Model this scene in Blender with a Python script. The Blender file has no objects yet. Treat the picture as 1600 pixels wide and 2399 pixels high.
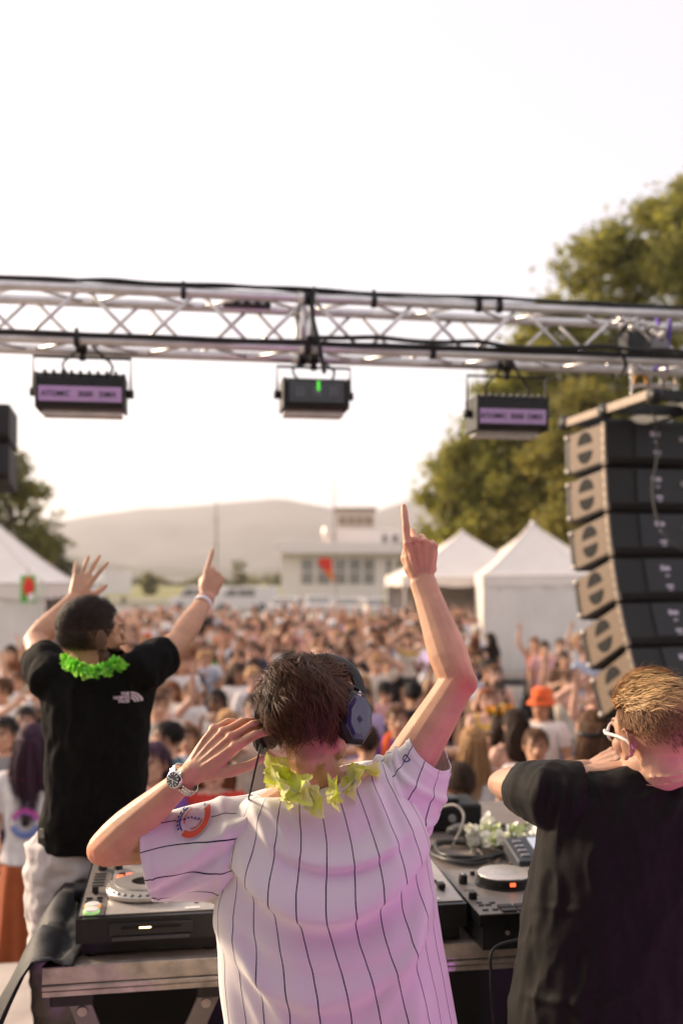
import bpy, bmesh, math, random
import numpy as np
from mathutils import Vector, Matrix, Euler, noise

random.seed(7); np.random.seed(7)
SC = bpy.context.scene
COL = SC.collection
R = math.radians

# ------------------------------------------------------------------ camera
F = 2332.0            # focal length in photograph pixels (35 mm lens on a 36 mm tall frame)
CX, HY = 800.0, 1350.0
ZC = 2.86             # camera height above the ground in front of the stage
ZS = 0.90             # stage deck
ZT = ZC - 1.0         # table top
A = R(9.0)            # the stage runs at nine degrees to the picture plane
cam = bpy.data.objects.new('camera', bpy.data.cameras.new('camera'))
COL.objects.link(cam)
cam.location = (0, 0, ZC); cam.rotation_euler = (R(90), 0, 0)
cam.data.sensor_fit = 'VERTICAL'; cam.data.sensor_height = 36; cam.data.lens = 35
cam.data.shift_y = 150.5 / 2399
cam.data.clip_start = 0.05; cam.data.clip_end = 12000
cam.data.dof.use_dof = True; cam.data.dof.focus_distance = 2.12; cam.data.dof.aperture_fstop = 2.1
SC.camera = cam

# ------------------------------------------------------------------ sky, sun, exposure
SUN_EL, SUN_AZ = R(20), R(-62)        # azimuth measured from the view direction, negative to the left
w = bpy.data.worlds.new('World'); SC.world = w; w.use_nodes = True
nt = w.node_tree; nt.nodes.clear()
wo = nt.nodes.new('ShaderNodeOutputWorld'); bg = nt.nodes.new('ShaderNodeBackground')
sky = nt.nodes.new('ShaderNodeTexSky'); sky.sky_type = 'NISHITA'; sky.sun_disc = False
sky.sun_elevation = SUN_EL; sky.sun_rotation = SUN_AZ
sky.air_density = 1.0; sky.dust_density = 3.0; sky.ozone_density = 1.0
mx = nt.nodes.new('ShaderNodeMix'); mx.data_type = 'RGBA'
mx.inputs[0].default_value = 0.56
mx.inputs[7].default_value = (8.2, 7.35, 7.3, 1)      # thin bright evening overcast over the clear sky
nt.links.new(sky.outputs[0], mx.inputs[6]); nt.links.new(mx.outputs[2], bg.inputs[0])
bg.inputs[1].default_value = 0.10
nt.links.new(bg.outputs[0], wo.inputs[0])
sun = bpy.data.objects.new('sun', bpy.data.lights.new('sun', 'SUN')); COL.objects.link(sun)
sun.data.energy = 4.0; sun.data.angle = R(9); sun.data.color = (1.0, 0.78, 0.56)
sd = Vector((math.sin(SUN_AZ) * math.cos(SUN_EL), math.cos(SUN_AZ) * math.cos(SUN_EL), math.sin(SUN_EL)))
sun.rotation_euler = (-sd).to_track_quat('-Z', 'Y').to_euler()
SC.view_settings.view_transform = 'Standard'; SC.view_settings.look = 'None'
SC.view_settings.exposure = 0.92; SC.view_settings.gamma = 1.0
SC.view_settings.use_curve_mapping = False
SC.render.engine = 'CYCLES'
SC.cycles.use_denoising = True
SC.cycles.max_bounces = 6; SC.cycles.diffuse_bounces = 3; SC.cycles.glossy_bounces = 3
SC.cycles.transmission_bounces = 4; SC.cycles.volume_bounces = 2; SC.cycles.transparent_max_bounces = 8
SC.cycles.sample_clamp_indirect = 6; SC.cycles.caustics_reflective = False; SC.cycles.caustics_refractive = False

# ------------------------------------------------------------------ placing
def P(px, py, d):
    "the point at depth d seen at this place of the photograph"
    return Vector(((px - CX) * d / F, d, ZC + (HY - py) * d / F))
def S(u, v, z):
    "stage frame: u along the stage front, v away from the photographer"
    return Vector((u * math.cos(A) - v * math.sin(A), u * math.sin(A) + v * math.cos(A), z))
def SV(u, v, z): return S(u, v, z)
def toS(p):
    return (p.x * math.cos(A) + p.y * math.sin(A), -p.x * math.sin(A) + p.y * math.cos(A), p.z)

# ------------------------------------------------------------------ materials
MATS = {}
def mat(name, col, rough=0.6, metal=0.0, var=0.10, scale=8.0, bump=0.0, bscale=60.0, spec=0.4, emit=None, estr=0, sheen=0, alpha=1, trans=0, tint=False, sss=0):
    if name in MATS: return MATS[name]
    m = bpy.data.materials.new(name); m.use_nodes = True
    t = m.node_tree; b = t.nodes['Principled BSDF']
    b.inputs['Roughness'].default_value = rough; b.inputs['Metallic'].default_value = metal
    b.inputs['Specular IOR Level'].default_value = spec
    tc = t.nodes.new('ShaderNodeTexCoord')
    src = None
    if var > 0:
        n = t.nodes.new('ShaderNodeTexNoise'); n.inputs['Scale'].default_value = scale; n.inputs['Detail'].default_value = 5
        t.links.new(tc.outputs['Object'], n.inputs['Vector'])
        cr = t.nodes.new('ShaderNodeValToRGB')
        lo = [c * (1 - var * 1.6) for c in col]; hi = [min(1, c * (1 + var * 1.4)) for c in col]
        cr.color_ramp.elements[0].position = 0.3; cr.color_ramp.elements[1].position = 0.7
        cr.color_ramp.elements[0].color = (*lo, 1); cr.color_ramp.elements[1].color = (*hi, 1)
        t.links.new(n.outputs['Fac'], cr.inputs['Fac']); src = cr.outputs['Color']
    else:
        rgb = t.nodes.new('ShaderNodeRGB'); rgb.outputs[0].default_value = (*col, 1); src = rgb.outputs[0]
    if tint:
        at = t.nodes.new('ShaderNodeAttribute'); at.attribute_name = 'tint'
        mm = t.nodes.new('ShaderNodeMix'); mm.data_type = 'RGBA'; mm.blend_type = 'MULTIPLY'; mm.inputs[0].default_value = 1
        t.links.new(src, mm.inputs[6]); t.links.new(at.outputs['Color'], mm.inputs[7]); src = mm.outputs[2]
    t.links.new(src, b.inputs['Base Color'])
    if bump > 0:
        n2 = t.nodes.new('ShaderNodeTexNoise'); n2.inputs['Scale'].default_value = bscale; n2.inputs['Detail'].default_value = 4
        t.links.new(tc.outputs['Object'], n2.inputs['Vector'])
        bp = t.nodes.new('ShaderNodeBump'); bp.inputs['Strength'].default_value = bump; bp.inputs['Distance'].default_value = 0.01
        t.links.new(n2.outputs['Fac'], bp.inputs['Height']); t.links.new(bp.outputs['Normal'], b.inputs['Normal'])
    if emit:
        b.inputs['Emission Color'].default_value = (*emit, 1); b.inputs['Emission Strength'].default_value = estr
    if sheen: b.inputs['Sheen Weight'].default_value = sheen
    if sss:
        b.inputs['Subsurface Weight'].default_value = sss
        b.inputs['Subsurface Radius'].default_value = (0.012, 0.005, 0.003); b.inputs['Subsurface Scale'].default_value = 1
    if trans: b.inputs['Transmission Weight'].default_value = trans
    if alpha < 1: b.inputs['Alpha'].default_value = alpha
    MATS[name] = m
    return m

# ------------------------------------------------------------------ geometry
class G:
    def __init__(s): s.v = []; s.f = []; s.mi = []
    def add(s, v, f, mi=0):
        o = len(s.v); s.v += [tuple(p) for p in v]
        s.f += [tuple(i + o for i in q) for q in f]; s.mi += [mi] * len(f); return s
    def merge(s, g, M=None, mi=None):
        v = [M @ Vector(p) for p in g.v] if M else g.v
        o = len(s.v); s.v += [tuple(p) for p in v]
        s.f += [tuple(i + o for i in q) for q in g.f]; s.mi += g.mi if mi is None else [mi] * len(g.f); return s
    def box(s, c, size, M=None, bev=0.0, mi=0):
        x, y, z = (q / 2 for q in size); c = Vector(c)
        if bev <= 0:
            v = [Vector((sx * x, sy * y, sz * z)) for sx in (-1, 1) for sy in (-1, 1) for sz in (-1, 1)]
            f = [(0, 1, 3, 2), (4, 6, 7, 5), (0, 4, 5, 1), (2, 3, 7, 6), (0, 2, 6, 4), (1, 5, 7, 3)]
        else:
            bm = bmesh.new(); bmesh.ops.create_cube(bm, size=1)
            for q in bm.verts: q.co = Vector((q.co.x * 2 * x, q.co.y * 2 * y, q.co.z * 2 * z))
            bmesh.ops.bevel(bm, geom=bm.edges[:], offset=min(bev, x * .9, y * .9, z * .9), segments=2, affect='EDGES', profile=.5)
            bm.verts.index_update(); v = [q.co.copy() for q in bm.verts]; f = [tuple(q.index for q in fc.verts) for fc in bm.faces]; bm.free()
        if M is not None: v = [M @ p + c for p in v] if len(M) == 3 else [M @ (p + c) for p in v]
        else: v = [p + c for p in v]
        return s.add(v, f, mi)
    def prism(s, poly, axis_pts, mi=0):
        "poly: list of (a,b); axis_pts: function (a,b,t)->point, t in 0,1"
        n = len(poly); v = [axis_pts(a, b, 0) for a, b in poly] + [axis_pts(a, b, 1) for a, b in poly]
        f = [tuple(range(n))[::-1], tuple(range(n, 2 * n))] + [(i, (i + 1) % n, (i + 1) % n + n, i + n) for i in range(n)]
        return s.add(v, f, mi)
    def rings(s, rs, caps=True, mi=0, closed=True):
        n = len(rs[0]); v = [p for r in rs for p in r]; f = []
        for k in range(len(rs) - 1):
            for i in range(n if closed else n - 1):
                j = (i + 1) % n; f.append((k * n + i, k * n + j, (k + 1) * n + j, (k + 1) * n + i))
        if caps and closed:
            f.append(tuple(range(n))[::-1]); f.append(tuple(range((len(rs) - 1) * n, len(rs) * n)))
        return s.add(v, f, mi)
    def tube(s, pts, rad, n=10, round_ends=False, mi=0, up=None, flat=None, caps=True):
        "flat: list of (ra,rb) multipliers or one pair; up: reference vector for the first axis"
        pts = [Vector(p) for p in pts]; m = len(pts)
        if not hasattr(rad, '__len__'): rad = [rad] * m
        rad = list(rad)
        tan = []
        for i in range(m):
            a = pts[max(0, i - 1)]; b = pts[min(m - 1, i + 1)]; d = b - a
            tan.append(d.normalized() if d.length > 1e-9 else Vector((0, 0, 1)))
        if round_ends:
            P2, R2, T2 = [], [], []
            for q in (80, 60, 35):
                P2.append(pts[0] - tan[0] * rad[0] * math.sin(R(q))); R2.append(rad[0] * math.cos(R(q))); T2.append(tan[0])
            P2 += pts; R2 += rad; T2 += tan
            for q in (35, 60, 80):
                P2.append(pts[-1] + tan[-1] * rad[-1] * math.sin(R(q))); R2.append(rad[-1] * math.cos(R(q))); T2.append(tan[-1])
            if flat and hasattr(flat[0], '__len__'): flat = [flat[0]] * 3 + list(flat) + [flat[-1]] * 3
            pts, rad, tan = P2, R2, T2; m = len(pts)
        ref = Vector(up) if up is not None else (Vector((0, 0, 1)) if abs(tan[0].z) < .9 else Vector((0, 1, 0)))
        rs = []; a = (ref - tan[0] * ref.dot(tan[0])).normalized()
        for i in range(m):
            a = a - tan[i] * a.dot(tan[i])
            a = a.normalized() if a.length > 1e-6 else tan[i].orthogonal().normalized()
            b = tan[i].cross(a)
            fa, fb = (1, 1) if flat is None else (flat[i] if hasattr(flat[0], '__len__') else flat)
            rs.append([pts[i] + a * (math.cos(k * 2 * math.pi / n) * rad[i] * fa) + b * (math.sin(k * 2 * math.pi / n) * rad[i] * fb) for k in range(n)])
        return s.rings(rs, caps, mi)
    def ball(s, c, r, M=None, nu=14, nv=9, mi=0):
        if not hasattr(r, '__len__'): r = (r, r, r)
        v = []; c = Vector(c)
        def T(p):
            p = Vector((p[0] * r[0], p[1] * r[1], p[2] * r[2]))
            if M is not None: p = M @ p
            return p + c
        v.append(T((0, 0, -1)))
        for j in range(1, nv):
            t = -math.pi / 2 + math.pi * j / nv
            for i in range(nu):
                q = 2 * math.pi * i / nu; v.append(T((math.cos(t) * math.cos(q), math.cos(t) * math.sin(q), math.sin(t))))
        v.append(T((0, 0, 1))); f = []
        for i in range(nu):
            f.append((0, 1 + (i + 1) % nu, 1 + i)); k = 1 + (nv - 2) * nu; f.append((len(v) - 1, k + i, k + (i + 1) % nu))
        for j in range(nv - 2):
            for i in range(nu):
                a = 1 + j * nu + i; b = 1 + j * nu + (i + 1) % nu; f.append((a, b, b + nu, a + nu))
        return s.add(v, f, mi)
    def lathe(s, prof, c=(0, 0, 0), n=32, M=None, mi=0):
        "prof: list of (r,z) from bottom to top, closed by caps"
        c = Vector(c); rs = []
        for r, z in prof:
            ring = [Vector((r * math.cos(2 * math.pi * i / n), r * math.sin(2 * math.pi * i / n), z)) for i in range(n)]
            rs.append([(M @ p if M is not None else p) + c for p in ring])
        return s.rings(rs, True, mi)

def chain(o):
    M = Matrix.Identity(4)
    while o is not None:
        M = (Matrix.Translation(o.location) @ o.rotation_euler.to_matrix().to_4x4() @ Matrix.Diagonal((*o.scale, 1))) @ M; o = o.parent
    return M
def link(name, me, mats, parent=None, smooth=False):
    me.name = name; o = bpy.data.objects.new(name, me); COL.objects.link(o)
    for m in (mats if isinstance(mats, (list, tuple)) else [mats]):
        if me.materials.find(m.name) < 0 or len(me.materials) < (len(mats) if isinstance(mats, (list, tuple)) else 1): me.materials.append(m)
    if smooth: me.shade_smooth()
    if parent: o.parent = parent
    return o
def obj(name, g, mats, parent=None, smooth=False, world=True, auto=None, origin=None):
    "one mesh object; coordinates are world (or the parent's own when world=False)"
    v = g.v
    if parent and world:
        I = chain(parent).inverted(); v = [tuple(I @ Vector(p)) for p in v]
    if origin is not None: v = [tuple(Vector(p) - Vector(origin)) for p in v]
    me = bpy.data.meshes.new(name); me.from_pydata(v, [], g.f); me.update()
    o = link(name, me, mats, parent)
    if any(g.mi): me.polygons.foreach_set('material_index', g.mi)
    if origin is not None: o.location = origin
    if smooth: me.shade_smooth()
    if auto:
        me.shade_smooth(); me.set_sharp_from_angle(angle=R(auto))
    return o
def tag(o, label=None, cat=None, group=None, kind=None):
    if label: o['label'] = label
    if cat: o['category'] = cat
    if group: o['group'] = group
    if kind: o['kind'] = kind
    return o
def thing(name, label, cat, loc=(0, 0, 0), rz=0.0, group=None):
    o = bpy.data.objects.new(name, None); COL.objects.link(o); o.location = loc; o.rotation_euler = (0, 0, rz)
    o.empty_display_size = 0.1
    return tag(o, label, cat, group)
def copy_tree(o, parent=None):
    c = o.copy(); COL.objects.link(c); c.parent = parent
    for ch in o.children: copy_tree(ch, c)
    return c
def text_geo(body, size, depth=0.0, align='CENTER', bold=0.0):
    cu = bpy.data.curves.new('lettering', 'FONT'); cu.body = body; cu.size = size; cu.align_x = align; cu.align_y = 'CENTER'
    cu.extrude = depth; cu.resolution_u = 2; cu.offset = bold
    o = bpy.data.objects.new('lettering', cu); COL.objects.link(o)
    dg = bpy.context.evaluated_depsgraph_get(); me = bpy.data.meshes.new_from_object(o.evaluated_get(dg))
    g = G(); g.add([tuple(v.co) for v in me.vertices], [tuple(p.vertices) for p in me.polygons])
    bpy.data.objects.remove(o); bpy.data.curves.remove(cu); bpy.data.meshes.remove(me)
    return g
def spline(pts, k=6):
    "Catmull-Rom through the points"
    pts = [Vector(p) for p in pts]; out = []
    for i in range(len(pts) - 1):
        p0 = pts[max(0, i - 1)]; p1 = pts[i]; p2 = pts[i + 1]; p3 = pts[min(len(pts) - 1, i + 2)]
        for j in range(k):
            t = j / k
            out.append(.5 * ((2 * p1) + (p2 - p0) * t + (2 * p0 - 5 * p1 + 4 * p2 - p3) * t * t + (3 * p1 - p0 - 3 * p2 + p3) * t ** 3))
    out.append(pts[-1]); return out
def lerp(a, b, t): return a + (b - a) * t
def sstep(a, b, x):
    t = np.clip((x - a) / (b - a), 0, 1); return t * t * (3 - 2 * t)
# ================================================================== the setting
def sheet(name, x0, x1, y0, y1, z, m, n=1):
    g = G(); xs = np.linspace(x0, x1, n + 1); ys = np.linspace(y0, y1, n + 1)
    g.add([(x, y, z) for y in ys for x in xs], [(j * (n + 1) + i, j * (n + 1) + i + 1, (j + 1) * (n + 1) + i + 1, (j + 1) * (n + 1) + i) for j in range(n) for i in range(n)])
    return tag(obj(name, g, m), kind='structure')
sheet('ground', -3600, 3600, -300, 4200, 0.0, mat('asphalt_pale', (.20, .18, .16), .9, var=.25, scale=.6, bump=.3, bscale=30))
sheet('grass_field', -260, 30, 128, 460, 0.006, mat('dry_grass', (.20, .19, .055), .95, var=.25, scale=.12, bump=.5, bscale=3))
sheet('grass_verge', -60, 46, 100, 112, 0.006, mat('verge_grass', (.15, .16, .05), .95, var=.25, scale=.3))

def ridge(name, D, ctrl, depth, m, rough):
    xs = np.array([(p[0] - CX) * D / F for p in ctrl]); zs = np.array([ZC + (HY - p[1]) * D / F for p in ctrl])
    nx, ny = 150, 26; g = G(); v = []
    gx = np.linspace(xs[0], xs[-1], nx)
    for j in range(ny):
        t = j / (ny - 1) * 2 - 1
        for x in gx:
            h = np.interp(x, xs, zs); y = D + t * depth
            k = max(0, 1 - abs(t)) ** 1.05
            n = noise.fractal(Vector((x / 260, y / 260, 3.1)), .9, 2.1, 5)
            v.append((x * (1 + t * depth / D * .5), y, h * k + n * rough * k ** .5 * (1 - .85 * k) - 1.0))
    g.add(v, [(j * nx + i, j * nx + i + 1, (j + 1) * nx + i + 1, (j + 1) * nx + i) for j in range(ny - 1) for i in range(nx - 1)])
    return tag(obj(name, g, m, smooth=True), kind='structure')
ridge('mountain_ridge', 2600, [(-1500, 1250), (-600, 1262), (-100, 1248), (100, 1224), (200, 1203), (350, 1182), (430, 1176), (500, 1172), (600, 1168), (660, 1165), (720, 1173), (770, 1184), (830, 1192),
      (880, 1193), (930, 1176), (1000, 1150), (1100, 1145), (1400, 1150), (2000, 1150), (3000, 1160)], 900, mat('forest_slope', (.045, .052, .040), .95, var=.35, scale=.012), 60)
ridge('foothill', 1150, [(-1500, 1300), (-400, 1300), (0, 1285), (120, 1285), (220, 1312), (330, 1326), (600, 1330), (900, 1322), (1300, 1290), (2500, 1290)], 330, mat('foothill_scrub', (.06, .065, .035), .95, var=.35, scale=.03), 14)

# ------------------------------------------------------------------ far things on the airfield side
GLASS = mat('window_glass', (.22, .21, .19), .12, var=.1, spec=.9)
WHITEP = mat('white_render_wall', (.84, .75, .68), .8, var=.05, scale=2)
CREAM = mat('cream_panel', (.62, .52, .42), .7, var=.08)
def control_building():
    d = 112; k = d / F
    X = lambda px: (px - CX) * k
    Z = lambda py: ZC + (HY - py) * k
    t = thing('control_tower_building', 'pale low airfield building with a square control tower on its roof', 'building', (X(840), d, 0))
    g = G(); g.box(((X(660) + X(985)) / 2, d + 5, Z(1296) / 2), (X(985) - X(660), 10, Z(1296))); obj('wall', g, WHITEP, t)
    g = G(); g.box(((X(650) + X(995)) / 2, d + 4.4, Z(1285)), (X(995) - X(650), 12, Z(1272) - Z(1296))); obj('roof_slab', g, mat('white_fascia', (.80, .73, .68), .7, var=.04), t)
    g = G(); g.box(((X(757) + X(975)) / 2, d + 6.5, (Z(1271) + Z(1236)) / 2), (X(975) - X(757), 7, Z(1236) - Z(1271))); up = obj('upper_storey', g, WHITEP, t)
    g = G(); g.box(((X(788) + X(880)) / 2, d + 6.5, (Z(1236) + Z(1189)) / 2), (X(880) - X(788), 5, Z(1189) - Z(1236)));
    cab = obj('control_cab', g, CREAM, t)
    for a, b in ((792, 812), (816, 832), (836, 852), (856, 876)):
        g = G(); g.box(((X(a) + X(b)) / 2, d + 4.0, (Z(1225) + Z(1206)) / 2), (X(b) - X(a), .1, Z(1206) - Z(1225))); obj('cab_window', g, mat('amber_glass', (.30, .22, .15), .2, var=.1), cab)
    g = G(); g.box(((X(783) + X(885)) / 2, d + 6.5, Z(1189) + .12), (X(885) - X(783), 5.8, .28)); obj('cab_roof', g, mat('brown_fascia', (.25, .18, .13), .7), cab)
    for a, b in ((898, 910), (922, 936)):
        g = G(); g.box(((X(a) + X(b)) / 2, d + 2.97, (Z(1250) + Z(1272)) / 2), (X(b) - X(a), .1, Z(1250) - Z(1272))); obj('window', g, GLASS, up)
    for a, b, y0, y1 in ((705, 735, 1310, 1368), (742, 775, 1310, 1368), (780, 812, 1310, 1368), (816, 846, 1310, 1368), (850, 878, 1310, 1368), (903, 918, 1312, 1360), (928, 944, 1312, 1360)):
        g = G(); g.box(((X(a) + X(b)) / 2, d - .03, (Z(y0) + Z(y1)) / 2), (X(b) - X(a), .1, Z(y0) - Z(y1))); wd = obj('window', g, GLASS, t)
        g = G()
        for q in (a, b): g.box((X(q), d - .09, (Z(y0) + Z(y1)) / 2), (.14, .14, Z(y0) - Z(y1)))
        g.box(((X(a) + X(b)) / 2, d - .09, (Z(y0) + Z(y1)) / 2), (X(b) - X(a), .12, .14)); obj('frame', g, WHITEP, wd)
    g = G(); g.tube([(X(782), d + 2.6, Z(1270)), (X(782), d + 2.6, Z(1120))], [.14, .06], 8); obj('antenna', g, mat('grey_mast', (.30, .27, .25), .6), t)
    g = G(); g.ball((X(764), d + 1, Z(1250)), (.45, .45, .9)); obj('roof_vent', g, mat('bright_steel', (.75, .68, .6), .3, .6), t)
control_building()
def mast():
    d = 120; k = d / F; t = thing('antenna_mast', 'thin tall grey mast standing alone before the mountain', 'mast', ((507 - CX) * k, d, 0))
    m = mat('grey_mast', (.30, .27, .25), .6); b = Vector(t.location)
    h = ZC + (HY - 1172) * k
    g = G(); g.tube([b, b + Vector((0, 0, h))], [.22, .09], 8); obj('pole', g, m, t)
    g = G(); g.tube([b, b + Vector((0, 0, .3))], [.5, .4], 10); obj('base', g, m, t)
    for z in (h * .55, h * .8):
        g = G(); g.box(b + Vector((0, 0, z)), (1.1, .12, .12)); obj('crossbar', g, m, t)
mast()

WHEEL = mat('tyre_rubber', (.02, .02, .02), .8); RIM = mat('wheel_rim', (.4, .4, .4), .35, .8)
def vehicle(name, label, cat, px, d, kind, col, rz, group='vehicles parked beyond the crowd'):
    t = thing(name, label, cat, ((px - CX) * d / F, d, 0), rz, group)
    L, W = (4.2, 1.75) if kind == 'car' else ((5.2, 1.95) if kind == 'van' else (7.2, 2.4))
    if kind == 'car': prof = [(-2.1, .35), (-2.1, .8), (-1.95, .95), (-1.2, 1.0), (-.55, 1.42), (.9, 1.45), (1.65, 1.0), (2.05, .9), (2.1, .35)]
    elif kind == 'van': prof = [(-2.6, .35), (-2.6, 1.0), (-1.9, 1.15), (-1.25, 1.9), (-1.0, 2.0), (2.5, 2.0), (2.6, 1.8), (2.6, .35)]
    else: prof = [(-3.6, .5), (-3.6, 1.5), (-3.4, 2.3), (-2.2, 2.35), (-2.2, .95), (-2.1, .95), (-2.1, .5)]
    m = mat('car_paint_' + name, col, .35, var=.03, spec=.5)
    g = G(); g.prism(prof, lambda a, b, q: (a, -W / 2 + q * W, b)); obj('body', g, m, t, world=False, auto=30)
    if kind == 'truck':
        g = G(); g.box((.75, 0, 2.15), (5.6, 2.45, 2.4), bev=.04); obj('cargo_box', g, mat('truck_box', (.78, .74, .7), .5, var=.04), t, world=False)
        win = [((-3.3, 1.55), (-3.2, 2.15), (-2.45, 2.15), (-2.45, 1.55))]
    elif kind == 'car': win = [((-.98, 1.02), (-.52, 1.36), (.1, 1.38), (.1, 1.02)), ((.16, 1.02), (.16, 1.38), (.85, 1.38), (1.4, 1.02))]
    else: win = [((-1.65, 1.2), (-1.15, 1.82), (-.5, 1.82), (-.5, 1.2)), ((-.4, 1.2), (-.4, 1.82), (1.0, 1.82), (1.0, 1.2))]
    for sgn in (-1, 1):
        for q in win:
            g = G(); g.prism(list(q), lambda a, b, k, s=sgn: (a, s * (W / 2 - .02 + .03 * k), b)); obj('side_window', g, GLASS, t, world=False)
        for x in ((-1.3, 1.35) if kind == 'car' else ((-1.7, 1.6) if kind == 'van' else (-2.7, 2.1))):
            g = G(); g.tube([(x, sgn * (W / 2 - .2), .34), (x, sgn * (W / 2 + .015), .34)], .34, 16); wh = obj('wheel', g, WHEEL, t, world=False, auto=40)
            g = G(); g.tube([(x, sgn * (W / 2), .34), (x, sgn * (W / 2 + .03), .34)], .2, 12); obj('rim', g, RIM, wh, world=False)
        g = G(); g.box((-L / 2 - .0, sgn * W * .36, .72), (.08, .3, .16), bev=.02); obj('headlight', g, mat('headlamp', (.8, .78, .72), .15), t, world=False)
    g = G()
    if kind == 'car': g.prism([(-1.16, 1.03), (-.62, 1.40), (-.60, 1.42), (-1.20, 1.03)], lambda a, b, q: (a - .02, -W * .42 + q * W * .84, b))
    elif kind == 'van': g.prism([(-1.86, 1.2), (-1.3, 1.84), (-1.28, 1.86), (-1.9, 1.2)], lambda a, b, q: (a - .02, -W * .42 + q * W * .84, b))
    else: g.prism([(-3.56, 1.6), (-3.42, 2.2), (-3.44, 2.22), (-3.6, 1.6)], lambda a, b, q: (a - .02, -W * .42 + q * W * .84, b))
    obj('windscreen', g, GLASS, t, world=False)
    return t
vehicle('box_truck', 'white box truck parked at the far left before the yellow field', 'truck', 245, 104, 'truck', (.75, .72, .68), R(72))
vehicle('parked_van', 'white van parked left of the flag, side on', 'van', 470, 84, 'van', (.78, .74, .7), R(8))
vehicle('parked_van', 'white van parked between the mast and the pale building', 'van', 575, 82, 'van', (.76, .72, .68), R(-6))
vehicle('parked_car', 'silver car parked in front of the building, left of the flag', 'car', 672, 66, 'car', (.62, .58, .55), R(80))
vehicle('parked_car', 'white car parked below the orange flag', 'car', 745, 70, 'car', (.75, .70, .66), R(95))
vehicle('parked_car', 'pale car parked right of the orange flag', 'car', 815, 66, 'car', (.70, .66, .62), R(86))
vehicle('parked_car', 'white car parked nearest the right tents', 'car', 880, 64, 'car', (.78, .74, .72), R(100))
def flag():
    d = 58; k = d / F; t = thing('flag_pole', 'red and orange pennant flag on a thin pole before the building', 'flag', ((787 - CX) * k, d, 0))
    b = Vector(t.location); Z = lambda py: ZC + (HY - py) * k
    g = G(); g.tube([b, Vector((b.x, b.y, Z(1295)))], .03, 8); obj('pole', g, mat('grey_mast', (.30, .27, .25), .6), t)
    for nm, poly, c in (('red_half', [(744, 1318), (752, 1306), (778, 1308), (778, 1336), (760, 1338)], (.75, .05, .025)), ('orange_half', [(757, 1338), (778, 1336), (785, 1366), (776, 1358)], (.80, .22, .04))):
        g = G(); g.prism([((px - CX) * k, Z(py)) for px, py in poly], lambda a, z, q: (a, d + .02 + q * .03 + .06 * math.sin(a * 6), z)); obj(nm, g, mat(nm + '_cloth', c, .8), t)
flag()
# far tree line along the field edge
def hedge(name, label, px0, px1, d, h, col, n, seed):
    rnd = np.random.RandomState(seed); g = G(); x0, x1 = (px0 - CX) * d / F, (px1 - CX) * d / F
    for _ in range(n):
        x = rnd.uniform(x0, x1); hh = h * rnd.uniform(.4, 1.0) * (0.6 + .4 * math.sin(x * .35 + seed)); z = rnd.uniform(.1, 1) * hh
        c = Vector((x, d + rnd.uniform(-1.5, 1.5), z)); r = rnd.uniform(.25, .6) * d / 130; a = Vector(rnd.normal(size=3)).normalized(); b = a.orthogonal().normalized(); e = a.cross(b)
        g.add([c + b * r, c + e * r * .7, c - b * r, c - e * r * .7], [(0, 1, 2, 3)])
    return tag(obj(name, g, leafmat(name, col)), label, kind='stuff')
def leafmat(name, col, tr=.5):
    if name in MATS: return MATS[name]
    m = bpy.data.materials.new(name); m.use_nodes = True; t = m.node_tree; b = t.nodes['Principled BSDF']; out = t.nodes['Material Output']
    oi = t.nodes.new('ShaderNodeNewGeometry'); cr = t.nodes.new('ShaderNodeValToRGB')
    cr.color_ramp.elements[0].color = (col[0] * .55, col[1] * .6, col[2] * .6, 1); cr.color_ramp.elements[1].color = (min(1, col[0] * 1.55), min(1, col[1] * 1.4), col[2] * 1.2, 1)
    t.links.new(oi.outputs['Random Per Island'], cr.inputs['Fac']); t.links.new(cr.outputs[0], b.inputs['Base Color']); b.inputs['Roughness'].default_value = .6
    tr_ = t.nodes.new('ShaderNodeBsdfTranslucent'); t.links.new(cr.outputs[0], tr_.inputs['Color'])
    ms = t.nodes.new('ShaderNodeMixShader'); ms.inputs[0].default_value = tr
    t.links.new(b.outputs[0], ms.inputs[1]); t.links.new(tr_.outputs[0], ms.inputs[2]); t.links.new(ms.outputs[0], out.inputs['Surface'])
    MATS[name] = m; return m
hedge('far_hedge', 'low line of far bushes along the yellow field', 130, 660, 300, 4.5, (.16, .16, .07), 700, 3)
for px, h in ((352, 1372), (560, 1345)): pass

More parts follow.
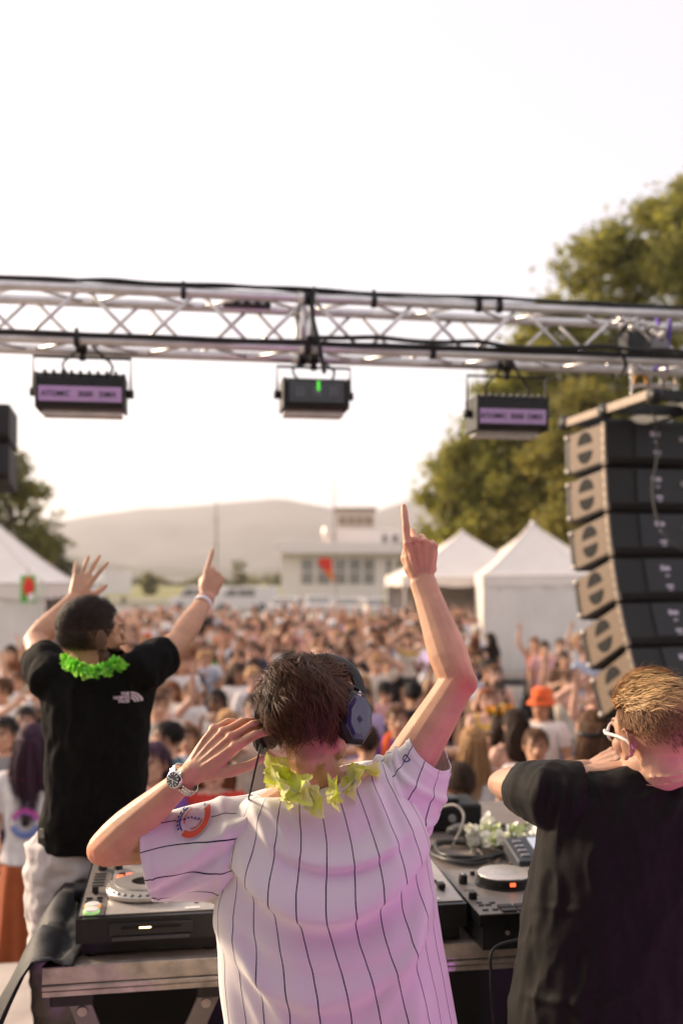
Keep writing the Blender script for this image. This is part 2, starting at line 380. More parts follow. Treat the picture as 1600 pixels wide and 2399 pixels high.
# ------------------------------------------------------------------ trees
BARK = mat('tree_bark', (.10, .07, .05), .9, var=.3, scale=12, bump=.6, bscale=30)
def tree(name, label, base, h, rad, col, nclump, leaf, seed, shape='cone', group='trees behind the tents', trunk_r=.35, z0=.08, perc=46):
    rnd = np.random.RandomState(seed); t = thing(name, label, 'tree', base, 0, group); b = Vector(base)
    pts = [b + Vector((rnd.normal() * .12 * i, rnd.normal() * .12 * i, h * .95 * i / 6)) for i in range(7)]
    g = G(); g.tube(pts, [trunk_r * (1 - .14 * i) for i in range(7)], 10)
    tips = []
    nb = 46
    for i in range(nb):
        f = z0 + (1 - z0) * (i + .5) / nb; base_p = b + Vector((0, 0, h * f * .93))
        if shape == 'cone': rr = rad * (1 - f) ** .60 * rnd.uniform(.70, 1.16) + .45
        else: rr = rad * math.sin(min(1, f * 1.02) * math.pi * .93 + .12) ** .7 * rnd.uniform(.6, 1.12) + .3
        a = i * 2.4 + rnd.uniform(-.5, .5); lift = rnd.uniform(-.05, .35)
        tip = base_p + Vector((math.cos(a) * rr, math.sin(a) * rr, rr * lift)); mid = base_p.lerp(tip, .5) + Vector((0, 0, -.08 * rr))
        g.tube([base_p, mid, tip], [trunk_r * .28 * (1 - f * .7), trunk_r * .16 * (1 - f * .7), .015], 5)
        tips.append((base_p, mid, tip, rr))
    obj('trunk', g, BARK, t)
    V = []; Fc = []
    for k in range(nclump):
        bp, mp, tp, rr = tips[rnd.randint(nb)]
        q = rnd.uniform(.15, 1.04) ** .6; c = (bp.lerp(mp, q * 2) if q < .5 else mp.lerp(tp, q * 2 - 1)) + Vector(rnd.normal(size=3)) * rr * .10
        cr = rnd.uniform(.25, .62) * (.55 + .12 * rad)
        n = int(perc * rnd.uniform(.6, 1.3))
        dirn = (tp - bp).normalized()
        off = rnd.normal(size=(n, 3)) * cr * np.array([.62, .62, .5])
        for o in off:
            p = c + Vector(o); a = (Vector(rnd.normal(size=3)) + dirn * .9 + Vector((0, 0, .5))).normalized(); e = a.cross(Vector(rnd.normal(size=3))).normalized()
            s = leaf * rnd.uniform(.6, 1.35); i0 = len(V)
            V += [tuple(p - a * s), tuple(p + e * s * .42), tuple(p + a * s), tuple(p - e * s * .42)]; Fc.append((i0, i0 + 1, i0 + 2, i0 + 3))
    g = G(); g.v = V; g.f = Fc; g.mi = [0] * len(Fc)
    obj('crown', g, leafmat(name + '_leaves_%d' % (seed), col), t)
    return t
def at0(px, d): return ((px - CX) * d / F, d, 0)
LV = (.265, .265, .055)
tree('conifer_tree', 'tallest green conifer filling the right edge above the speakers', at0(1600, 46), 22.6, 6.8, LV, 700, .19, 11)
tree('conifer_tree', 'second tallest green conifer behind the right end of the truss', at0(1415, 46), 20.2, 5.4, LV, 620, .18, 12)
tree('conifer_tree', 'green conifer whose tip rises just above the truss', at0(1285, 45), 16.4, 4.6, LV, 560, .17, 13)
tree('conifer_tree', 'conifer behind the right strobe light', at0(1180, 44), 12.3, 3.9, LV, 480, .16, 14)
tree('conifer_tree', 'low leafy conifer at the left edge of the right tree group', at0(1085, 44), 9.4, 2.7, LV, 330, .15, 16)
tree('conifer_tree', 'golden green tree low between the tents and the speakers', at0(1345, 41), 11.2, 3.6, (.25, .23, .05), 400, .16, 15)
tree('broadleaf_tree', 'dark leafy tree at the left edge above the left tent', at0(0, 40), 8.2, 2.3, (.17, .175, .045), 330, .15, 21, 'round', 'trees on the left')
tree('broadleaf_tree', 'pale round tree beside the left tent, farther than its neighbour', at0(105, 75), 5.8, 2.0, (.12, .12, .05), 200, .18, 22, 'round', 'trees on the left')
tree('small_tree', 'small far tree on the yellow field', at0(352, 150), 3.2, 1.0, (.17, .17, .07), 40, .24, 23, 'round', 'small trees on the field', .12)
tree('small_tree', 'small far tree near the pale building', at0(560, 150), 5.4, 1.1, (.19, .19, .09), 36, .24, 24, 'round', 'small trees on the field', .12)

# ------------------------------------------------------------------ tents
PVC = mat('tent_fabric', (.80, .73, .66), .55, var=.03, scale=1.5, bump=.15, bscale=3)
PVCW = mat('tent_wall_fabric', (.74, .69, .63), .6, var=.04, scale=1.2, bump=.25, bscale=4)
ALU = mat('aluminium', (.62, .60, .58), .32, .9, var=.08, scale=30)
def tent(name, label, cx, cy, w, eave, peak, rz, wall_sides=(0, 1, 2, 3), group='white event tents', dpt=None):
    t = thing(name, label, 'tent', (cx, cy, 0), rz, group); hw = w / 2; hd = (dpt or w) / 2
    def corner(i, f, z): s = ((-1, -1), (1, -1), (1, 1), (-1, 1))[i]; return Vector((s[0] * hw * f, s[1] * hd * f, z))
    n = 10; prof = [(1, eave)] + [((1 - q / n), eave + (peak - eave) * (q / n) ** 1.18) for q in range(1, n)] + [(.012, peak)]
    for i in range(4):
        j = (i + 1) % 4; g = G(); m = 9; v = []
        for f, z in prof:
            for k in range(m):
                a = corner(i, f, z).lerp(corner(j, f, z), k / (m - 1)); a.z -= .05 * math.sin(math.pi * k / (m - 1)) * f; v.append(a)
        g.add(v, [(r * m + k, r * m + k + 1, (r + 1) * m + k + 1, (r + 1) * m + k) for r in range(n) for k in range(m - 1)])
        obj('roof_panel', g, PVC, t, smooth=True, world=False)
        g = G(); v = []; m = 33
        for k in range(m):
            a = corner(i, 1.006, eave).lerp(corner(j, 1.006, eave), k / (m - 1)); dz = .26 + .05 * abs(math.sin(k * math.pi / 8)); v += [a + Vector((0, 0, .02)), a - Vector((0, 0, dz))]
        g.add(v, [(2 * k, 2 * k + 1, 2 * k + 3, 2 * k + 2) for k in range(m - 1)]); obj('valance', g, PVC, t, world=False)
        if i in wall_sides:
            g = G(); v = []; m = 41; rows = 8
            for r in range(rows + 1):
                for k in range(m):
                    a = corner(i, .985, 0).lerp(corner(j, .985, 0), k / (m - 1)); nrm = Vector((a.x / hw if i in (1, 3) else 0, a.y / hd if i in (0, 2) else 0, 0)).normalized()
                    v.append(a + nrm * (.022 * math.sin(k * 1.9 + r * .15) * (.4 + .6 * r / rows) + .015 * math.sin(k * .7 + 1)) + Vector((0, 0, (eave - .05) * (1 - r / rows))))
            g.add(v, [(r * m + k, r * m + k + 1, (r + 1) * m + k + 1, (r + 1) * m + k) for r in range(rows) for k in range(m - 1)]); obj('wall_panel', g, PVCW, t, smooth=True, world=False)
        g = G(); c = corner(i, .97, 0); g.tube([c, c + Vector((0, 0, eave))], .04, 8); obj('pole', g, ALU, t, world=False)
    for i in range(4):
        g = G(); g.tube([corner(i, f * 1.004, z + .012) for f, z in prof], .022, 6); obj('hip_seam', g, mat('tent_seam', (.84, .78, .72), .5, var=.02), t, world=False, smooth=True)
        g = G(); a_, b_ = corner(i, 1.008, eave + .01), corner((i + 1) % 4, 1.008, eave + .01); g.tube([a_, b_], .018, 6); obj('eave_rail', g, mat('tent_seam', (.84, .78, .72), .5, var=.02), t, world=False, smooth=True)
    g = G(); g.ball((0, 0, peak), (.07, .07, .1)); obj('finial', g, ALU, t, world=False)
    return t
def pxx(px, d): return (px - CX) * d / F
tent('event_tent', 'white peaked tent with closed walls beside the speakers', pxx(1246, 29.6), 29.6, 3.15, 2.88, 4.42, R(-4))
tent('event_tent', 'white peaked tent behind the raised arm, left of the closed one', pxx(1082, 34.0), 34.0, 4.7, 2.82, 4.36, R(4), (1, 2))
tent('event_tent', 'larger white tent whose ridge rises behind the closed tent', pxx(1252, 36.5), 36.5, 4.8, 2.95, 4.70, R(0), (0, 1, 2))
tent('event_tent', 'white tent at the left edge with an open front corner', pxx(-62, 20.5), 20.5, 3.6, 2.72, 4.35, R(6), (0, 2, 3))
tent('event_tent', 'small far white tent between the raised hand and the building', pxx(1000, 47), 47, 2.8, 2.5, 3.6, R(0), (1, 2))
def tent_sign():
    d = 18.4; t = thing('hanging_sign', 'red white and green sign on the left tent', 'sign', P(66, 1412, d))
    g = G(); a = P(50, 1348, d); b = P(84, 1412, d)
    g.box((a + b) / 2, (b.x - a.x, .03, a.z - b.z)); o = obj('board', g, mat('sign_green', (.10, .42, .05), .6, var=.05), t)
    g = G(); c = P(68, 1375, d - .05); g.ball(c, (.10, .03, .18)); obj('red_emblem', g, mat('sign_red', (.75, .03, .02), .5), t)
    g = G(); c = P(74, 1398, d - .05); g.ball(c, (.07, .03, .09)); obj('white_emblem', g, mat('sign_white', (.8, .76, .72), .5), t)
    g = G(); g.tube([P(67, 1348, d), P(67, 1330, d + .25)], .008, 6); obj('cord', g, mat('black_rubber', (.012, .012, .012), .6), t)
tent_sign()
# the low grey platform beside the closed tent
def ramp():
    d = 27.0; a, b = pxx(1138, d), pxx(1420, d)
    t = thing('platform', 'low grey platform in front of the closed white tent', 'platform', ((a + b) / 2, d, 0))
    g = G(); g.box(((a + b) / 2, d, .16), (b - a, 1.6, .1), bev=.01); obj('deck', g, mat('grey_deck', (.28, .25, .22), .8), t)
    g = G()
    for q in np.linspace(a + .2, b - .2, 5): g.box((q, d - .6, .055), (.1, .1, .11)); g.box((q, d + .6, .055), (.1, .1, .11))
    obj('frame', g, mat('grey_mast', (.30, .27, .25), .6), t)
ramp()
def tent_lamp():
    p = P(938, 1362, 47); t = thing('lamp', 'small lit warm lamp glowing beside the far tent', 'lamp', p)
    g = G(); g.ball(p, .07); obj('bulb', g, mat('lit_bulb', (1, .8, .5), .5, var=0, emit=(1, .62, .3), estr=40), t)
    g = G(); g.tube([p + Vector((0, 0, .05)), p + Vector((0, 0, .2)), p + Vector((0, .4, .25))], .03, 8); obj('holder', g, mat('grey_mast', (.3, .27, .25), .6), t)
    g = G(); g.tube([p + Vector((0, .4, .25)), Vector((p.x, p.y + .4, 0))], .03, 8); obj('post', g, mat('grey_mast', (.3, .27, .25), .6), t)
tent_lamp()
# ================================================================== the stage
BLK = mat('black_metal', (.009, .0085, .0085), .45, var=.2, scale=30)
RUB = mat('black_rubber', (.012, .012, .012), .6)
TR = mat('truss_aluminium', (.66, .64, .63), .38, .75, var=.08, scale=12)
def stage():
    g = G()
    nu = 0
    t = tag(bpy.data.objects.new('stage_floor', None), kind='structure'); COL.objects.link(t); t.location = S(0, 0, ZS); t.rotation_euler = (0, 0, A)
    pm = mat('stage_plywood', (.46, .39, .34), .75, var=.12, scale=4, bump=.2, bscale=40)
    for i in range(5):
        for j in range(5):
            g = G(); g.box((-5 + 2 * i + 1, -3.7 + 1.8 * j + .9 - .05, -.03), (1.994, 1.794, .06), bev=.004); obj('deck_panel', g, pm, t, world=False)
    g = G(); g.box((0, .78, -.48), (9.96, 8.9, .82)); obj('skirt', g, mat('stage_skirt', (.03, .028, .028), .9), t, world=False)
stage()

# ------------------------------------------------------------------ truss with cables and strobes
TD = toS(P(0, 670, 4.66))
TZ0, TZ1 = ZC + 1.12, ZC + 1.365          # chord centres
V0 = TD[1]; V1 = V0 + .245
def truss():
    t = thing('lighting_truss', 'silver aluminium box truss spanning above the stage front', 'truss', S(0, V0, TZ0), A)
    U0, U1 = -2.9, 3.6
    for v, z in ((V0, TZ1), (V1, TZ1), (V0, TZ0), (V1, TZ0)):
        g = G(); g.tube([S(U0, v, z), S(U1, v, z)], .0245, 12); obj('chord', g, TR, t, smooth=True)
    g0 = G(); g0.tube([(-.115, 0, -.1225), (.115, 0, .1225)], .0095, 8)
    me = None
    def brace(a, b):
        g = G(); g.tube([a, b], .0095, 8); obj('brace', g, TR, t, smooth=True)
    pitch = .27; n = int((U1 - U0) / pitch)
    for i in range(n):
        u = U0 + i * pitch; up = i % 2 == 0; q = .012
        brace(S(u + q, V0, TZ0 if up else TZ1), S(u + pitch - q, V0, TZ1 if up else TZ0))
        brace(S(u + q, V1, TZ1 if up else TZ0), S(u + pitch - q, V1, TZ0 if up else TZ1))
        brace(S(u + q, V0 if up else V1, TZ1), S(u + pitch - q, V1 if up else V0, TZ1))
        brace(S(u + q, V1 if up else V0, TZ0), S(u + pitch - q, V0 if up else V1, TZ0))
    uj = toS(P(716, 760, 4.95))[0]
    for v in (V0, V1):
        g = G()
        for q in (-.022, .022): g.tube([S(uj + q, v, TZ0), S(uj + q, v, TZ1)], .014, 8)
        for z in (TZ0, TZ1): g.tube([S(uj - .05, v, z), S(uj + .05, v, z)], .031, 12)
        obj('end_frame', g, TR, t, smooth=True)
    for v in (V0, V1):
        for z in (TZ0, TZ1):
            g = G(); g.tube([S(uj - .018, v, z), S(uj + .018, v, z)], .036, 12); obj('coupler', g, BLK, t, smooth=True)
    return uj
UJ = truss()
def cable(name, label, pts, r, m, group=None, k=5):
    g = G(); g.tube(spline(pts, k), r, 8, round_ends=True); return tag(obj(name, g, m, smooth=True), label, 'cable', group)
rn = random.Random(5)
def run(u0, u1, v, z, sag, n): return [S(u0 + (u1 - u0) * i / n, v + rn.uniform(-.01, .01), z + rn.uniform(-.2, 1) * sag) for i in range(n + 1)]
GRP = 'cables along the truss'
cable('power_cable', 'black cable taped along the top of the truss, near side', run(-2.6, 3.3, V0 - .012, TZ1 + .033, .008, 34), .010, RUB, GRP)
cable('power_cable', 'thinner black cable beside it on the top near chord', run(-2.6, 3.3, V0 + .02, TZ1 + .036, .012, 26), .007, RUB, GRP)
cable('power_cable', 'black cable along the lower near chord of the truss', run(-2.6, 3.3, V0 - .03, TZ0 + .012, .010, 30), .013, RUB, GRP)
cable('power_cable', 'thick bundled cable on the lower chord at the left strobe', run(-2.6, -1.15, V0 - .036, TZ0 + .02, .02, 12), .018, RUB, GRP)
cable('power_cable', 'black cable lying on the lower chord right of the joint', run(UJ, 3.3, V0 - .05, TZ0 + .034, .02, 16), .012, RUB, GRP)
cable('power_cable', 'dark cable running down the truss joint', [S(UJ + .03, V0 - .03, TZ1 + .04), S(UJ + .02, V0 - .045, (TZ0 + TZ1) / 2 + .03), S(UJ + .05, V0 - .05, TZ0 + .02), S(UJ + .08, V0 - .03, TZ0 - .12)], .011, RUB, GRP)
for i, u in enumerate((toS(P(430, 690, 4.8))[0], toS(P(185, 800, 4.8))[0], toS(P(1110, 735, 5.1))[0], toS(P(1160, 735, 5.1))[0], toS(P(1000, 860, 5.1))[0], toS(P(870, 720, 5.0))[0])):
    top = i not in (1, 4)
    z = TZ1 if top else TZ0
    t = thing('cable_clamp', ['small black clamp on the top chord left of centre', 'black clamp on the lower chord above the left strobe', 'black clamp on the top chord near the right strobe, left of two', 'black clamp on the top chord near the right strobe, right of two', 'black clamp on the lower chord between the strobes', 'black clamp on the top chord right of the joint'][i], 'clamp', S(u, V0, z), A, 'clamps on the truss')
    g = G(); g.tube([S(u - .012, V0, z), S(u + .012, V0, z)], .034, 14); obj('collar', g, BLK, t, smooth=True)
    g = G(); g.box(S(u, V0, z + .042), (.02, .02, .026), Matrix.Rotation(A, 3, 'Z'), bev=.005); obj('screw_block', g, BLK, t)
g_ = thing('truss_hand_controller', 'black bar of connectors lying on the truss left of the joint', 'connector box', S(UJ - .55, V1, TZ1 + .05), A)
g = G(); g.box(S(toS(P(580, 738, 5.0))[0], V1 - .06, TZ1 + .015), (.24, .05, .04), Matrix.Rotation(A, 3, 'Z'), bev=.006); obj('housing', g, BLK, g_)
for q in range(4):
    g = G(); g.tube([S(toS(P(580, 738, 5.0))[0] - .08 + q * .052, V1 - .087, TZ1 + .015), S(toS(P(580, 738, 5.0))[0] - .08 + q * .052, V1 - .092, TZ1 + .015)], .014, 12); obj('socket', g, mat('socket_grey', (.3, .3, .3), .5), g_)

STRIP_LIT = mat('label_strip_painted_light', (.46, .30, .52), .5, var=.04)  # purple stage light on white strips, painted into their base colour
INK = mat('black_print', (.02, .018, .025), .6, var=0)
def strobe(label, px, py, d, wpx, hpx, face):
    c = P(px, py, d); M = Matrix.Rotation(A, 3, 'Z'); t = thing('strobe_light', label, 'stage light', c, A, 'strobe lights hanging from the truss')
    w = wpx * d / F; h = hpx * d / F; dp = .20; ex = M @ Vector((1, 0, 0)); ey = M @ Vector((0, 1, 0)); ez = Vector((0, 0, 1))
    def L(a, b, q): return c + ex * a + ey * b + ez * q
    # housing: bevelled box with a ribbed back
    prof = [(-dp * .5, -h * .42), (-dp * .5, h * .34), (-dp * .38, h * .5), (dp * .38, h * .5), (dp * .5, h * .30), (dp * .5, -h * .5), (-dp * .38, -h * .5)]
    g = G(); g.prism(prof, lambda a, b, q: L(-w / 2 + q * w, a, b)); hs = obj('housing', g, BLK, t)
    for s in (-1, 1):
        g = G(); g.box(L(s * (w / 2 + .008), 0, -.005), (.014, dp * 1.06, h * 1.05), M, bev=.004); obj('end_plate', g, mat('black_plate', (.02, .019, .02), .5), t)
        g = G(); g.tube([L(s * (w / 2 + .012), 0, 0), L(s * (w / 2 + .05), 0, 0)], .022, 12); obj('yoke_knob', g, BLK, t, smooth=True)
    if face == 'back':
        g = G(); g.box(L(0, -dp * .5 - .004, -h * .14), (w * .985, .006, h * .44), M); st = obj('label_strip_painted_light', g, STRIP_LIT, t)
        for word, fx in (('ATOMIC', -.29), ('3000', .06), ('DMX', .33)):
            tx = text_geo(word, h * .235, .001, bold=.0003); g = G(); TM = Matrix.Translation(L(w * fx, -dp * .5 - .009, -h * .15)) @ M.to_4x4() @ Matrix.Rotation(R(90), 4, 'X')
            g.merge(tx, TM @ Matrix.Diagonal((.92, 1, 1, 1))); obj('lettering', g, INK, st)
        for k in range(9):
            g = G(); g.box(L(-w * .42 + k * w * .105, -dp * .30, h * .5), (.012, dp * .5, .018), M, bev=.002); obj('cooling_rib', g, BLK, t)
        g = G(); g.box(L(0, dp * .2, -h * .5 - .016), (w * .97, dp * .55, .03), M, bev=.006); obj('lens', g, mat('frosted_lens', (.80, .76, .70), .25, trans=.5), t)
    else:
        g = G(); g.box(L(0, -dp * .5 - .005, 0), (w * .9, .008, h * .76), M, bev=.003); fc = obj('front_glass', g, mat('dark_glass', (.015, .016, .018), .12, spec=.6), t)
        for s in (-.55, 0, .55):
            g = G(); g.box(L(s * w * .5, -dp * .5 - .011, 0), (w * .16, .006, h * .4), M, bev=.002); obj('reflector', g, mat('grey_reflector', (.10, .10, .105), .3, .5), fc)
        g = G(); g.box(L(w * .03, -dp * .5 - .013, h * .2), (.014, .006, .05), M, bev=.002); obj('indicator', g, mat('green_led', (.05, .5, .03), .4, emit=(.1, .8, .05), estr=.5), fc)
        g = G(); g.box(L(0, dp * .2, -h * .5 - .018), (w * 1.0, dp * .55, .03), M, bev=.006); obj('lens', g, mat('frosted_lens', (.8, .76, .7), .25, trans=.5), t)
    top = TZ0 - .03
    zt = min(h * .5 + .115, top - c.z - .03)
    g = G(); yw = w / 2 + .035
    g.tube([L(-yw, 0, 0), L(-yw, 0, zt), L(yw, 0, zt), L(yw, 0, 0)], .0075, 6); obj('yoke', g, BLK, t)
    vv = V0 - toS(c)[1]
    g = G(); g.box((L(0, 0, zt) + ez * ((top - c.z - zt) / 2)), (.03, .03, max(.02, top - c.z - zt) + .03), M, bev=.004)
    g.tube([L(-.022, 0, top - c.z + .03), L(.022, 0, top - c.z + .03)], .04, 14); obj('hook_clamp', g, BLK, t)
    g = G(); g.tube(spline([L(-.06, .05, h * .5), L(-.1, .06, h * .5 + .07), L(-.03, .03, zt + .04), L(-.05, -.02, top - c.z + .06)], 6), .006, 6); obj('safety_wire', g, RUB, t, smooth=True)
    g = G(); g.tube(spline([L(w * .3, .02, h * .5), L(w * .36, .03, h * .5 + .06), L(w * .2, .03, zt + .03), L(w * .1, .0, top - c.z + .04)], 6), .007, 6); obj('lead', g, RUB, t, smooth=True)
vt = V0
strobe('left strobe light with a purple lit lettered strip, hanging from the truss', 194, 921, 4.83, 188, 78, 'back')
strobe('middle strobe light turned with its dark glass front to the stage', 735, 927, 5.06, 140, 66, 'front')
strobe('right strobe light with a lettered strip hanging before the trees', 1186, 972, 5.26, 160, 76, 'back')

# hoist and rigging above the speaker array
def hoist():
    p = P(1478, 812, 5.2); t = thing('chain_hoist', 'dark chain hoist hung at the right end of the truss', 'hoist', p, A)
    M = Matrix.Rotation(A, 3, 'Z')
    g = G(); g.box(p, (.10, .12, .15), M, bev=.02); obj('motor', g, BLK, t)
    g = G(); g.tube([p + Vector((0, 0, .07)), p + Vector((0, 0, .16))], .012, 8); obj('hook', g, ALU, t)
    g = G()
    z = p.z - .075
    for k in range(9):
        a = k % 2; c = Vector((p.x, p.y, z - .02 * k)); g.tube([c + (Vector((.007, 0, 0)) if a else Vector((0, .007, 0))) * math.cos(q) + Vector((0, 0, .013)) * math.sin(q) for q in np.linspace(0, 2 * math.pi, 9)], .0035, 5)
    obj('chain', g, ALU, t)
    g = G(); g.box(p + Vector((.13, 0, -.02)), (.10, .1, .12), M, bev=.02); obj('chain_bag', g, mat('grey_bag', (.2, .19, .2), .8), t)
    for k in range(5):
        q = P(1455 + 24 * k, 748 + 5 * k, 5.15); g = G(); g.ball(q, .022); g.tube([q, q + Vector((0, 0, -.06))], .012, 8); obj('shackle', g, ALU, t, smooth=True)
hoist()
def sling():
    a = P(1552, 752, 5.3); t = thing('lifting_sling', 'purple lifting sling wrapped around the right end of the truss', 'sling', a)
    pm = mat('purple_webbing', (.13, .07, .42), .8, var=.15, scale=50)
    for k, dx in enumerate((-18, 14)):
        g = G(); g.tube(spline([P(1555 + dx, 745, 5.28), P(1560 + dx * .4, 790, 5.25), P(1556 + dx * .2, 840, 5.27), P(1548 + dx, 868, 5.3)], 6), .022, 8, flat=(1, .35), up=(0, 1, 0)); obj('strap', g, pm, t, smooth=True)
sling()
cable('power_cable', 'dark cable dangling beside the hoist', [P(1470, 760, 5.12), P(1440, 800, 5.1), P(1465, 850, 5.1), P(1450, 880, 5.15)], .009, RUB, GRP)
for k, (x, c) in enumerate(((1500, (.5, .25, .05)), (1535, (.5, .5, .5)), (1568, (.6, .5, .4)))):
    t = thing('shackle', ['orange shackle under the truss above the speaker frame', 'grey shackle under the truss above the speaker frame', 'pale shackle at the right edge under the truss'][k], 'shackle', P(x, 896, 5.5), 0, 'shackles above the speakers')
    g = G(); p = P(x, 896, 5.5)
    g.tube([p + Vector((.035 * math.cos(q), 0, .05 * math.sin(q))) for q in np.linspace(-.4, math.pi + .4, 12)], .012, 8); obj('bow', g, mat('shackle_%d' % k, c, .4, .3), t, smooth=True)
    g = G(); g.tube([p + Vector((-.05, 0, -.02)), p + Vector((.05, 0, -.02))], .012, 8); obj('pin', g, ALU, t, smooth=True)

# ------------------------------------------------------------------ line array
CAB = mat('cabinet_side', (.135, .092, .062), .6, var=.06, scale=25, bump=.08, bscale=220)
CABB = mat('cabinet_back', (.012, .0105, .011), .6, var=.12, scale=15, bump=.2, bscale=150)
HOLE = mat('handle_recess', (.006, .006, .006), .9, var=0)
PAN = mat('amplifier_panel', (.010, .010, .011), .45)
PRT = mat('panel_print', (.55, .48, .58), .5, var=0)
def line_array(x0px, ytop, d0, yaw, n, tilts, hc, dc, wc, flip, lab, frame=True):
    "boxes hang below each other; local axes: ex across, ey to the audience"
    p = P(x0px, ytop, d0); B = Matrix.Rotation(yaw, 3, 'Z')
    pos = Vector(p)
    for i in range(n):
        ti = R(tilts[i]); M = B @ Matrix.Rotation(-ti, 3, 'X')
        t = thing('line_array_cabinet', lab[i], 'loudspeaker', pos, 0, 'cabinets of the hanging line array')
        def L(a, b, c, M=M, o=Vector(pos)): return o + M @ Vector((a, b, c))
        hb = hc * .985; hf = hc * .86      # taller at the back than at the front
        # side seen from the stage is a wedge that narrows to the rear lip
        prof = [(0, -.012), (dc, -.012), (dc, -hb), (dc * .93, -hb), (.03, -hf - .02), (0, -hf * .92)]
        g = G(); g.prism(prof, lambda a, b, q: L(q * wc, a, b)); bd = obj('cabinet', g, CABB, t)
        # coloured side cheek, proud of the box
        pr2 = [(.045, -.02), (dc - .035, -.02), (dc - .035, -hb + .008), (dc * .93, -hb + .012), (.045, -hf - .008)]
        g = G(); g.prism(pr2, lambda a, b, q: L(-.012 + q * .012, a, b)); ck = obj('side_cheek', g, CAB, t)
        cy, cz, rr = dc * .50, -hc * .47, hc * .36
        for s in (1, -1):
            poly = [(cy + rr * .92 * math.cos(a), cz + s * (.026 + (rr - .026) * math.sin(a))) for a in np.linspace(0, math.pi, 15)]
            g = G(); g.prism(poly, lambda a, b, q: L(-.0135 - .002 * q, a, b)); obj('hand_recess', g, HOLE, ck)
        # rear edge with rigging plates
        g = G(); g.box((0, 0, 0), (.022, .035, hb * .94)); g2 = G(); g2.merge(g, Matrix.Translation(L(-.004, .018, -hc * .5)) @ M.to_4x4()); obj('rigging_strip', g2, mat('rigging_bronze', (.25, .20, .155), .5, .3), t)
        for q in (.1, .3, .5, .7, .9):
            g = G(); c = L(-.016, .018, -hc * q); ax = M @ Vector((1, 0, 0)); g.tube([c + ax * .004, c - ax * .004], .0065, 8); obj('bolt', g, BLK, t)
        for q in (.12, .9):
            g = G(); c = L(-.014, dc - .02, -hc * q); ax = M @ Vector((1, 0, 0)); g.tube([c + ax * .01, c - ax * .015], .018, 10); obj('rigging_pin', g, mat('pale_pin', (.55, .5, .45), .4, .5), t, smooth=True)
        g = G(); g.box((0, 0, 0), (.014, .045, hb * .8)); g2 = G(); g2.merge(g, Matrix.Translation(L(-.010, dc - .012, -hc * .52)) @ M.to_4x4()); obj('front_rail', g2, BLK, t)
        # rear amplifier panel with print
        g = G(); g.box((0, 0, 0), (wc * .42, .012, hf * .86)); g2 = G(); g2.merge(g, Matrix.Translation(L(wc * .42, -.004, -hf * .48)) @ M.to_4x4()); pn = obj('amplifier_panel', g2, PAN, t)
        for a, z, bw, bh in ((.335, -.26, .022, .034), (.372, -.27, .040, .026), (.365, -.43, .030, .010), (.372, -.66, .050, .016), (.375, -.74, .030, .010)):
            g = G(); g.box((0, 0, 0), (bw, .003, bh)); g2 = G(); g2.merge(g, Matrix.Translation(L(wc * a, -.0115, hc * z)) @ M.to_4x4()); obj('panel_print', g2, PRT, pn)
        g = G(); g.box((0, 0, 0), (.05, .02, .03)); g2 = G(); g2.merge(g, Matrix.Translation(L(wc * .56, -.014, -hf * .42)) @ M.to_4x4()); obj('socket', g2, mat('socket_grey', (.3, .3, .3), .5), pn)
        pos = L(0, 0, -hc)
    if frame:
        M = B; t = thing('flying_frame', 'brown metal flying frame holding the top of the speaker array', 'rigging frame', p + Vector((0, 0, .05)), 0)
        fm = mat('frame_brown', (.23, .18, .14), .5, .2, var=.12, scale=20)
        for s in (-.01, wc):
            g = G(); a = p + M @ Vector((s, dc + .04, .055)); b = p + M @ Vector((s, -.62, .075)); g.tube([a, b], .036, 4, up=(1, 0, 1)); obj('side_bar', g, fm, t)
            for q in (dc + .01, -.02, -.6):
                g = G(); c = p + M @ Vector((s - .005, q, .06)); g.tube([c - M @ Vector((.03, 0, 0)), c + M @ Vector((.03, 0, 0))], .05, 12); obj('bar_joint', g, BLK, t, smooth=True)
        for q in (dc - .03, -.10, -.58):
            g = G(); a = p + M @ Vector((0, q, .065)); b = p + M @ Vector((wc, q, .065)); g.tube([a, b], .045, 4, up=(0, 1, 1)); obj('cross_bar', g, BLK, t)
        g = G(); a = p + M @ Vector((wc * .5, dc, .07)); b = p + M @ Vector((wc * .5, -.6, .08)); g.tube([a, b], .05, 4, up=(1, 0, 1)); obj('centre_bar', g, BLK, t)
ords = ['top', 'second', 'third', 'fourth', 'fifth', 'bottom']
line_array(1418, 985, 6.55, A + R(6), 6, [2, 6, 11, 16, 22, 27], .302, .52, 1.0, False, ['brown sided black loudspeaker cabinet, %s of the six in the hanging array' % s for s in ords])
line_array(-215, 935, 6.9, A + R(2), 2, [2, 6], .285, .45, .675, False, ['dark loudspeaker cabinet cut by the left edge, %s of two' % s for s in ('upper', 'lower')], frame=False)
cable('speaker_cable', 'thin black cable hanging down the back of the speaker array', [P(1525, 930, 6.0), P(1540, 1050, 6.1), P(1528, 1150, 6.05), P(1548, 1240, 5.95), P(1600, 1290, 5.85), P(1660, 1300, 5.8)], .007, RUB, 'speaker cables')
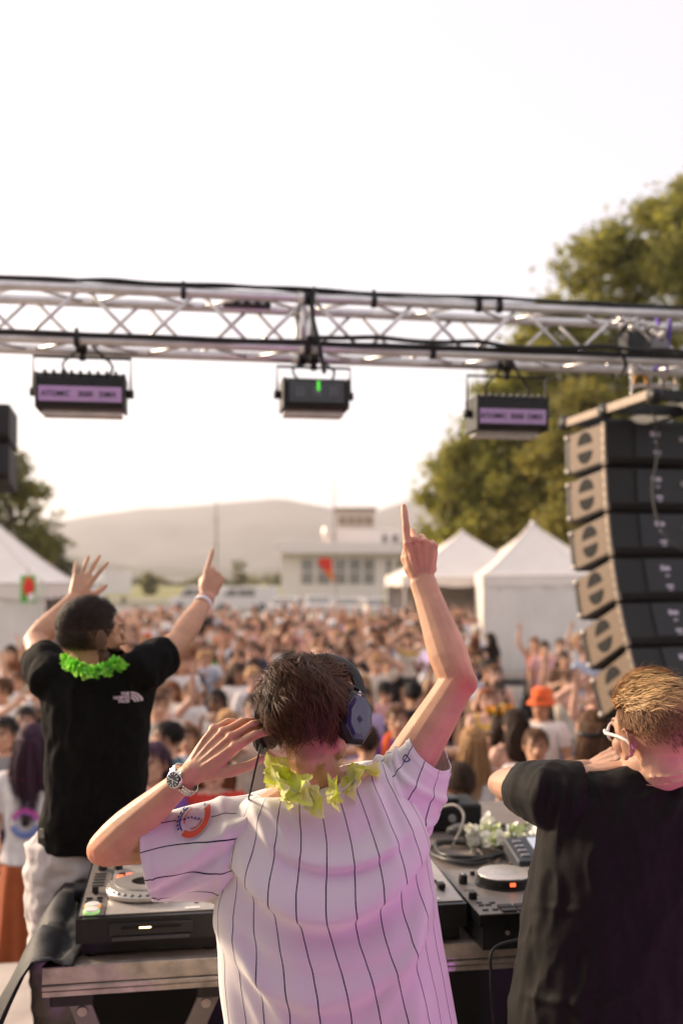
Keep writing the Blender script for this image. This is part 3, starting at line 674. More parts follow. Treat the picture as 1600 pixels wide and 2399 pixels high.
# ================================================================== people: the tools
def remesh(g, voxel, smooth=6, factor=.5, keep=1.0):
    me = bpy.data.meshes.new('tmp'); me.from_pydata([tuple(p) for p in g.v], [], g.f); me.update()
    o = bpy.data.objects.new('tmp', me); COL.objects.link(o)
    m = o.modifiers.new('r', 'REMESH'); m.mode = 'VOXEL'; m.voxel_size = voxel; m.use_smooth_shade = True
    if smooth:
        s = o.modifiers.new('s', 'SMOOTH'); s.factor = factor; s.iterations = smooth
    if keep < 1: dm = o.modifiers.new('d', 'DECIMATE'); dm.ratio = keep
    dg = bpy.context.evaluated_depsgraph_get(); out = bpy.data.meshes.new_from_object(o.evaluated_get(dg))
    bpy.data.objects.remove(o); bpy.data.meshes.remove(me)
    out.shade_smooth()
    return out
def verts(me):
    a = np.empty(len(me.vertices) * 3); me.vertices.foreach_get('co', a); return a.reshape(-1, 3)
def normals(me):
    a = np.empty(len(me.vertices) * 3); me.vertices.foreach_get('normal', a); return a.reshape(-1, 3)
def setv(me, a): me.vertices.foreach_set('co', a.ravel()); me.update()
def set_tint(me, c):
    at = me.color_attributes.new('tint', 'FLOAT_COLOR', 'POINT')
    b = np.ones((len(me.vertices), 4)); b[:, :3] = c; at.data.foreach_set('color', b.ravel())
def fbm(p, s, seed=0, o=3):
    q = [noise.fractal(Vector((a[0] * s + seed, a[1] * s, a[2] * s)), .8, 2.0, o) for a in p]
    return np.array(q)

SKIN = lambda n, c: mat('skin_' + n, c, .48, var=.10, scale=14, bump=.14, bscale=320, spec=.38, tint=True, sss=.12)
SK_DJ = SKIN('warm', (.62, .345, .215)); SK_L = SKIN('tanned', (.50, .27, .165)); SK_R = SKIN('fair', (.64, .375, .25))

CRC = Vector((0, -.012, .03)); CRR = Vector((.076, .098, .090))
def head_pieces(g, M, female=False):
    T = M; R3 = M.to_3x3()
    def b(c, r, rot=None): g.ball(T @ Vector(c), r, R3 @ (rot if rot is not None else Matrix.Identity(3)), 18, 12)
    def tb(pts, rad, flat=None): g.tube([T @ Vector(p) for p in pts], rad, 10, True, flat=flat, up=R3 @ Vector((1, 0, 0)))
    b(CRC, CRR)
    b((0, .040, .015), (.064, .056, .072))
    b((0, .036, -.035), (.058, .060, .072))
    b((0, .040, -.078), (.047, .048, .034)); b((0, .080, -.094), (.022, .017, .019))
    for s in (-1, 1):
        b((s * .044, .062, -.018), (.022, .024, .022)); b((s * .052, .018, -.066), (.014, .034, .026))
        b((s * .031, .083, .010), (.0135, .010, .0095))
        tb([(s * .014, .098, .030), (s * .032, .093, .034), (s * .050, .078, .030)], [.007, .008, .006])
        b((s * .011, .108, -.030), (.009, .011, .008))
        # ear: plate and rim
        er = Matrix.Rotation(s * R(-22), 3, 'Z')
        b((s * .080, -.004, -.008), (.006, .018, .030), er)
        rim = [Vector((s * (.082 + .008 * (1 - math.cos(q)) * .5), -.004 - .019 * math.cos(q) * 1.0, -.004 + .033 * math.sin(q))) for q in np.linspace(-.9, math.pi + .55, 12)]
        rim = [Vector((p.x + s * (-.45 * (p.y + .004)), p.y, p.z)) for p in rim]
        tb(rim, .0042)
        b((s * .081, .008, -.036), (.006, .007, .010))
    tb([(0, .095, .020), (0, .108, -.002), (0, .119, -.024)], [.008, .0095, .0115]); b((0, .117, -.028), (.0125, .012, .009))
    b((0, .096, -.054), (.023, .011, .006)); b((0, .094, -.063), (.021, .011, .007))
def head_tint(me, M, lips=(.80, .55, .55), brow=(.28, .22, .2), scalp=None, beard=None, base=None):
    v = verts(me); I = M.inverted(); Q = v @ np.array(I.to_3x3()).T + np.array(I.translation)
    c = np.ones((len(v), 3)) if base is None else base
    x, y, z = np.abs(Q[:, 0]), Q[:, 1], Q[:, 2]
    near = (np.linalg.norm(Q, axis=1) < .16)
    def put(mask, col): c[mask & near] = np.array(col) * (c[mask & near] if False else 1)
    put((x < .026) & (y > .085) & (z < -.048) & (z > -.070), lips)
    put((x > .013) & (x < .052) & (y > .070) & (z > .026) & (z < .038), brow)
    e = ((x - .031) / .013) ** 2 + ((z - .010) / .0055) ** 2
    put((e < 1) & (y > .07), (.9, 1.3, 1.6)); put((((x - .031) / .006) ** 2 + ((z - .010) / .0062) ** 2 < 1) & (y > .07), (.08, .07, .08))
    if scalp is not None:
        for f, col in scalp:
            k = f(Q)[:, None] * near[:, None]; c[:] = c * (1 - k) + np.array(col) * k
    return c
def hand_pieces(g, W, f, b, right, pose='open', s=1.0, spread=1.0, flex=None):
    W = Vector(W); f = Vector(f).normalized(); b = Vector(b); b = (b - f * b.dot(f)).normalized()
    t = f.cross(b) * (-1 if right else 1)            # towards the thumb
    def L(x, y, z): return W + (t * x + f * y + b * z) * s
    # palm: flattened loft
    rs = []
    for y, hw, hz, ox in ((-.012, .024, .0175, 0), (.012, .029, .017, .001), (.035, .036, .0155, .001), (.06, .040, .014, 0), (.080, .0405, .0115, -.001), (.088, .036, .0085, -.001)):
        rs.append([L(ox + hw * math.copysign(abs(math.cos(q)) ** .8, math.cos(q)), y, hz * math.copysign(abs(math.sin(q)) ** .8, math.sin(q)) - .002) for q in np.linspace(0, 2 * math.pi, 16, endpoint=False)])
    g.rings(rs)
    g.ball(L(.024, .032, -.011), (.017 * s, .017 * s, .017 * s)); g.ball(L(-.024, .03, -.011), (.014 * s, .014 * s, .014 * s))
    curls = {'open': ((8, 10, 8),) * 4, 'soft': ((16, 22, 14), (20, 26, 16), (26, 30, 18), (30, 32, 20)), 'point': ((2, 5, 3), (56, 100, 70), (64, 100, 70), (66, 98, 70)),
             'fist': ((80, 95, 60),) * 4, 'wide': ((2, 6, 5), (0, 5, 5), (2, 8, 6), (5, 10, 8))}[pose] if flex is None else flex
    base = ((.0312, .090), (.0104, .0965), (-.0106, .092), (-.0308, .082)); lens = ((.044, .026, .021), (.048, .030, .022), (.044, .028, .021), (.034, .021, .019)); rad = (.0091, .0093, .0088, .0078)
    spr = {'wide': (13, 3, -7, -18)}.get(pose, (4, 1, -2, -6))
    tips = []
    if pose == 'point': rad = (.0098,) + rad[1:]; spr = (1, 1, -2, -6)
    for i in range(4):
        a = R(spr[i] * spread); d0 = (f * math.cos(a) + t * math.sin(a)); sd = d0.cross(b).normalized()
        p = L(base[i][0], base[i][1] - .012, 0); pts = [p]; ang = 0; p = p + d0 * .012 * s
        pts.append(p)
        for j in range(3):
            ang += R(curls[i][j]); d = d0 * math.cos(ang) - b * math.sin(ang)
            pts.append(p + d * lens[i][j] * s * .5); p = p + d * lens[i][j] * s; pts.append(p)
        r = rad[i] * s; g.tube(pts, [r * 1.05, r * 1.12, r * .98, r * 1.04, r * .92, r * .95, r * .86, r * .72], 10, True)
        k_ = L(base[i][0], base[i][1], .002); g.ball(k_, .0112 * s); g.tube([L(base[i][0] * .45, .015, .0115), L(base[i][0] * .8, .055, .0120), k_ + b * .004 * s], [.0035 * s, .0042 * s, .006 * s], 8, True)
        tips.append(p)
    th = {'open': (42, 30, 12), 'wide': (50, 22, 4), 'soft': (40, 24, 16), 'point': (20, -22, 40), 'fist': (18, -24, 42)}[pose if pose in ('open', 'wide', 'soft', 'point', 'fist') else 'open']
    p = L(.020, .018, -.008); out = R(th[0]); d = (f * math.cos(out) + t * math.sin(out) - b * .28).normalized()
    pts = [p]; p = p + d * .046 * s; pts.append(p)
    d = (f * math.cos(R(th[1])) + t * math.sin(R(th[1])) - b * (.35 + (.35 if pose in ('point', 'fist') else 0))).normalized(); pts.append(p + d * .018 * s); p = p + d * .034 * s; pts.append(p)
    d = (f * math.cos(R(th[1] - th[2])) + t * math.sin(R(th[1] - th[2])) - b * .35).normalized(); p = p + d * .026 * s; pts.append(p)
    g.tube(pts, [.0145 * s, .0122 * s, .0108 * s, .0104 * s, .0082 * s], 10, True); tips.append(p)
    return tips
def arm_pieces(g, sh, el, wr, side, s=1.0):
    sh, el, wr = Vector(sh), Vector(el), Vector(wr)
    T = (0, .18, .38, .6, .8, 1); rr = (.056, .0555, .053, .0485, .0435, .0405)
    g.tube([sh.lerp(el, t) for t in T], [r * s for r in rr], 14, True)
    T = (0, .12, .26, .45, .66, .85, 1); rr = (.0405, .0435, .0445, .0405, .0340, .0290, .0272); fl = [(1, 1), (1, 1), (1.03, .97), (1.05, .95), (1.08, .92), (1.14, .86), (1.18, .80)]
    g.tube([el.lerp(wr, t) for t in T], [r * s for r in rr], 14, True, flat=fl, up=side)
    a = (el - sh).normalized(); b = (wr - el).normalized(); o = (a - b); o = o.normalized() if o.length > .05 else Vector((0, 0, 0))
    g.ball(el + o * .014 * s, .032 * s)
def leg_pieces(g, hip, kn, an, toe, s=1.0):
    hip, kn, an, toe = map(Vector, (hip, kn, an, toe))
    g.tube([hip.lerp(kn, t) for t in (0, .25, .5, .75, 1)], [.088 * s, .084 * s, .074 * s, .062 * s, .054 * s], 14, True)
    g.tube([kn.lerp(an, t) for t in (0, .15, .35, .6, .85, 1)], [.052 * s, .054 * s, .056 * s, .046 * s, .036 * s, .036 * s], 14, True)
    d = (toe - an); g.tube([an + Vector((0, 0, -.03)), an.lerp(toe, .5) + Vector((0, 0, -.02)), toe], [.036 * s, .036 * s, .028 * s], 10, True)
def ellring(c, ax, ay, hw, hd, n=28, p=2.3):
    out = []
    for q in np.linspace(0, 2 * math.pi, n, endpoint=False):
        cx, sy = math.cos(q), math.sin(q); out.append(c + ax * (hw * math.copysign(abs(cx) ** (2 / p), cx)) + ay * (hd * math.copysign(abs(sy) ** (2 / p), sy)))
    return out
def torso_pieces(g, levels, inflate=0.0):
    "levels: (centre, half width, half depth, right axis, forward axis)"
    g.rings([ellring(Vector(c), Vector(ax), Vector(ay), hw + inflate, hd + inflate) for c, hw, hd, ax, ay in levels])

# hair made of strands -------------------------------------------------------
def hair_mat(name, c, rough=.42):
    if name in MATS: return MATS[name]
    m = bpy.data.materials.new(name); m.use_nodes = True; t = m.node_tree; b = t.nodes['Principled BSDF']
    gi = t.nodes.new('ShaderNodeNewGeometry'); cr = t.nodes.new('ShaderNodeValToRGB')
    cr.color_ramp.elements[0].color = (c[0] * .45, c[1] * .45, c[2] * .45, 1); cr.color_ramp.elements[1].color = (min(1, c[0] * 1.9), min(1, c[1] * 1.8), min(1, c[2] * 1.7), 1)
    t.links.new(gi.outputs['Random Per Island'], cr.inputs['Fac']); t.links.new(cr.outputs[0], b.inputs['Base Color'])
    b.inputs['Roughness'].default_value = rough + .12; b.inputs['Specular IOR Level'].default_value = .22
    MATS[name] = m; return m
def strands(g, M, n, region, length, flow, lift, wave, width, seed, steps=7, base=1.0, clump=0.0):
    "hair ribbons on the skull; region(u)->0..1 chance, flow(p,u)->direction, both in head coordinates"
    rnd = np.random.RandomState(seed); made = 0; tries = 0
    while made < n and tries < n * 12:
        tries += 1
        u = Vector(rnd.normal(size=3)).normalized()
        k = region(u)
        if rnd.rand() > k: continue
        made += 1
        p = Vector((CRC.x + u.x * CRR.x * base, CRC.y + u.y * CRR.y * base, CRC.z + u.z * CRR.z * base))
        Ln = length(u) * rnd.uniform(.75, 1.2); st = Ln / steps; ph = (noise.noise(u * 3.1) * 9 + rnd.normal() * .5) if clump else rnd.uniform(0, 6.28); lf = lift(u) * rnd.uniform(.55, 1.25); wv = wave(u)
        pts = []; ws = []; off = 0
        for j in range(steps + 1):
            q = Vector(((p.x - CRC.x) / CRR.x, (p.y - CRC.y) / CRR.y, (p.z - CRC.z) / CRR.z)); nl = max(q.length, 1e-4)
            nr = Vector((q.x / CRR.x, q.y / CRR.y, q.z / CRR.z)).normalized()
            s = j / steps; off = lf * math.sin(min(1, s * 1.15) * math.pi * .5)
            want = base + off / .09
            if nl < want: p = Vector((CRC.x + q.x / nl * want * CRR.x, CRC.y + q.y / nl * want * CRR.y, CRC.z + q.z / nl * want * CRR.z))
            fl = flow(p, u); fl = fl - nr * fl.dot(nr); fl = fl.normalized() if fl.length > 1e-5 else Vector((0, 0, -1))
            bn = fl.cross(nr); ww = bn * (math.sin(ph + s * 5.0) * wv * s) + nr * (math.cos(ph * 1.7 + s * 4.2) * wv * .5 * s)
            pts.append((p + ww, bn)); ws.append(width * (1 - .75 * s ** 2))
            p = p + fl * st + nr * (rnd.normal() * .0006)
        i0 = len(g.v)
        for (c, bn), wd in zip(pts, ws):
            g.v.append(tuple(M @ (c - bn * wd))); g.v.append(tuple(M @ (c + bn * wd)))
        for j in range(steps): g.f.append((i0 + 2 * j, i0 + 2 * j + 1, i0 + 2 * j + 3, i0 + 2 * j + 2)); g.mi.append(0)
def cap(g, M, base, test, lump=.006, seed=0, n=36):
    "scalp shell under the strands"
    v = []; f = []; ok = []
    for j in range(n + 1):
        t = -math.pi / 2 + math.pi * j / n
        for i in range(n * 2):
            q = math.pi * i / n; u = Vector((math.cos(t) * math.cos(q), math.cos(t) * math.sin(q), math.sin(t)))
            s = base + lump / .09 * noise.fractal(u * 4 + Vector((seed, 0, 0)), .8, 2, 3)
            v.append(M @ Vector((CRC.x + u.x * CRR.x * s, CRC.y + u.y * CRR.y * s, CRC.z + u.z * CRR.z * s))); ok.append(test(u))
    m = n * 2
    for j in range(n):
        for i in range(m):
            a, b_, c, d = j * m + i, j * m + (i + 1) % m, (j + 1) * m + (i + 1) % m, (j + 1) * m + i
            if ok[a] and ok[b_] and ok[c] and ok[d]: f.append((a, b_, c, d))
    g.add(v, f)

# garlands --------------------------------------------------------------------
def garland(name, label, curve, petal, n, m, seed, cord=True, per=7, mats=None, stacked=0):
    rnd = np.random.RandomState(seed); t = thing(name, label, 'garland', curve[0])
    if cord:
        g = G(); g.tube(curve, .0016, 6); obj('cord', g, mat('garland_cord', (.6, .6, .55), .6), t)
    L = len(curve)
    for k in range(n):
        a = curve[int((k + .5) / n * (L - 1))]; b = curve[min(L - 1, int((k + .5) / n * (L - 1)) + 1)]; ax = (b - a); ax = ax.normalized() if ax.length > 1e-6 else Vector((1, 0, 0))
        a = a + Vector(rnd.normal(size=3)) * petal * (.05 + stacked)
        axr = (ax + Vector(rnd.normal(size=3)) * .55).normalized(); e1 = axr.orthogonal().normalized(); e2 = axr.cross(e1)
        g = G()
        for q in range(per):
            an = q * 2 * math.pi / per + rnd.uniform(-.3, .3); d = (e1 * math.cos(an) + e2 * math.sin(an)); L_ = petal * rnd.uniform(.7, 1.15); up = axr * rnd.uniform(-.35, .5); sd = d.cross(axr).normalized(); tw = rnd.uniform(-.4, .4)
            v = []
            for r_ in range(5):
                s = r_ / 4; wd = petal * .42 * math.sin(math.pi * min(1, .16 + s * .80)) ** .8; c = a + d * (L_ * s) + up * (L_ * s * s) + axr * (.12 * petal * math.sin(s * 3))
                for h in (-1, 0, 1): v.append(c + sd * (wd * h * rnd.uniform(.8, 1.2)) + axr * (abs(h) * wd * .35 + tw * wd * h + petal * .06 * rnd.normal()) + d * (petal * .05 * rnd.normal() * (r_ > 1)))
            o = len(g.v); g.add(v, [(r_ * 3 + h, r_ * 3 + h + 1, r_ * 3 + h + 4, r_ * 3 + h + 3) for r_ in range(4) for h in range(2)])
        obj('flower', g, (mats[k % len(mats)] if mats else m), t, smooth=True)
    return t

def petal_mat(name, a, b, tr=.45):
    if name in MATS: return MATS[name]
    m = bpy.data.materials.new(name); m.use_nodes = True; t = m.node_tree; bs = t.nodes['Principled BSDF']; out = t.nodes['Material Output']
    tc = t.nodes.new('ShaderNodeTexCoord'); nz = t.nodes.new('ShaderNodeTexNoise'); nz.inputs['Scale'].default_value = 34; nz.inputs['Detail'].default_value = 3; t.links.new(tc.outputs['Object'], nz.inputs['Vector'])
    cr = t.nodes.new('ShaderNodeValToRGB'); cr.color_ramp.elements[0].position = .38; cr.color_ramp.elements[1].position = .62; cr.color_ramp.elements[0].color = (*a, 1); cr.color_ramp.elements[1].color = (*b, 1)
    t.links.new(nz.outputs['Fac'], cr.inputs['Fac']); t.links.new(cr.outputs[0], bs.inputs['Base Color']); bs.inputs['Roughness'].default_value = .7
    tl = t.nodes.new('ShaderNodeBsdfTranslucent'); t.links.new(cr.outputs[0], tl.inputs['Color']); ms = t.nodes.new('ShaderNodeMixShader'); ms.inputs[0].default_value = tr
    t.links.new(bs.outputs[0], ms.inputs[1]); t.links.new(tl.outputs[0], ms.inputs[2]); t.links.new(ms.outputs[0], out.inputs['Surface']); MATS[name] = m; return m
# ================================================================== the DJ
def basis(right, fwd):
    r = Vector(right).normalized(); f = Vector(fwd); f = (f - r * f.dot(r)).normalized(); return r, f
def HM(px, py, d, yaw, pitch=0, roll=0, s=1.0):
    return Matrix.Translation(P(px, py, d)) @ Matrix.Rotation(R(yaw), 4, 'Z') @ Matrix.Rotation(R(pitch), 4, 'X') @ Matrix.Rotation(R(roll), 4, 'Y') @ Matrix.Scale(s, 4)
JD = 2.15
def dj():
    t = thing('person', 'person in white pinstriped baseball jersey with back turned, one arm raised pointing up', 'person', (P(780, 2400, 2.2).x, 2.2, ZS))
    H = HM(727, 1684, 2.155, -20, -6, -8)
    r, f = basis((1, .03, .04), (0, 1, 0))
    shL, elL, wrL = P(590, 1938, 2.17), P(252, 1986, 2.13), P(452, 1808, 2.06)
    shR, elR, wrR = P(915, 1860, 2.20), P(1072, 1598, 2.24), P(990, 1362, 2.33)
    g = G(); head_pieces(g, H)
    nb = P(757, 1868, 2.17)
    g.tube([H @ Vector((0, -.012, -.03)), H @ Vector((0, -.018, -.075)), nb.lerp(H @ Vector((0, -.018, -.07)), .45), nb, nb + Vector((.005, .02, -.05))], [.050, .051, .052, .057, .07], 18, True)
    for s_ in (shL, shR): g.tube([nb + Vector((0, .01, .02)), nb.lerp(s_, .5) + Vector((0, .01, .015)), s_], [.045, .048, .052], 12, True)
    lv = [(P(788, 2560, 2.2), .165, .11, r, f), (P(784, 2420, 2.19), .17, .115, r, f), (P(778, 2240, 2.18), .145, .1, r, f), (P(770, 2090, 2.17), .165, .11, r, f), (P(765, 1990, 2.17), .175, .11, r, f), (P(762, 1920, 2.18), .16, .095, r, f), (P(758, 1880, 2.18), .09, .07, r, f)]
    torso_pieces(g, lv)
    arm_pieces(g, shL, elL, wrL, (-.3, -.9, .3)); arm_pieces(g, shR, elR, wrR, (1, 0, 0))
    fL = P(566, 1688, 2.07) - wrL
    tipsL = hand_pieces(g, wrL, fL, (-.50, -.80, .34), False, 'soft', 1.10, 1.0, flex=((20, 26, 12), (26, 28, 14), (32, 32, 16), (36, 34, 18)))
    fR = P(984, 1262, 2.34) - wrR
    hand_pieces(g, wrR, fR, (.10, -1, .12), True, 'point', 1.0)
    for sg, kx in ((-1, 720), (1, 850)):
        hp = P(kx, 2520, 2.2); leg_pieces(g, hp, Vector((hp.x, 2.2, ZS + .5)), Vector((hp.x + sg * .02, 2.19, ZS + .1)), Vector((hp.x + sg * .04, 2.36, ZS + .05)))
    me = remesh(g, .0026, 5, keep=.45)
    c = head_tint(me, H); v = verts(me)
    for p, rad, col in ((elR + Vector((.012, -.03, -.004)), .032, (1.05, .62, .66)), (elL + Vector((-.03, -.02, -.01)), .05, (1.03, .80, .78)), (P(985, 1285, 2.31), .045, (1.05, .84, .84)), (P(548, 1705, 2.05), .05, (1.04, .86, .84))):
        k = np.exp(-(np.linalg.norm(v - np.array(p), axis=1) / rad) ** 2)[:, None]; c = c * (1 - k) + c * np.array(col) * k
    set_tint(me, c)
    I = chain(t).inverted(); me.transform(I); link('body', me, SK_DJ, t)
    # hair
    hb = hair_mat('brown_hair', (.062, .026, .011), .42); g = G()
    def scalp(u): return u.z > -.62 and not (u.y > .35 and u.z < .35) and not (abs(u.x) > .72 and u.z < -.12 and u.y > -.15)
    cap(g, H, 1.12, scalp, .014, 3)
    crown = Vector((.03, -.045, .115))
    def flow(p, u):
        d = p - crown; d = Vector((d.x * 1.0, d.y, d.z * .6)); sw = Vector((-d.y, d.x, 0)) * .5
        return (d.normalized() * 1.0 + sw.normalized() * .42 + Vector((noise.noise(u * 2.7), noise.noise(u * 2.7 + Vector((7, 0, 0))), noise.noise(u * 2.7 + Vector((0, 9, 0))) - .25)) * 1.3)
    strands(g, H, 6500, lambda u: 1 if scalp(u) else 0, lambda u: (.080 if u.z > 0 else .055) if u.z > -.3 else .034, flow, lambda u: (.022 if u.z > -.1 else .011) * (1 + .9 * noise.noise(u * 3.4)), lambda u: .011, .0010, 5, 11, 1.10, 1)
    strands(g, H, 240, lambda u: 1 if u.z > -.5 and scalp(u) else 0, lambda u: .08, flow, lambda u: .032, lambda u: .016, .0005, 6, 9, 1.12)
    obj('hair', g, hb, t, smooth=True)
    # trousers
    g = G()
    for sg, kx in ((-1, 720), (1, 850)):
        hp = P(kx, 2500, 2.2); g.tube([hp + Vector((0, 0, .1)), hp, Vector((hp.x, 2.2, ZS + .5)), Vector((hp.x + sg * .02, 2.19, ZS + .04))], [.12, .115, .085, .075], 16)
    g.ball(P(785, 2460, 2.2), (.19, .135, .13)); tm = remesh(g, .012, 4); tm.transform(I); link('trousers', tm, mat('dark_denim', (.02, .022, .03), .8, var=.2, scale=40), t)
    jersey(t)
    return H, wrL, elL, tipsL

# ---- jersey: lofted cloth with draped folds and pinstripes
def stripe_mat(name):
    m = bpy.data.materials.new(name); m.use_nodes = True; t = m.node_tree; b = t.nodes['Principled BSDF']
    at = t.nodes.new('ShaderNodeAttribute'); at.attribute_name = 'stripe'
    def M(op, a, bb=None):
        n = t.nodes.new('ShaderNodeMath'); n.operation = op
        for i, x in enumerate((a, bb)):
            if x is None: continue
            if isinstance(x, (int, float)): n.inputs[i].default_value = x
            else: t.links.new(x, n.inputs[i])
        return n.outputs[0]
    tcw = t.nodes.new('ShaderNodeTexCoord'); nz = t.nodes.new('ShaderNodeTexNoise'); nz.inputs['Scale'].default_value = 14; nz.inputs['Detail'].default_value = 1
    t.links.new(tcw.outputs['Object'], nz.inputs['Vector'])
    u = M('ADD', at.outputs['Fac'], M('MULTIPLY', M('SUBTRACT', nz.outputs['Fac'], .5), .10))
    fr = M('ABSOLUTE', M('SUBTRACT', M('FRACT', u), .5))
    k = M('LESS_THAN', fr, .0235)
    cr = t.nodes.new('ShaderNodeMix'); cr.data_type = 'RGBA'
    cr.inputs[6].default_value = (.80, .765, .77, 1); cr.inputs[7].default_value = (.022, .020, .055, 1)
    t.links.new(k, cr.inputs[0])
    t.links.new(cr.outputs[2], b.inputs['Base Color']); b.inputs['Roughness'].default_value = .62; b.inputs['Sheen Weight'].default_value = .15; b.inputs['Specular IOR Level'].default_value = .3
    n2 = t.nodes.new('ShaderNodeTexNoise'); n2.inputs['Scale'].default_value = 900; t.links.new(tcw.outputs['Object'], n2.inputs['Vector'])
    bp = t.nodes.new('ShaderNodeBump'); bp.inputs['Strength'].default_value = .06; bp.inputs['Distance'].default_value = .002; t.links.new(n2.outputs['Fac'], bp.inputs['Height']); n3 = t.nodes.new('ShaderNodeTexNoise'); n3.inputs['Scale'].default_value = 16; n3.inputs['Detail'].default_value = 4; n3.inputs['Distortion'].default_value = 1.4; n3.noise_type = 'RIDGED_MULTIFRACTAL'
    mp = t.nodes.new('ShaderNodeMapping'); mp.inputs['Scale'].default_value = (1.0, 1.0, .55); t.links.new(tcw.outputs['Object'], mp.inputs['Vector']); t.links.new(mp.outputs[0], n3.inputs['Vector'])
    b2 = t.nodes.new('ShaderNodeBump'); b2.inputs['Strength'].default_value = .16; b2.inputs['Distance'].default_value = .004; t.links.new(n3.outputs['Fac'], b2.inputs['Height']); t.links.new(bp.outputs[0], b2.inputs['Normal']); t.links.new(b2.outputs[0], b.inputs['Normal'])
    return m
def cloth_loft(name, rings, n, sub, disp, stripe, m, parent, closed=True):
    """rings: list of functions/lists giving points; smooth-interpolated along the loft. disp(i_frac, ang, p)->metres outward; stripe(i_frac, ang, p)->phase"""
    K = len(rings); rings = [[Vector(p) for p in r] for r in rings]
    cols = [spline([rings[k][i] for k in range(K)], sub) for i in range(n)]
    rows = len(cols[0]); v0 = np.array([[cols[i][k] for i in range(n)] for k in range(rows)])  # rows,n,3
    cen = v0.mean(axis=1, keepdims=True)
    du = np.roll(v0, -1, 1) - np.roll(v0, 1, 1); dv = np.gradient(v0, axis=0); nr = np.cross(du, dv); nr /= np.maximum(np.linalg.norm(nr, axis=2, keepdims=True), 1e-9)
    if np.sum(nr * (v0 - cen)) < 0: nr = -nr
    fr = (np.arange(rows) / (rows - 1))[:, None] * np.ones((1, n)); an = np.ones((rows, 1)) * (np.arange(n) / n * 2 * math.pi)[None, :]
    v1 = v0 + nr * disp(fr, an, v0)[..., None]
    st = stripe(fr, an, v0)
    g = G(); g.rings([[tuple(p) for p in row] for row in v1], caps=False)
    I = chain(parent).inverted(); vv = np.array([tuple(I @ Vector(p)) for p in g.v])
    me = bpy.data.meshes.new(name); me.from_pydata([tuple(p) for p in vv], [], g.f); me.update(); me.shade_smooth()
    a = me.attributes.new('stripe', 'FLOAT', 'POINT'); a.data.foreach_set('value', st.ravel().astype(np.float32))
    o = link(name, me, m, parent)
    sm = o.modifiers.new('thickness', 'SOLIDIFY'); sm.thickness = .0022; sm.offset = -1
    return o, v1, nr
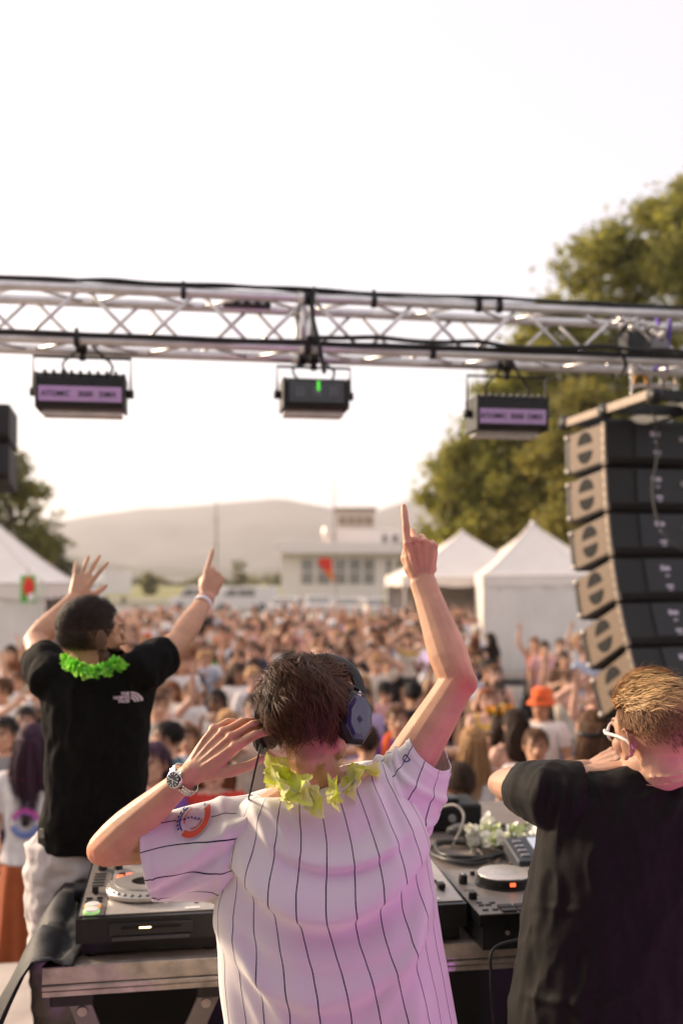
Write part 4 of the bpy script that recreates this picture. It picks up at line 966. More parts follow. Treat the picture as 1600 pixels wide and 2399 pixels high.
def jersey(t):
    m = stripe_mat('pinstripe_cloth'); n = 150; K = 2.15 / F
    def X(px): return (px - CX) * K
    def Zz(py): return ZC + (HY - py) * K
    # silhouette levels: y left, y right, x left, x right, depth centre, half depth, power
    lv = [(2560, 2560, 528, 1092, 2.19, .165, 2.3), (2470, 2470, 524, 1078, 2.19, .16, 2.3), (2399, 2399, 519, 1066, 2.185, .155, 2.3), (2320, 2318, 511, 1050, 2.18, .15, 2.3), (2240, 2236, 505, 1037, 2.18, .145, 2.3), (2150, 2142, 503, 1022, 2.175, .138, 2.35),
          (2070, 2055, 514, 1008, 2.175, .132, 2.4), (2005, 1975, 526, 998, 2.175, .126, 2.4), (1950, 1905, 532, 985, 2.175, .118, 2.4), (1905, 1850, 540, 962, 2.175, .104, 2.3), (1878, 1812, 560, 930, 2.175, .088, 2.2), (1868, 1790, 592, 895, 2.175, .077, 2.1), (1872, 1792, 628, 868, 2.172, .073, 2.0), (1878, 1802, 650, 850, 2.168, .070, 2.0), (1862, 1793, 660, 842, 2.165, .066, 2.0)]
    rings = []
    for q, (yl, yr, xl, xr, d, hd, p) in enumerate(lv):
        a, b = Vector((X(xl), d, Zz(yl))), Vector((X(xr), d, Zz(yr))); c = (a + b) / 2; ax = (b - a); hw = ax.length / 2; ax.normalize(); ay = Vector((0, 1, 0))
        ring = ellring(c, ax, ay, hw, hd, n, p)
        if q >= 10:                                    # the collar dips towards the back
            dip = (0.006, .010, .018, .030, .040)[q - 10]
            ring = [Vector((p_.x, p_.y, p_.z - dip * max(0, -(p_.y - d) / hd) ** 1.4)) for p_ in ring]
        rings.append(ring)
    def swag(x, z, zc, span, sag, A_, w_up, w_dn, x0=0.0):
        s = np.clip(1 - ((x - x0) / span) ** 2, -.6, 1); zz = zc + sag * (1 - s)          # curve rises to both shoulders
        q = z - zz
        prof = np.where(q > 0, np.exp(-(q / w_up) ** 2), np.exp(-(q / w_dn) ** 2))
        return A_ * prof * np.exp(-((x - x0) / (span * 1.0)) ** 4)
    def disp(fr, an, v):
        x = v[..., 0] - X(762); z = v[..., 2]; back = np.clip(-np.sin(an), 0, 1) ** .5
        d = np.zeros_like(x)
        for yc, span, sag, A_, wu, wd, x0 in ((1995, .14, .05, .020, .036, .009, .02), (2108, .22, .135, .052, .085, .017, 0.0), (2205, .24, .12, .009, .036, .014, .01), (2290, .24, .15, .024, .070, .020, -.01)):
            d += swag(x, z, Zz(yc), span, sag, A_, wu, wd, x0)
        # folds gathered from the shoulders and the collar
        for x0, y0, x1, y1, A_, w_ in ((-.155, 1872, -.10, 2010, .010, .012), (-.118, 1874, -.065, 1985, .009, .011), (-.20, 1900, -.14, 2060, .007, .014), (.095, 1815, .13, 1985, .011, .012), (.135, 1805, .175, 2010, .011, .013), (.175, 1830, .20, 2060, .008, .014), (-.07, 1880, -.05, 1960, .005, .010), (.03, 1885, .05, 1960, .004, .012), (.225, 1960, .15, 2260, .012, .018), (-.225, 2095, -.06, 2400, .016, .020), (.215, 2090, .07, 2400, .013, .02), (-.2, 2200, -.10, 2460, .010, .018), (.19, 2220, .16, 2460, .010, .016), (-.03, 2290, .03, 2460, .008, .018)):
            za, zb = Zz(y0), Zz(y1); s = np.clip((za - z) / (za - zb), -.25, 1.25); xx = x0 + (x1 - x0) * s + .012 * np.sin(s * 2.5)
            d += A_ * np.exp(-((x - xx) / w_) ** 2) * np.clip(1 - np.abs(s - .45) / .75, 0, 1)
        d *= back
        nz = np.array([noise.fractal(Vector((a[0] * 7, a[1] * 7, a[2] * 5)), .7, 2, 2) for a in v.reshape(-1, 3)]).reshape(x.shape)
        hem = sstep(.0, .3, 1 - fr)
        d += nz * .006 * (.3 + .7 * hem)
        d += .008 * np.sin(an * 7 + 1.3) * sstep(.55, 0.0, fr)           # loose vertical folds towards the hem
        d *= 1 - sstep(.93, 1.0, fr) * .8
        return d
    def stripe(fr, an, v):
        x = v[..., 0] - X(757); c = v.mean(axis=1)[:, 0:1]; hw = (v[..., 0].max(axis=1) - v[..., 0].min(axis=1))[:, None] / 2
        arc = np.arcsin(np.clip((v[..., 0] - c) / hw, -1, 1)) * .25; arc = np.where(np.sin(an) > 0, 0.2 + arc * 1.0, arc)
        top = sstep(.60, .92, fr)
        z = v[..., 2]; lean = .035 * sstep(Zz(1900), Zz(2400), z)          # the cloth hangs a little askew
        u = (arc - lean + .006 * np.sin(z * 21 + x * 9)) / .060
        ut = (x - .0) / .045
        return u * (1 - top) + ut * top + .5
    cloth_loft('jersey', rings, n, 9, disp, stripe, m, t)
    # sleeves
    def sleeve(seam, cuff, bulge, n_, ph, dispf, name, spacing, k0):
        rs = []
        for q in np.linspace(0, 1, 7):
            c = seam[0].lerp(cuff[0], q) + bulge * math.sin(math.pi * q); e1 = seam[1].lerp(cuff[1], q); e2 = seam[2].lerp(cuff[2], q)
            rs.append([c + e1 * math.cos(a) + e2 * math.sin(a) for a in np.linspace(0, 2 * math.pi, n_, endpoint=False)])
        rr = (cuff[1].length + cuff[2].length) / 2
        def st(fr, an, v): return an * rr / spacing + k0 + .05 * np.sin(fr * 6)
        o, v1, nr = cloth_loft(name, rs, n_, 7, dispf, st, m, t)
        return v1, nr
    # image-left arm: hangs wide open
    e = lambda a, b: (a - b) / 2
    top, bot = P(590, 1868, 2.165), P(560, 2104, 2.175); ct, cb = P(338, 1921, 2.12), P(372, 2112, 2.15)
    def dl(fr, an, v):
        d = .011 * np.exp(-(((an - 4.2) + .9 * (fr - .5)) / .22) ** 2) * sstep(0, .35, fr) + .010 * np.exp(-(((an - 5.0) + 1.2 * (fr - .4)) / .20) ** 2) * sstep(.9, .3, fr) - .010 * np.exp(-(((an - 4.6) + 1.0 * (fr - .4)) / .16) ** 2) + .007 * np.sin(an * 4 + fr * 3)
        d += .006 * np.exp(-((fr - .28 - .1 * np.sin(an)) / .06) ** 2)
        d += .004 * np.exp(-((fr - .90) / .012) ** 2)
        return d * (1 - .5 * sstep(.96, 1, fr))
    vL, nL = sleeve((((top + bot) / 2), e(top, bot), Vector((0, .085, 0))), (((ct + cb) / 2), e(ct, cb), Vector((.004, .072, 0))), Vector((-.0, 0, .004)), 96, 0, dl, 'sleeve', .052, .32)
    # image-right arm: raised
    top, bot = P(856, 1800, 2.18), P(985, 1975, 2.19); ct, cb = P(964, 1716, 2.21), P(1051, 1800, 2.22)
    def dr(fr, an, v):
        d = .006 * np.sin(an * 5 + fr * 5) + .012 * np.exp(-((fr - .62 - .06 * np.sin(an * 2)) / .05) ** 2) + .010 * np.exp(-((fr - .38 - .08 * np.cos(an * 2 + 1)) / .05) ** 2) + .009 * np.exp(-((fr - .15 - .05 * np.cos(an * 3)) / .05) ** 2) + .004 * np.exp(-((fr - .9) / .02) ** 2)
        return d * (1 - .6 * fr)
    vR, nR = sleeve((((top + bot) / 2), e(top, bot), Vector((.03, .085, .02))), (((ct + cb) / 2), e(ct, cb), Vector((.02, .064, .01))), Vector((.012, 0, -.006)), 96, 0, dr, 'sleeve', .046, .1)
    # round badge on the left sleeve, laid on the cloth
    def surf_patch(v1, nr, fr0, an0, rad, zc):
        rows, n_ = v1.shape[:2]; i = int(fr0 * (rows - 1)); j = int(an0 / (2 * math.pi) * n_) % n_; c = Vector(v1[i, j]); nn = Vector(nr[i, j]); return c, nn
    c, nn = surf_patch(vL, nL, .50, 5.55, .03, 0)
    from mathutils.bvhtree import BVHTree
    rows, n_ = vL.shape[:2]
    bv = BVHTree.FromPolygons([tuple(p) for p in vL.reshape(-1, 3)], [(k * n_ + i, k * n_ + (i + 1) % n_, (k + 1) * n_ + (i + 1) % n_, (k + 1) * n_ + i) for k in range(rows - 1) for i in range(n_)])
    bc = P(447, 1930, 2.06); axu = Vector((.62, 0, .78)).normalized(); axr = Vector((.78, 0, -.62)).normalized()
    def on(a, b, off):
        p = bc + axr * a + axu * b; hit = bv.ray_cast(Vector((p.x, 1.6, p.z)), Vector((0, 1, 0)))
        if hit[0] is None:
            hit = bv.find_nearest(p)
        return hit[0] + Vector((0, -off, off * .4))
    def disc(r0, r1, a0, a1, off, sx=.78, n1=28):
        g = G(); v = []
        for q in np.linspace(a0, a1, n1):
            for rr in np.linspace(r0, r1, 4): v.append(on(rr * sx * math.cos(q), rr * math.sin(q), off))
        g.add(v, [(k * 4 + j, k * 4 + j + 1, (k + 1) * 4 + j + 1, (k + 1) * 4 + j) for k in range(n1 - 1) for j in range(3)]); return g
    pw = mat('badge_white', (.78, .76, .76), .6, var=.03); pb = mat('badge_blue', (.05, .08, .30), .6, var=.05); po = mat('badge_orange', (.78, .12, .05), .6, var=.05)
    bd = obj('badge', disc(.0, .042, 0, 2 * math.pi, .0025), pw, t)
    obj('orange_ring', disc(.026, .039, -R(88), R(74), .0036), po, bd); obj('blue_ring', disc(.030, .033, R(92), R(262), .0036), pb, bd)
    obj('ball', disc(.0, .019, 0, 2 * math.pi, .0036), mat('badge_ball', (.72, .66, .64), .6), bd)
    for q in (-1, 1): obj('stitching', disc(.020, .0225, R(90 + q * 60), R(90 + q * 150), .0040), po, bd)
    for k in range(12):
        q0 = R(100 + k * 13); obj('badge_mark', disc(.0345, .0395, q0, q0 + R(7), .0042, n1=4), pb, bd)
    # blue letter D on the raised sleeve
    rows, n_ = vR.shape[:2]
    bv = BVHTree.FromPolygons([tuple(p) for p in vR.reshape(-1, 3)], [(k * n_ + i, k * n_ + (i + 1) % n_, (k + 1) * n_ + (i + 1) % n_, (k + 1) * n_ + i) for k in range(rows - 1) for i in range(n_)])
    bc = P(955, 1790, 2.1); axr = Vector((-.80, 0, -.45)).normalized(); axu = Vector((-.45, 0, .80)).normalized()
    tg = text_geo('D', .026, .0004, bold=.0002); g = G(); axr, axu = Vector((.45, 0, -.85)), Vector((.85, 0, .45)); axr = Vector((.62, 0, .55)) * -1; axu = Vector((-.55, 0, .62))
    g.v = [tuple(on(p[0], p[1], .003)) for p in tg.v]; g.f = tg.f; g.mi = tg.mi; obj('sleeve_letter', g, mat('letter_blue', (.06, .09, .34), .6, var=.03), t)
HDJ, WRL, ELL, TIPSL = dj()

# ---- headphones: two cups, cushions, a band over the front of the head
def headphones(H):
    t = thing('headphones', 'black over-ear headphones with a purple glinting right cup', 'headphones', H @ Vector((0, 0, 0)))
    GL = mat('headphone_gloss', (.030, .026, .085), .10, var=.2, scale=30, spec=.8); BK = mat('headphone_black', (.012, .012, .013), .35)
    for s in (-1, 1):
        c = H @ Vector((s * .101, -.012, -.008)); ax = (H.to_3x3() @ Vector((s, -.62 if s > 0 else -.15, .05))).normalized(); up = H.to_3x3() @ Vector((0, .25, 1)); e2 = (up - ax * up.dot(ax)).normalized(); e1 = e2.cross(ax)
        def L(a, b, h): return c + e1 * a + e2 * b + ax * h
        def octo(sx, sy, h, k=.42): return [L(sx * x, sy * y, h) for x, y in ((1, k), (k, 1), (-k, 1), (-1, k), (-1, -k), (-k, -1), (k, -1), (1, -k))]
        g = G(); g.rings([[L(.036 * math.cos(q) * f, .047 * math.sin(q) * f, h) for q in np.linspace(0, 2 * math.pi, 24, endpoint=False)] for f, h in ((.78, -.022), (.98, -.020), (1.05, -.012), (.98, -.003), (.85, 0))]); obj('cushion', g, mat('black_leather', (.014, .013, .013), .55, bump=.2, bscale=200), t, smooth=True)
        g = G(); g.rings([octo(.034, .048, -.004), octo(.041, .056, .002), octo(.041, .056, .014), octo(.034, .048, .020)]); cp = obj('cup', g, BK, t)
        g = G(); g.rings([octo(.033, .047, .0185), octo(.0315, .045, .0225), octo(.022, .034, .0235)]); pl = obj('cup_plate', g, GL, cp)
        for k in range(5):
            hgt = (.006, .012, .017, .010, .005)[k]; g = G(); g.add([L(-.006 + k * .003, -hgt * .5 - .004, .0242), L(-.0046 + k * .003, -hgt * .5 - .004, .0242), L(-.0046 + k * .003, hgt * .5 - .004, .0242), L(-.006 + k * .003, hgt * .5 - .004, .0242)], [(0, 1, 2, 3)]); obj('emblem_bar', g, BK, pl)
        g = G(); g.tube([L(-.012, .046, .006), L(-.010, .062, .004), L(0, .068, 0), L(.010, .062, .004), L(.012, .046, .006)], .0042, 8); obj('yoke', g, BK, t, smooth=True)
        g = G(); g.tube([L(0, .050, .016), L(.003, .056, .020)], .0028, 8); g.tube([L(0, .045, .015), L(0, .05, .016)], .007, 10); obj('hinge_screw', g, ALU, t, smooth=True)
    pts = [H @ Vector((.108 * math.cos(q), .030 + .05 * math.sin(q), .030 + .105 * math.sin(q))) for q in np.linspace(0, math.pi, 17)]
    g = G(); g.tube(pts, .011, 10, flat=(.45, 1.2)); obj('headband', g, BK, t, smooth=True)
    c = H @ Vector((-.11, -.02, -.05))
    g = G(); g.box(c, (.010, .012, .022), bev=.003); obj('cable_plug', g, mat('yellow_plug', (.55, .6, .04), .4), t)
    g = G(); g.tube(spline([c + Vector((0, -.01, -.01)), P(612, 1745, 2.03), P(600, 1795, 2.01), P(588, 1850, 2.03), P(583, 1872, 2.12), P(590, 1880, 2.3), P(640, 2050, 2.5)], 8), .0022, 8); obj('lead', g, RUB, t, smooth=True)
headphones(HDJ)

# ---- wristwatch
def watch():
    ax = (WRL - ELL).normalized(); c0 = ELL.lerp(WRL, .90); nrm = Vector((-.26, -.90, .34)); nrm = (nrm - ax * nrm.dot(ax)).normalized(); sd = ax.cross(nrm)
    t = thing('wristwatch', 'steel wristwatch with black dial on the left wrist', 'watch', c0)
    ST = mat('watch_steel', (.70, .68, .66), .18, 1.0, var=.05); R1, R2 = .0355, .0285
    n = 30
    for k in range(n):
        a0 = 2 * math.pi * k / n
        if -.46 < math.atan2(math.sin(a0), math.cos(a0)) < .46: continue
        for j, (off, wd) in enumerate(((-.0060, .0045), (0, .0065), (.0060, .0045))):
            q = a0 + (.5 * 2 * math.pi / n if j == 1 else 0); p = c0 + sd * (math.sin(q) * R1) + nrm * (math.cos(q) * R2); nn = (sd * math.sin(q) / R1 + nrm * math.cos(q) / R2).normalized(); tg = ax.cross(nn)
            M = Matrix((tg, ax, nn)).transposed(); g = G(); g.box(p + ax * off, (.0062, wd, .0028), M, bev=.0008); obj('bracelet_link', g, ST, t)
    p = c0 + nrm * (R2 + .003); M = Matrix((sd, ax, nrm)).transposed()
    g = G(); g.lathe([(.0165, -.004), (.0185, -.003), (.0185, .002), (.0172, .0045), (.0160, .005)], p, 36, M); cs = obj('case', g, ST, t, auto=40)
    g = G(); g.lathe([(.0155, .0046), (.0155, .0056)], p, 32, M); dl = obj('dial', g, mat('watch_dial', (.012, .012, .014), .15, spec=.7), t)
    for k in range(12):
        q = k * math.pi / 6; d = sd * math.sin(q) + ax * math.cos(q); e = d.cross(nrm); g = G(); c = p + nrm * .0062 + d * .0122; g.box(c, (.0012, .0045, .0006), Matrix((e, d, nrm)).transposed()); obj('hour_marker', g, mat('marker_white', (.85, .85, .82), .4), dl)
    for q, L_, w_ in ((2.2, .0085, .0014), (4.0, .0125, .0010), (1.1, .013, .0005)):
        d = sd * math.sin(q) + ax * math.cos(q); e = d.cross(nrm); g = G(); g.box(p + nrm * .0066 + d * L_ * .45, (w_, L_, .0005), Matrix((e, d, nrm)).transposed()); obj('hand', g, ST, dl)
    g = G(); g.tube([p + sd * -.0 + ax * .0185, p + ax * .0225], .0032, 10); obj('crown', g, ST, t)
watch()
# ---- yellow flower garland round the DJ's neck
Y1 = petal_mat('garland_yellow', (.76, .90, .07), (.88, .90, .38)); Y2 = petal_mat('garland_cream', (.82, .90, .22), (.90, .88, .70))
cv = spline([P(860, 1800, 2.12), P(846, 1815, 2.085), P(800, 1850, 2.055), P(750, 1868, 2.04), P(700, 1858, 2.045), P(668, 1835, 2.06), P(650, 1820, 2.09), P(655, 1810, 2.16), P(700, 1850, 2.27), P(780, 1870, 2.29), P(850, 1830, 2.22)], 6)
garland('flower_garland', 'loose yellow flower garland around the neck of the person in white jersey', cv, .042, 11, Y1, 4, mats=[Y1, Y2], per=8)
# ================================================================== the DJ table and the gear on it
c_ = toS(P(105, 2262, 2.557)); TU, TV = c_[0], c_[1]; TW, TDp = 2.5, 1.62
MA = Matrix.Rotation(A, 3, 'Z')
CASE_AL = mat('scuffed_aluminium', (.52, .46, .41), .42, .7, var=.22, scale=18, bump=.15, bscale=80)
PLY = mat('table_laminate', (.19, .155, .135), .5, var=.12, scale=10, bump=.08, bscale=200)
def table():
    t = thing('folding_case_table', 'dark topped folding table edged in scuffed aluminium under the DJ gear', 'table', S(TU, TV, ZS), A)
    g = G(); g.box(S(TU + TW / 2, TV + TDp / 2 + .004, ZT - .02), (TW, TDp, .04), MA, bev=.003); obj('tabletop', g, PLY, t)
    # front edge profile: upper angle, groove, lower lip
    for nm, z, h, off in (('edge_rail', ZT - .022, .046, .010), ('edge_bead', ZT - .0535, .013, .014), ('lower_lip', ZT - .070, .016, .008)):
        g = G(); g.box(S(TU + TW / 2, TV - off / 2, z), (TW + .01, off + .012, h), MA, bev=.003); obj(nm, g, CASE_AL, t)
    for u in (.03, .30, .335, .66, 1.0, 1.32, 1.62):
        g = G(); p = S(TU + u, TV - .0125, ZT - .018); ax = MA @ Vector((0, -1, 0)); g.tube([p, p + ax * .003], .0055, 12); obj('rivet', g, mat('dark_rivet', (.06, .055, .05), .5, .5), t)
    g = G(); g.box(S(TU + .375, TV - .0125, ZT - .022), (.042, .002, .014), MA); st = obj('sticker', g, mat('sticker_silver', (.55, .50, .45), .4, .3), t)
    g = G(); g.box(S(TU + .375, TV - .0140, ZT - .022), (.030, .001, .003), MA); obj('sticker_print', g, INK, st)
    up = toS(P(1030, 2225, 2.68))[0]
    for txt, du, sz, dz in (('TRANSPORT', .0, .018, -.016),):
        tg = text_geo(txt, sz, .0002); g = G(); g.merge(tg, Matrix.Translation(S(up + du, TV - .0128, ZT + dz - .003)) @ MA.to_4x4() @ Matrix.Rotation(R(90), 4, 'X')); obj('rail_print', g, INK, t)
    for du, dz, bw in ((.062, -.018, .020), (.095, -.012, .026), (.098, -.024, .020), (.155, -.016, .030)):
        g = G(); g.box(S(up + du, TV - .0125, ZT + dz - .003), (bw, .001, .002), MA); obj('rail_mark', g, INK, t)
    # folding legs: flat steel plates with bolts, hinge blocks
    LEG = mat('grey_leg_steel', (.30, .28, .26), .5, .5, var=.15)
    for k, (u, lean) in enumerate(((.075, .10), (.43, -.12), (1.75, .1), (2.3, -.1))):
        a = S(TU + u, TV + .05, ZT - .10); b = S(TU + u + lean * 3, TV + .10, ZS + .03); d = (b - a).normalized(); sd = MA @ Vector((1, 0, 0)); sd = (sd - d * sd.dot(d)).normalized(); nn = d.cross(sd)
        g = G(); g.box((a + b) / 2, (.055, .012, (b - a).length), Matrix((sd, nn, -d)).transposed(), bev=.003); lg = obj('leg', g, LEG, t)
        g = G(); q = a + d * .045; g.tube([q - nn * .012 * (1 if nn.y > 0 else -1), q], .013, 14); obj('bolt', g, CASE_AL, lg)
        g = G(); g.box(S(TU + u - lean * .1, TV + .035, ZT - .095), (.11, .03, .05), MA, bev=.006); obj('hinge_block', g, mat('black_hinge', (.03, .028, .026), .5), t)
    g = G(); g.box(S(TU + TW / 2, TV + .62, ZT - .5), (TW - .1, .02, .86), MA); obj('modesty_panel', g, mat('black_panel', (.016, .014, .013), .6, var=.2, scale=6), t)
    for u in (.6, 1.2, 1.8):
        g = G(); g.box(S(TU + u, TV + .60, ZT - .30), (.012, .012, .5), MA); obj('panel_rib', g, BLK, t)
table()
def drape():
    t = thing('black_cloth', 'black crumpled cloth hanging over the left end of the table', 'cloth', S(TU, TV + .5, ZS), A)
    g = G(); nv, nc = 90, 40; v = []
    for j in range(nv + 1):
        q = j / nv; vv = TV - .05 + q * 1.6
        for i in range(nc + 1):
            s = i / nc; bunch = math.exp(-(q / .16) ** 2)
            wtop = .075 - .035 * q + .02 * math.sin(q * 9)
            if s < .3: u = TU + wtop * (1 - s / .3); z = ZT + .012
            else:
                k = (s - .3) / .7; fl = .02 + .40 * k ** .8; u = TU - fl; z = ZT + .012 - k * .95 - .01 * k
            edge = math.exp(-((s - .3) / .10) ** 2)
            amp = (.003 + .012 * bunch * (1 if s < .5 else .6)) + .010 * max(0, s - .3)
            f = math.sin(q * 26 + s * 7 + 4 * math.sin(q * 5)) * .35 + noise.fractal(Vector((q * 11, s * 4, 1)), .8, 2, 3) * 1.1
            v.append(S(u - (amp * f if s > .25 else 0), vv + .006 * math.sin(s * 14 + q * 8), max(ZS + .004, z + (amp * f * 1.0 + edge * .012 * f if s < .45 else 0) + (.010 * edge))))
    m = nc + 1; g.add(v, [(j * m + i, j * m + i + 1, (j + 1) * m + i + 1, (j + 1) * m + i) for j in range(nv) for i in range(nc)])
    o = obj('sheet', g, mat('black_tarp', (.012, .013, .016), .62, var=.25, scale=25, bump=.15, bscale=120, spec=.3), t, smooth=True)
    s_ = o.modifiers.new('thickness', 'SOLIDIFY'); s_.thickness = .003
drape()

FP = mat('faceplate_silver', (.42, .38, .34), .38, .25, var=.06, scale=40); FPD = mat('faceplate_grey', (.22, .19, .17), .45, .2, var=.06, scale=30)
GB = mat('gear_black', (.008, .008, .0085), .38, var=.15, scale=30); GBM = mat('gear_black_matt', (.006, .006, .0065), .6)
KN = mat('knob_black', (.010, .010, .010), .45); WB = mat('white_button', (.70, .68, .62), .35); 
JOG = mat('jog_silver', (.50, .47, .43), .30, .5, var=.06, scale=50); LEDR = mat('red_led', (.8, .12, .06), .4, emit=(1, .12, .04), estr=1.2)
def slab(L, poly, z0, z1):
    g = G(); n = len(poly); g.add([L(a, b, z0(b) if callable(z0) else z0) for a, b in poly] + [L(a, b, z1(b) if callable(z1) else z1) for a, b in poly], [tuple(range(n))[::-1], tuple(range(n, 2 * n))] + [(i, (i + 1) % n, (i + 1) % n + n, i + n) for i in range(n)]); return g
def rect(a0, a1, b0, b1): return [(a0, b0), (a1, b0), (a1, b1), (a0, b1)]
def frame_at(u, v, z):
    def L(a, b, c): return S(u + a, v + b, z + c)
    return L
def knob(L, t, a, b, z, r, h, m=KN, name='knob'):
    g = G(); p = L(a, b, z); g.lathe([(r, 0), (r, h * .75), (r * .85, h)], p, 16); o = obj(name, g, m, t, auto=40)
    g = G(); g.box(L(a, b + r * .5, z + h + .0006), (r * .18, r * .8, .0012), MA); obj('pointer', g, mat('marker_white', (.85, .85, .82), .4), o); return o
def player(label, u, v, w, dp, tilt):
    t = thing('media_player', label, 'media player', S(u, v, ZT), A, 'disc players on the table'); L = frame_at(u, v, ZT + .001)
    top = lambda b: .108 + tilt * b
    obj('base', slab(L, rect(.012, w - .012, .03, dp - .02), .008, .05), GBM, t)
    obj('body', slab(L, rect(0, w, 0, dp), lambda b: .045 + tilt * b, top), GB, t)
    for a in (.04, w - .04):
        for b in (.05, dp - .06):
            g = G(); g.lathe([(.018, 0), (.018, .009)], L(a, b, 0), 14); obj('foot', g, GBM, t)
    f1 = lambda b: top(b) + .0005; f2 = lambda b: top(b) + .003
    obj('side_strip', slab(L, rect(.006, .070, .020, dp - .01), f1, f2), FPD, t)
    obj('faceplate', slab(L, rect(.073, w - .006, .020, dp - .01), f1, f2), FP, t)
    # front: slot recess and lip
    ax = MA @ Vector((0, -1, 0))
    g = G(); g.box(L(w * .50, -.001, .078), (w * .56, .012, .034), MA, bev=.004); fr = obj('front_bezel', g, mat('bezel_black', (.02, .02, .022), .3), t)
    g = G(); g.box(L(w * .50, -.008, .083), (w * .40, .004, .006), MA); obj('disc_slot', g, HOLE, fr)
    g = G(); g.box(L(w * .5, -.006, .055), (w * .52, .010, .010), MA, bev=.003); obj('front_lip', g, mat('lip_grey', (.05, .05, .055), .3), t)
    g = G(); g.box(L(w * .46, -.0105, .083), (.030, .004, .004), MA, bev=.001); obj('slot_glint', g, mat('warm_slot_glint', (1, .8, .45), .3, emit=(1, .66, .3), estr=3), t)  # glint at the slot, put in as a small glowing bar
    # jog wheel with finger dimples
    jc = (.170, .185); z = top(jc[1]) + .003; r = .103
    g = G(); g.lathe([(r, 0), (r + .004, .004), (r + .004, .012), (r - .004, .022), (r - .018, .026)], L(*jc, z), 64); jr = obj('jog_wheel', g, JOG, t, auto=35)
    for k in range(30):
        q = k * 2 * math.pi / 30; g = G(); g.ball(L(jc[0] + (r - .004) * math.cos(q), jc[1] + (r - .004) * math.sin(q), z + .0185), (.0072, .0072, .0035), None, 8, 5); obj('finger_dimple', g, mat('dimple_grey', (.16, .15, .14), .4, .3), jr, smooth=True)
    g = G(); g.lathe([(r - .019, .026), (r - .020, .029), (.036, .0295)], L(*jc, z), 56); obj('jog_plate', g, mat('jog_plate_grey', (.40, .37, .34), .25, .35), jr, auto=30)
    g = G(); g.lathe([(.037, .0296), (.034, .0302)], L(*jc, z), 36); obj('jog_display', g, mat('display_dark', (.02, .015, .012), .15, spec=.7), jr)
    # left column
    for b, rim in ((.030, (.30, .62, .18)), (.068, (.85, .35, .10))):
        g = G(); p = L(.036, b + .012, f2(b)); g.lathe([(.022, 0), (.022, .006)], p, 24); bt = obj('round_button', g, mat('button_rim_%d' % int(b * 1000), rim, .35, emit=rim, estr=.35), t)
        g = G(); g.lathe([(.019, .006), (.018, .010), (.012, .011)], p, 24); obj('button_cap', g, mat('lit_button_cap', (.75, .74, .68), .3), bt, auto=30)
    for j, b in enumerate((.118, .142)):
        for a in (.022, .050): g = G(); g.box(L(a, b, f2(b) + .002), (.017, .009, .005), MA, bev=.002); obj('small_button', g, KN, t)
    g = G(); g.box(L(.036, .195, f2(.195) + .0006), (.008, .05, .001), MA); obj('slider_slot', g, HOLE, t)
    g = G(); g.box(L(.034, .188, f2(.19) + .010), (.018, .018, .018), MA, bev=.003); obj('slider_cap', g, KN, t)
    for j, b in enumerate((.245, .27, .295, .32, .345)): g = G(); g.box(L(.036, b, f2(b) + .002), (.034, .008, .004), MA, bev=.0015); obj('bar_button', g, mat('bar_button_grey', (.08, .075, .07), .4), t)
    for a, b in ((.095, .305), (.120, .318), (.098, .330)): g = G(); g.lathe([(.011, 0), (.010, .006)], L(a, b, f2(b)), 16); obj('lit_cue_button', g, LEDR if b < .32 else KN, t)
    knob(L, t, .038, .385, f2(.385), .014, .018); knob(L, t, .085, .385, f2(.385), .012, .016)
    # rear display and tempo fader
    obj('display_hood', slab(L, rect(.11, w - .09, dp - .135, dp - .02), f2, lambda b: f2(b) + .012), FP, t)
    obj('display', slab(L, rect(.125, w - .105, dp - .125, dp - .03), lambda b: f2(b) + .0124, lambda b: f2(b) + .0135), mat('screen_dark', (.03, .035, .05), .15, spec=.6), t)
    g = G(); g.box(L(w - .042, .16, f2(.16) + .0006), (.010, .14, .001), MA); obj('tempo_slot', g, HOLE, t)
    g = G(); g.box(L(w - .042, .115, f2(.12) + .009), (.022, .030, .016), MA, bev=.004); obj('tempo_fader', g, KN, t)
    g = G(); g.box(L(w - .085, .035, f2(.035) + .001), (.040, .012, .002), MA); obj('sticker', g, WB, t)
    g = G(); g.lathe([(.006, 0), (.006, .003)], L(w - .075, .075, f2(.075)), 10); obj('screw', g, KN, t)
    return t
ca = toS(P(178, 2160, 2.58))
player('silver and black disc player with large jog wheel at the left of the table', ca[0], ca[1], .385, .56, .035)
cb = toS(P(1093, 2117, 2.71))
player('disc player mostly hidden behind the person in white, right of the centre', cb[0] - .385, cb[1], .385, .56, .035)
def mixer():
    u0 = ca[0] + .40; u1 = cb[0] - .40; w = u1 - u0; v = ca[1] + .03
    t = thing('mixing_desk', 'black mixer between the two disc players, hidden by the person in white', 'mixer', S(u0, v, ZT), A); L = frame_at(u0, v, ZT + .001)
    obj('body', slab(L, rect(.01, w - .01, 0, .40), .006, .10), GB, t); obj('faceplate', slab(L, rect(.014, w - .014, .008, .392), .1005, .1025), FPD, t)
    for c in range(4):
        for r_ in range(5): knob(L, t, .05 + c * (w - .1) / 3, .17 + r_ * .045, .1025, .008, .014)
        g = G(); g.box(L(.05 + c * (w - .1) / 3, .09, .110), (.012, .02, .014), MA, bev=.003); obj('fader', g, KN, t)
mixer()
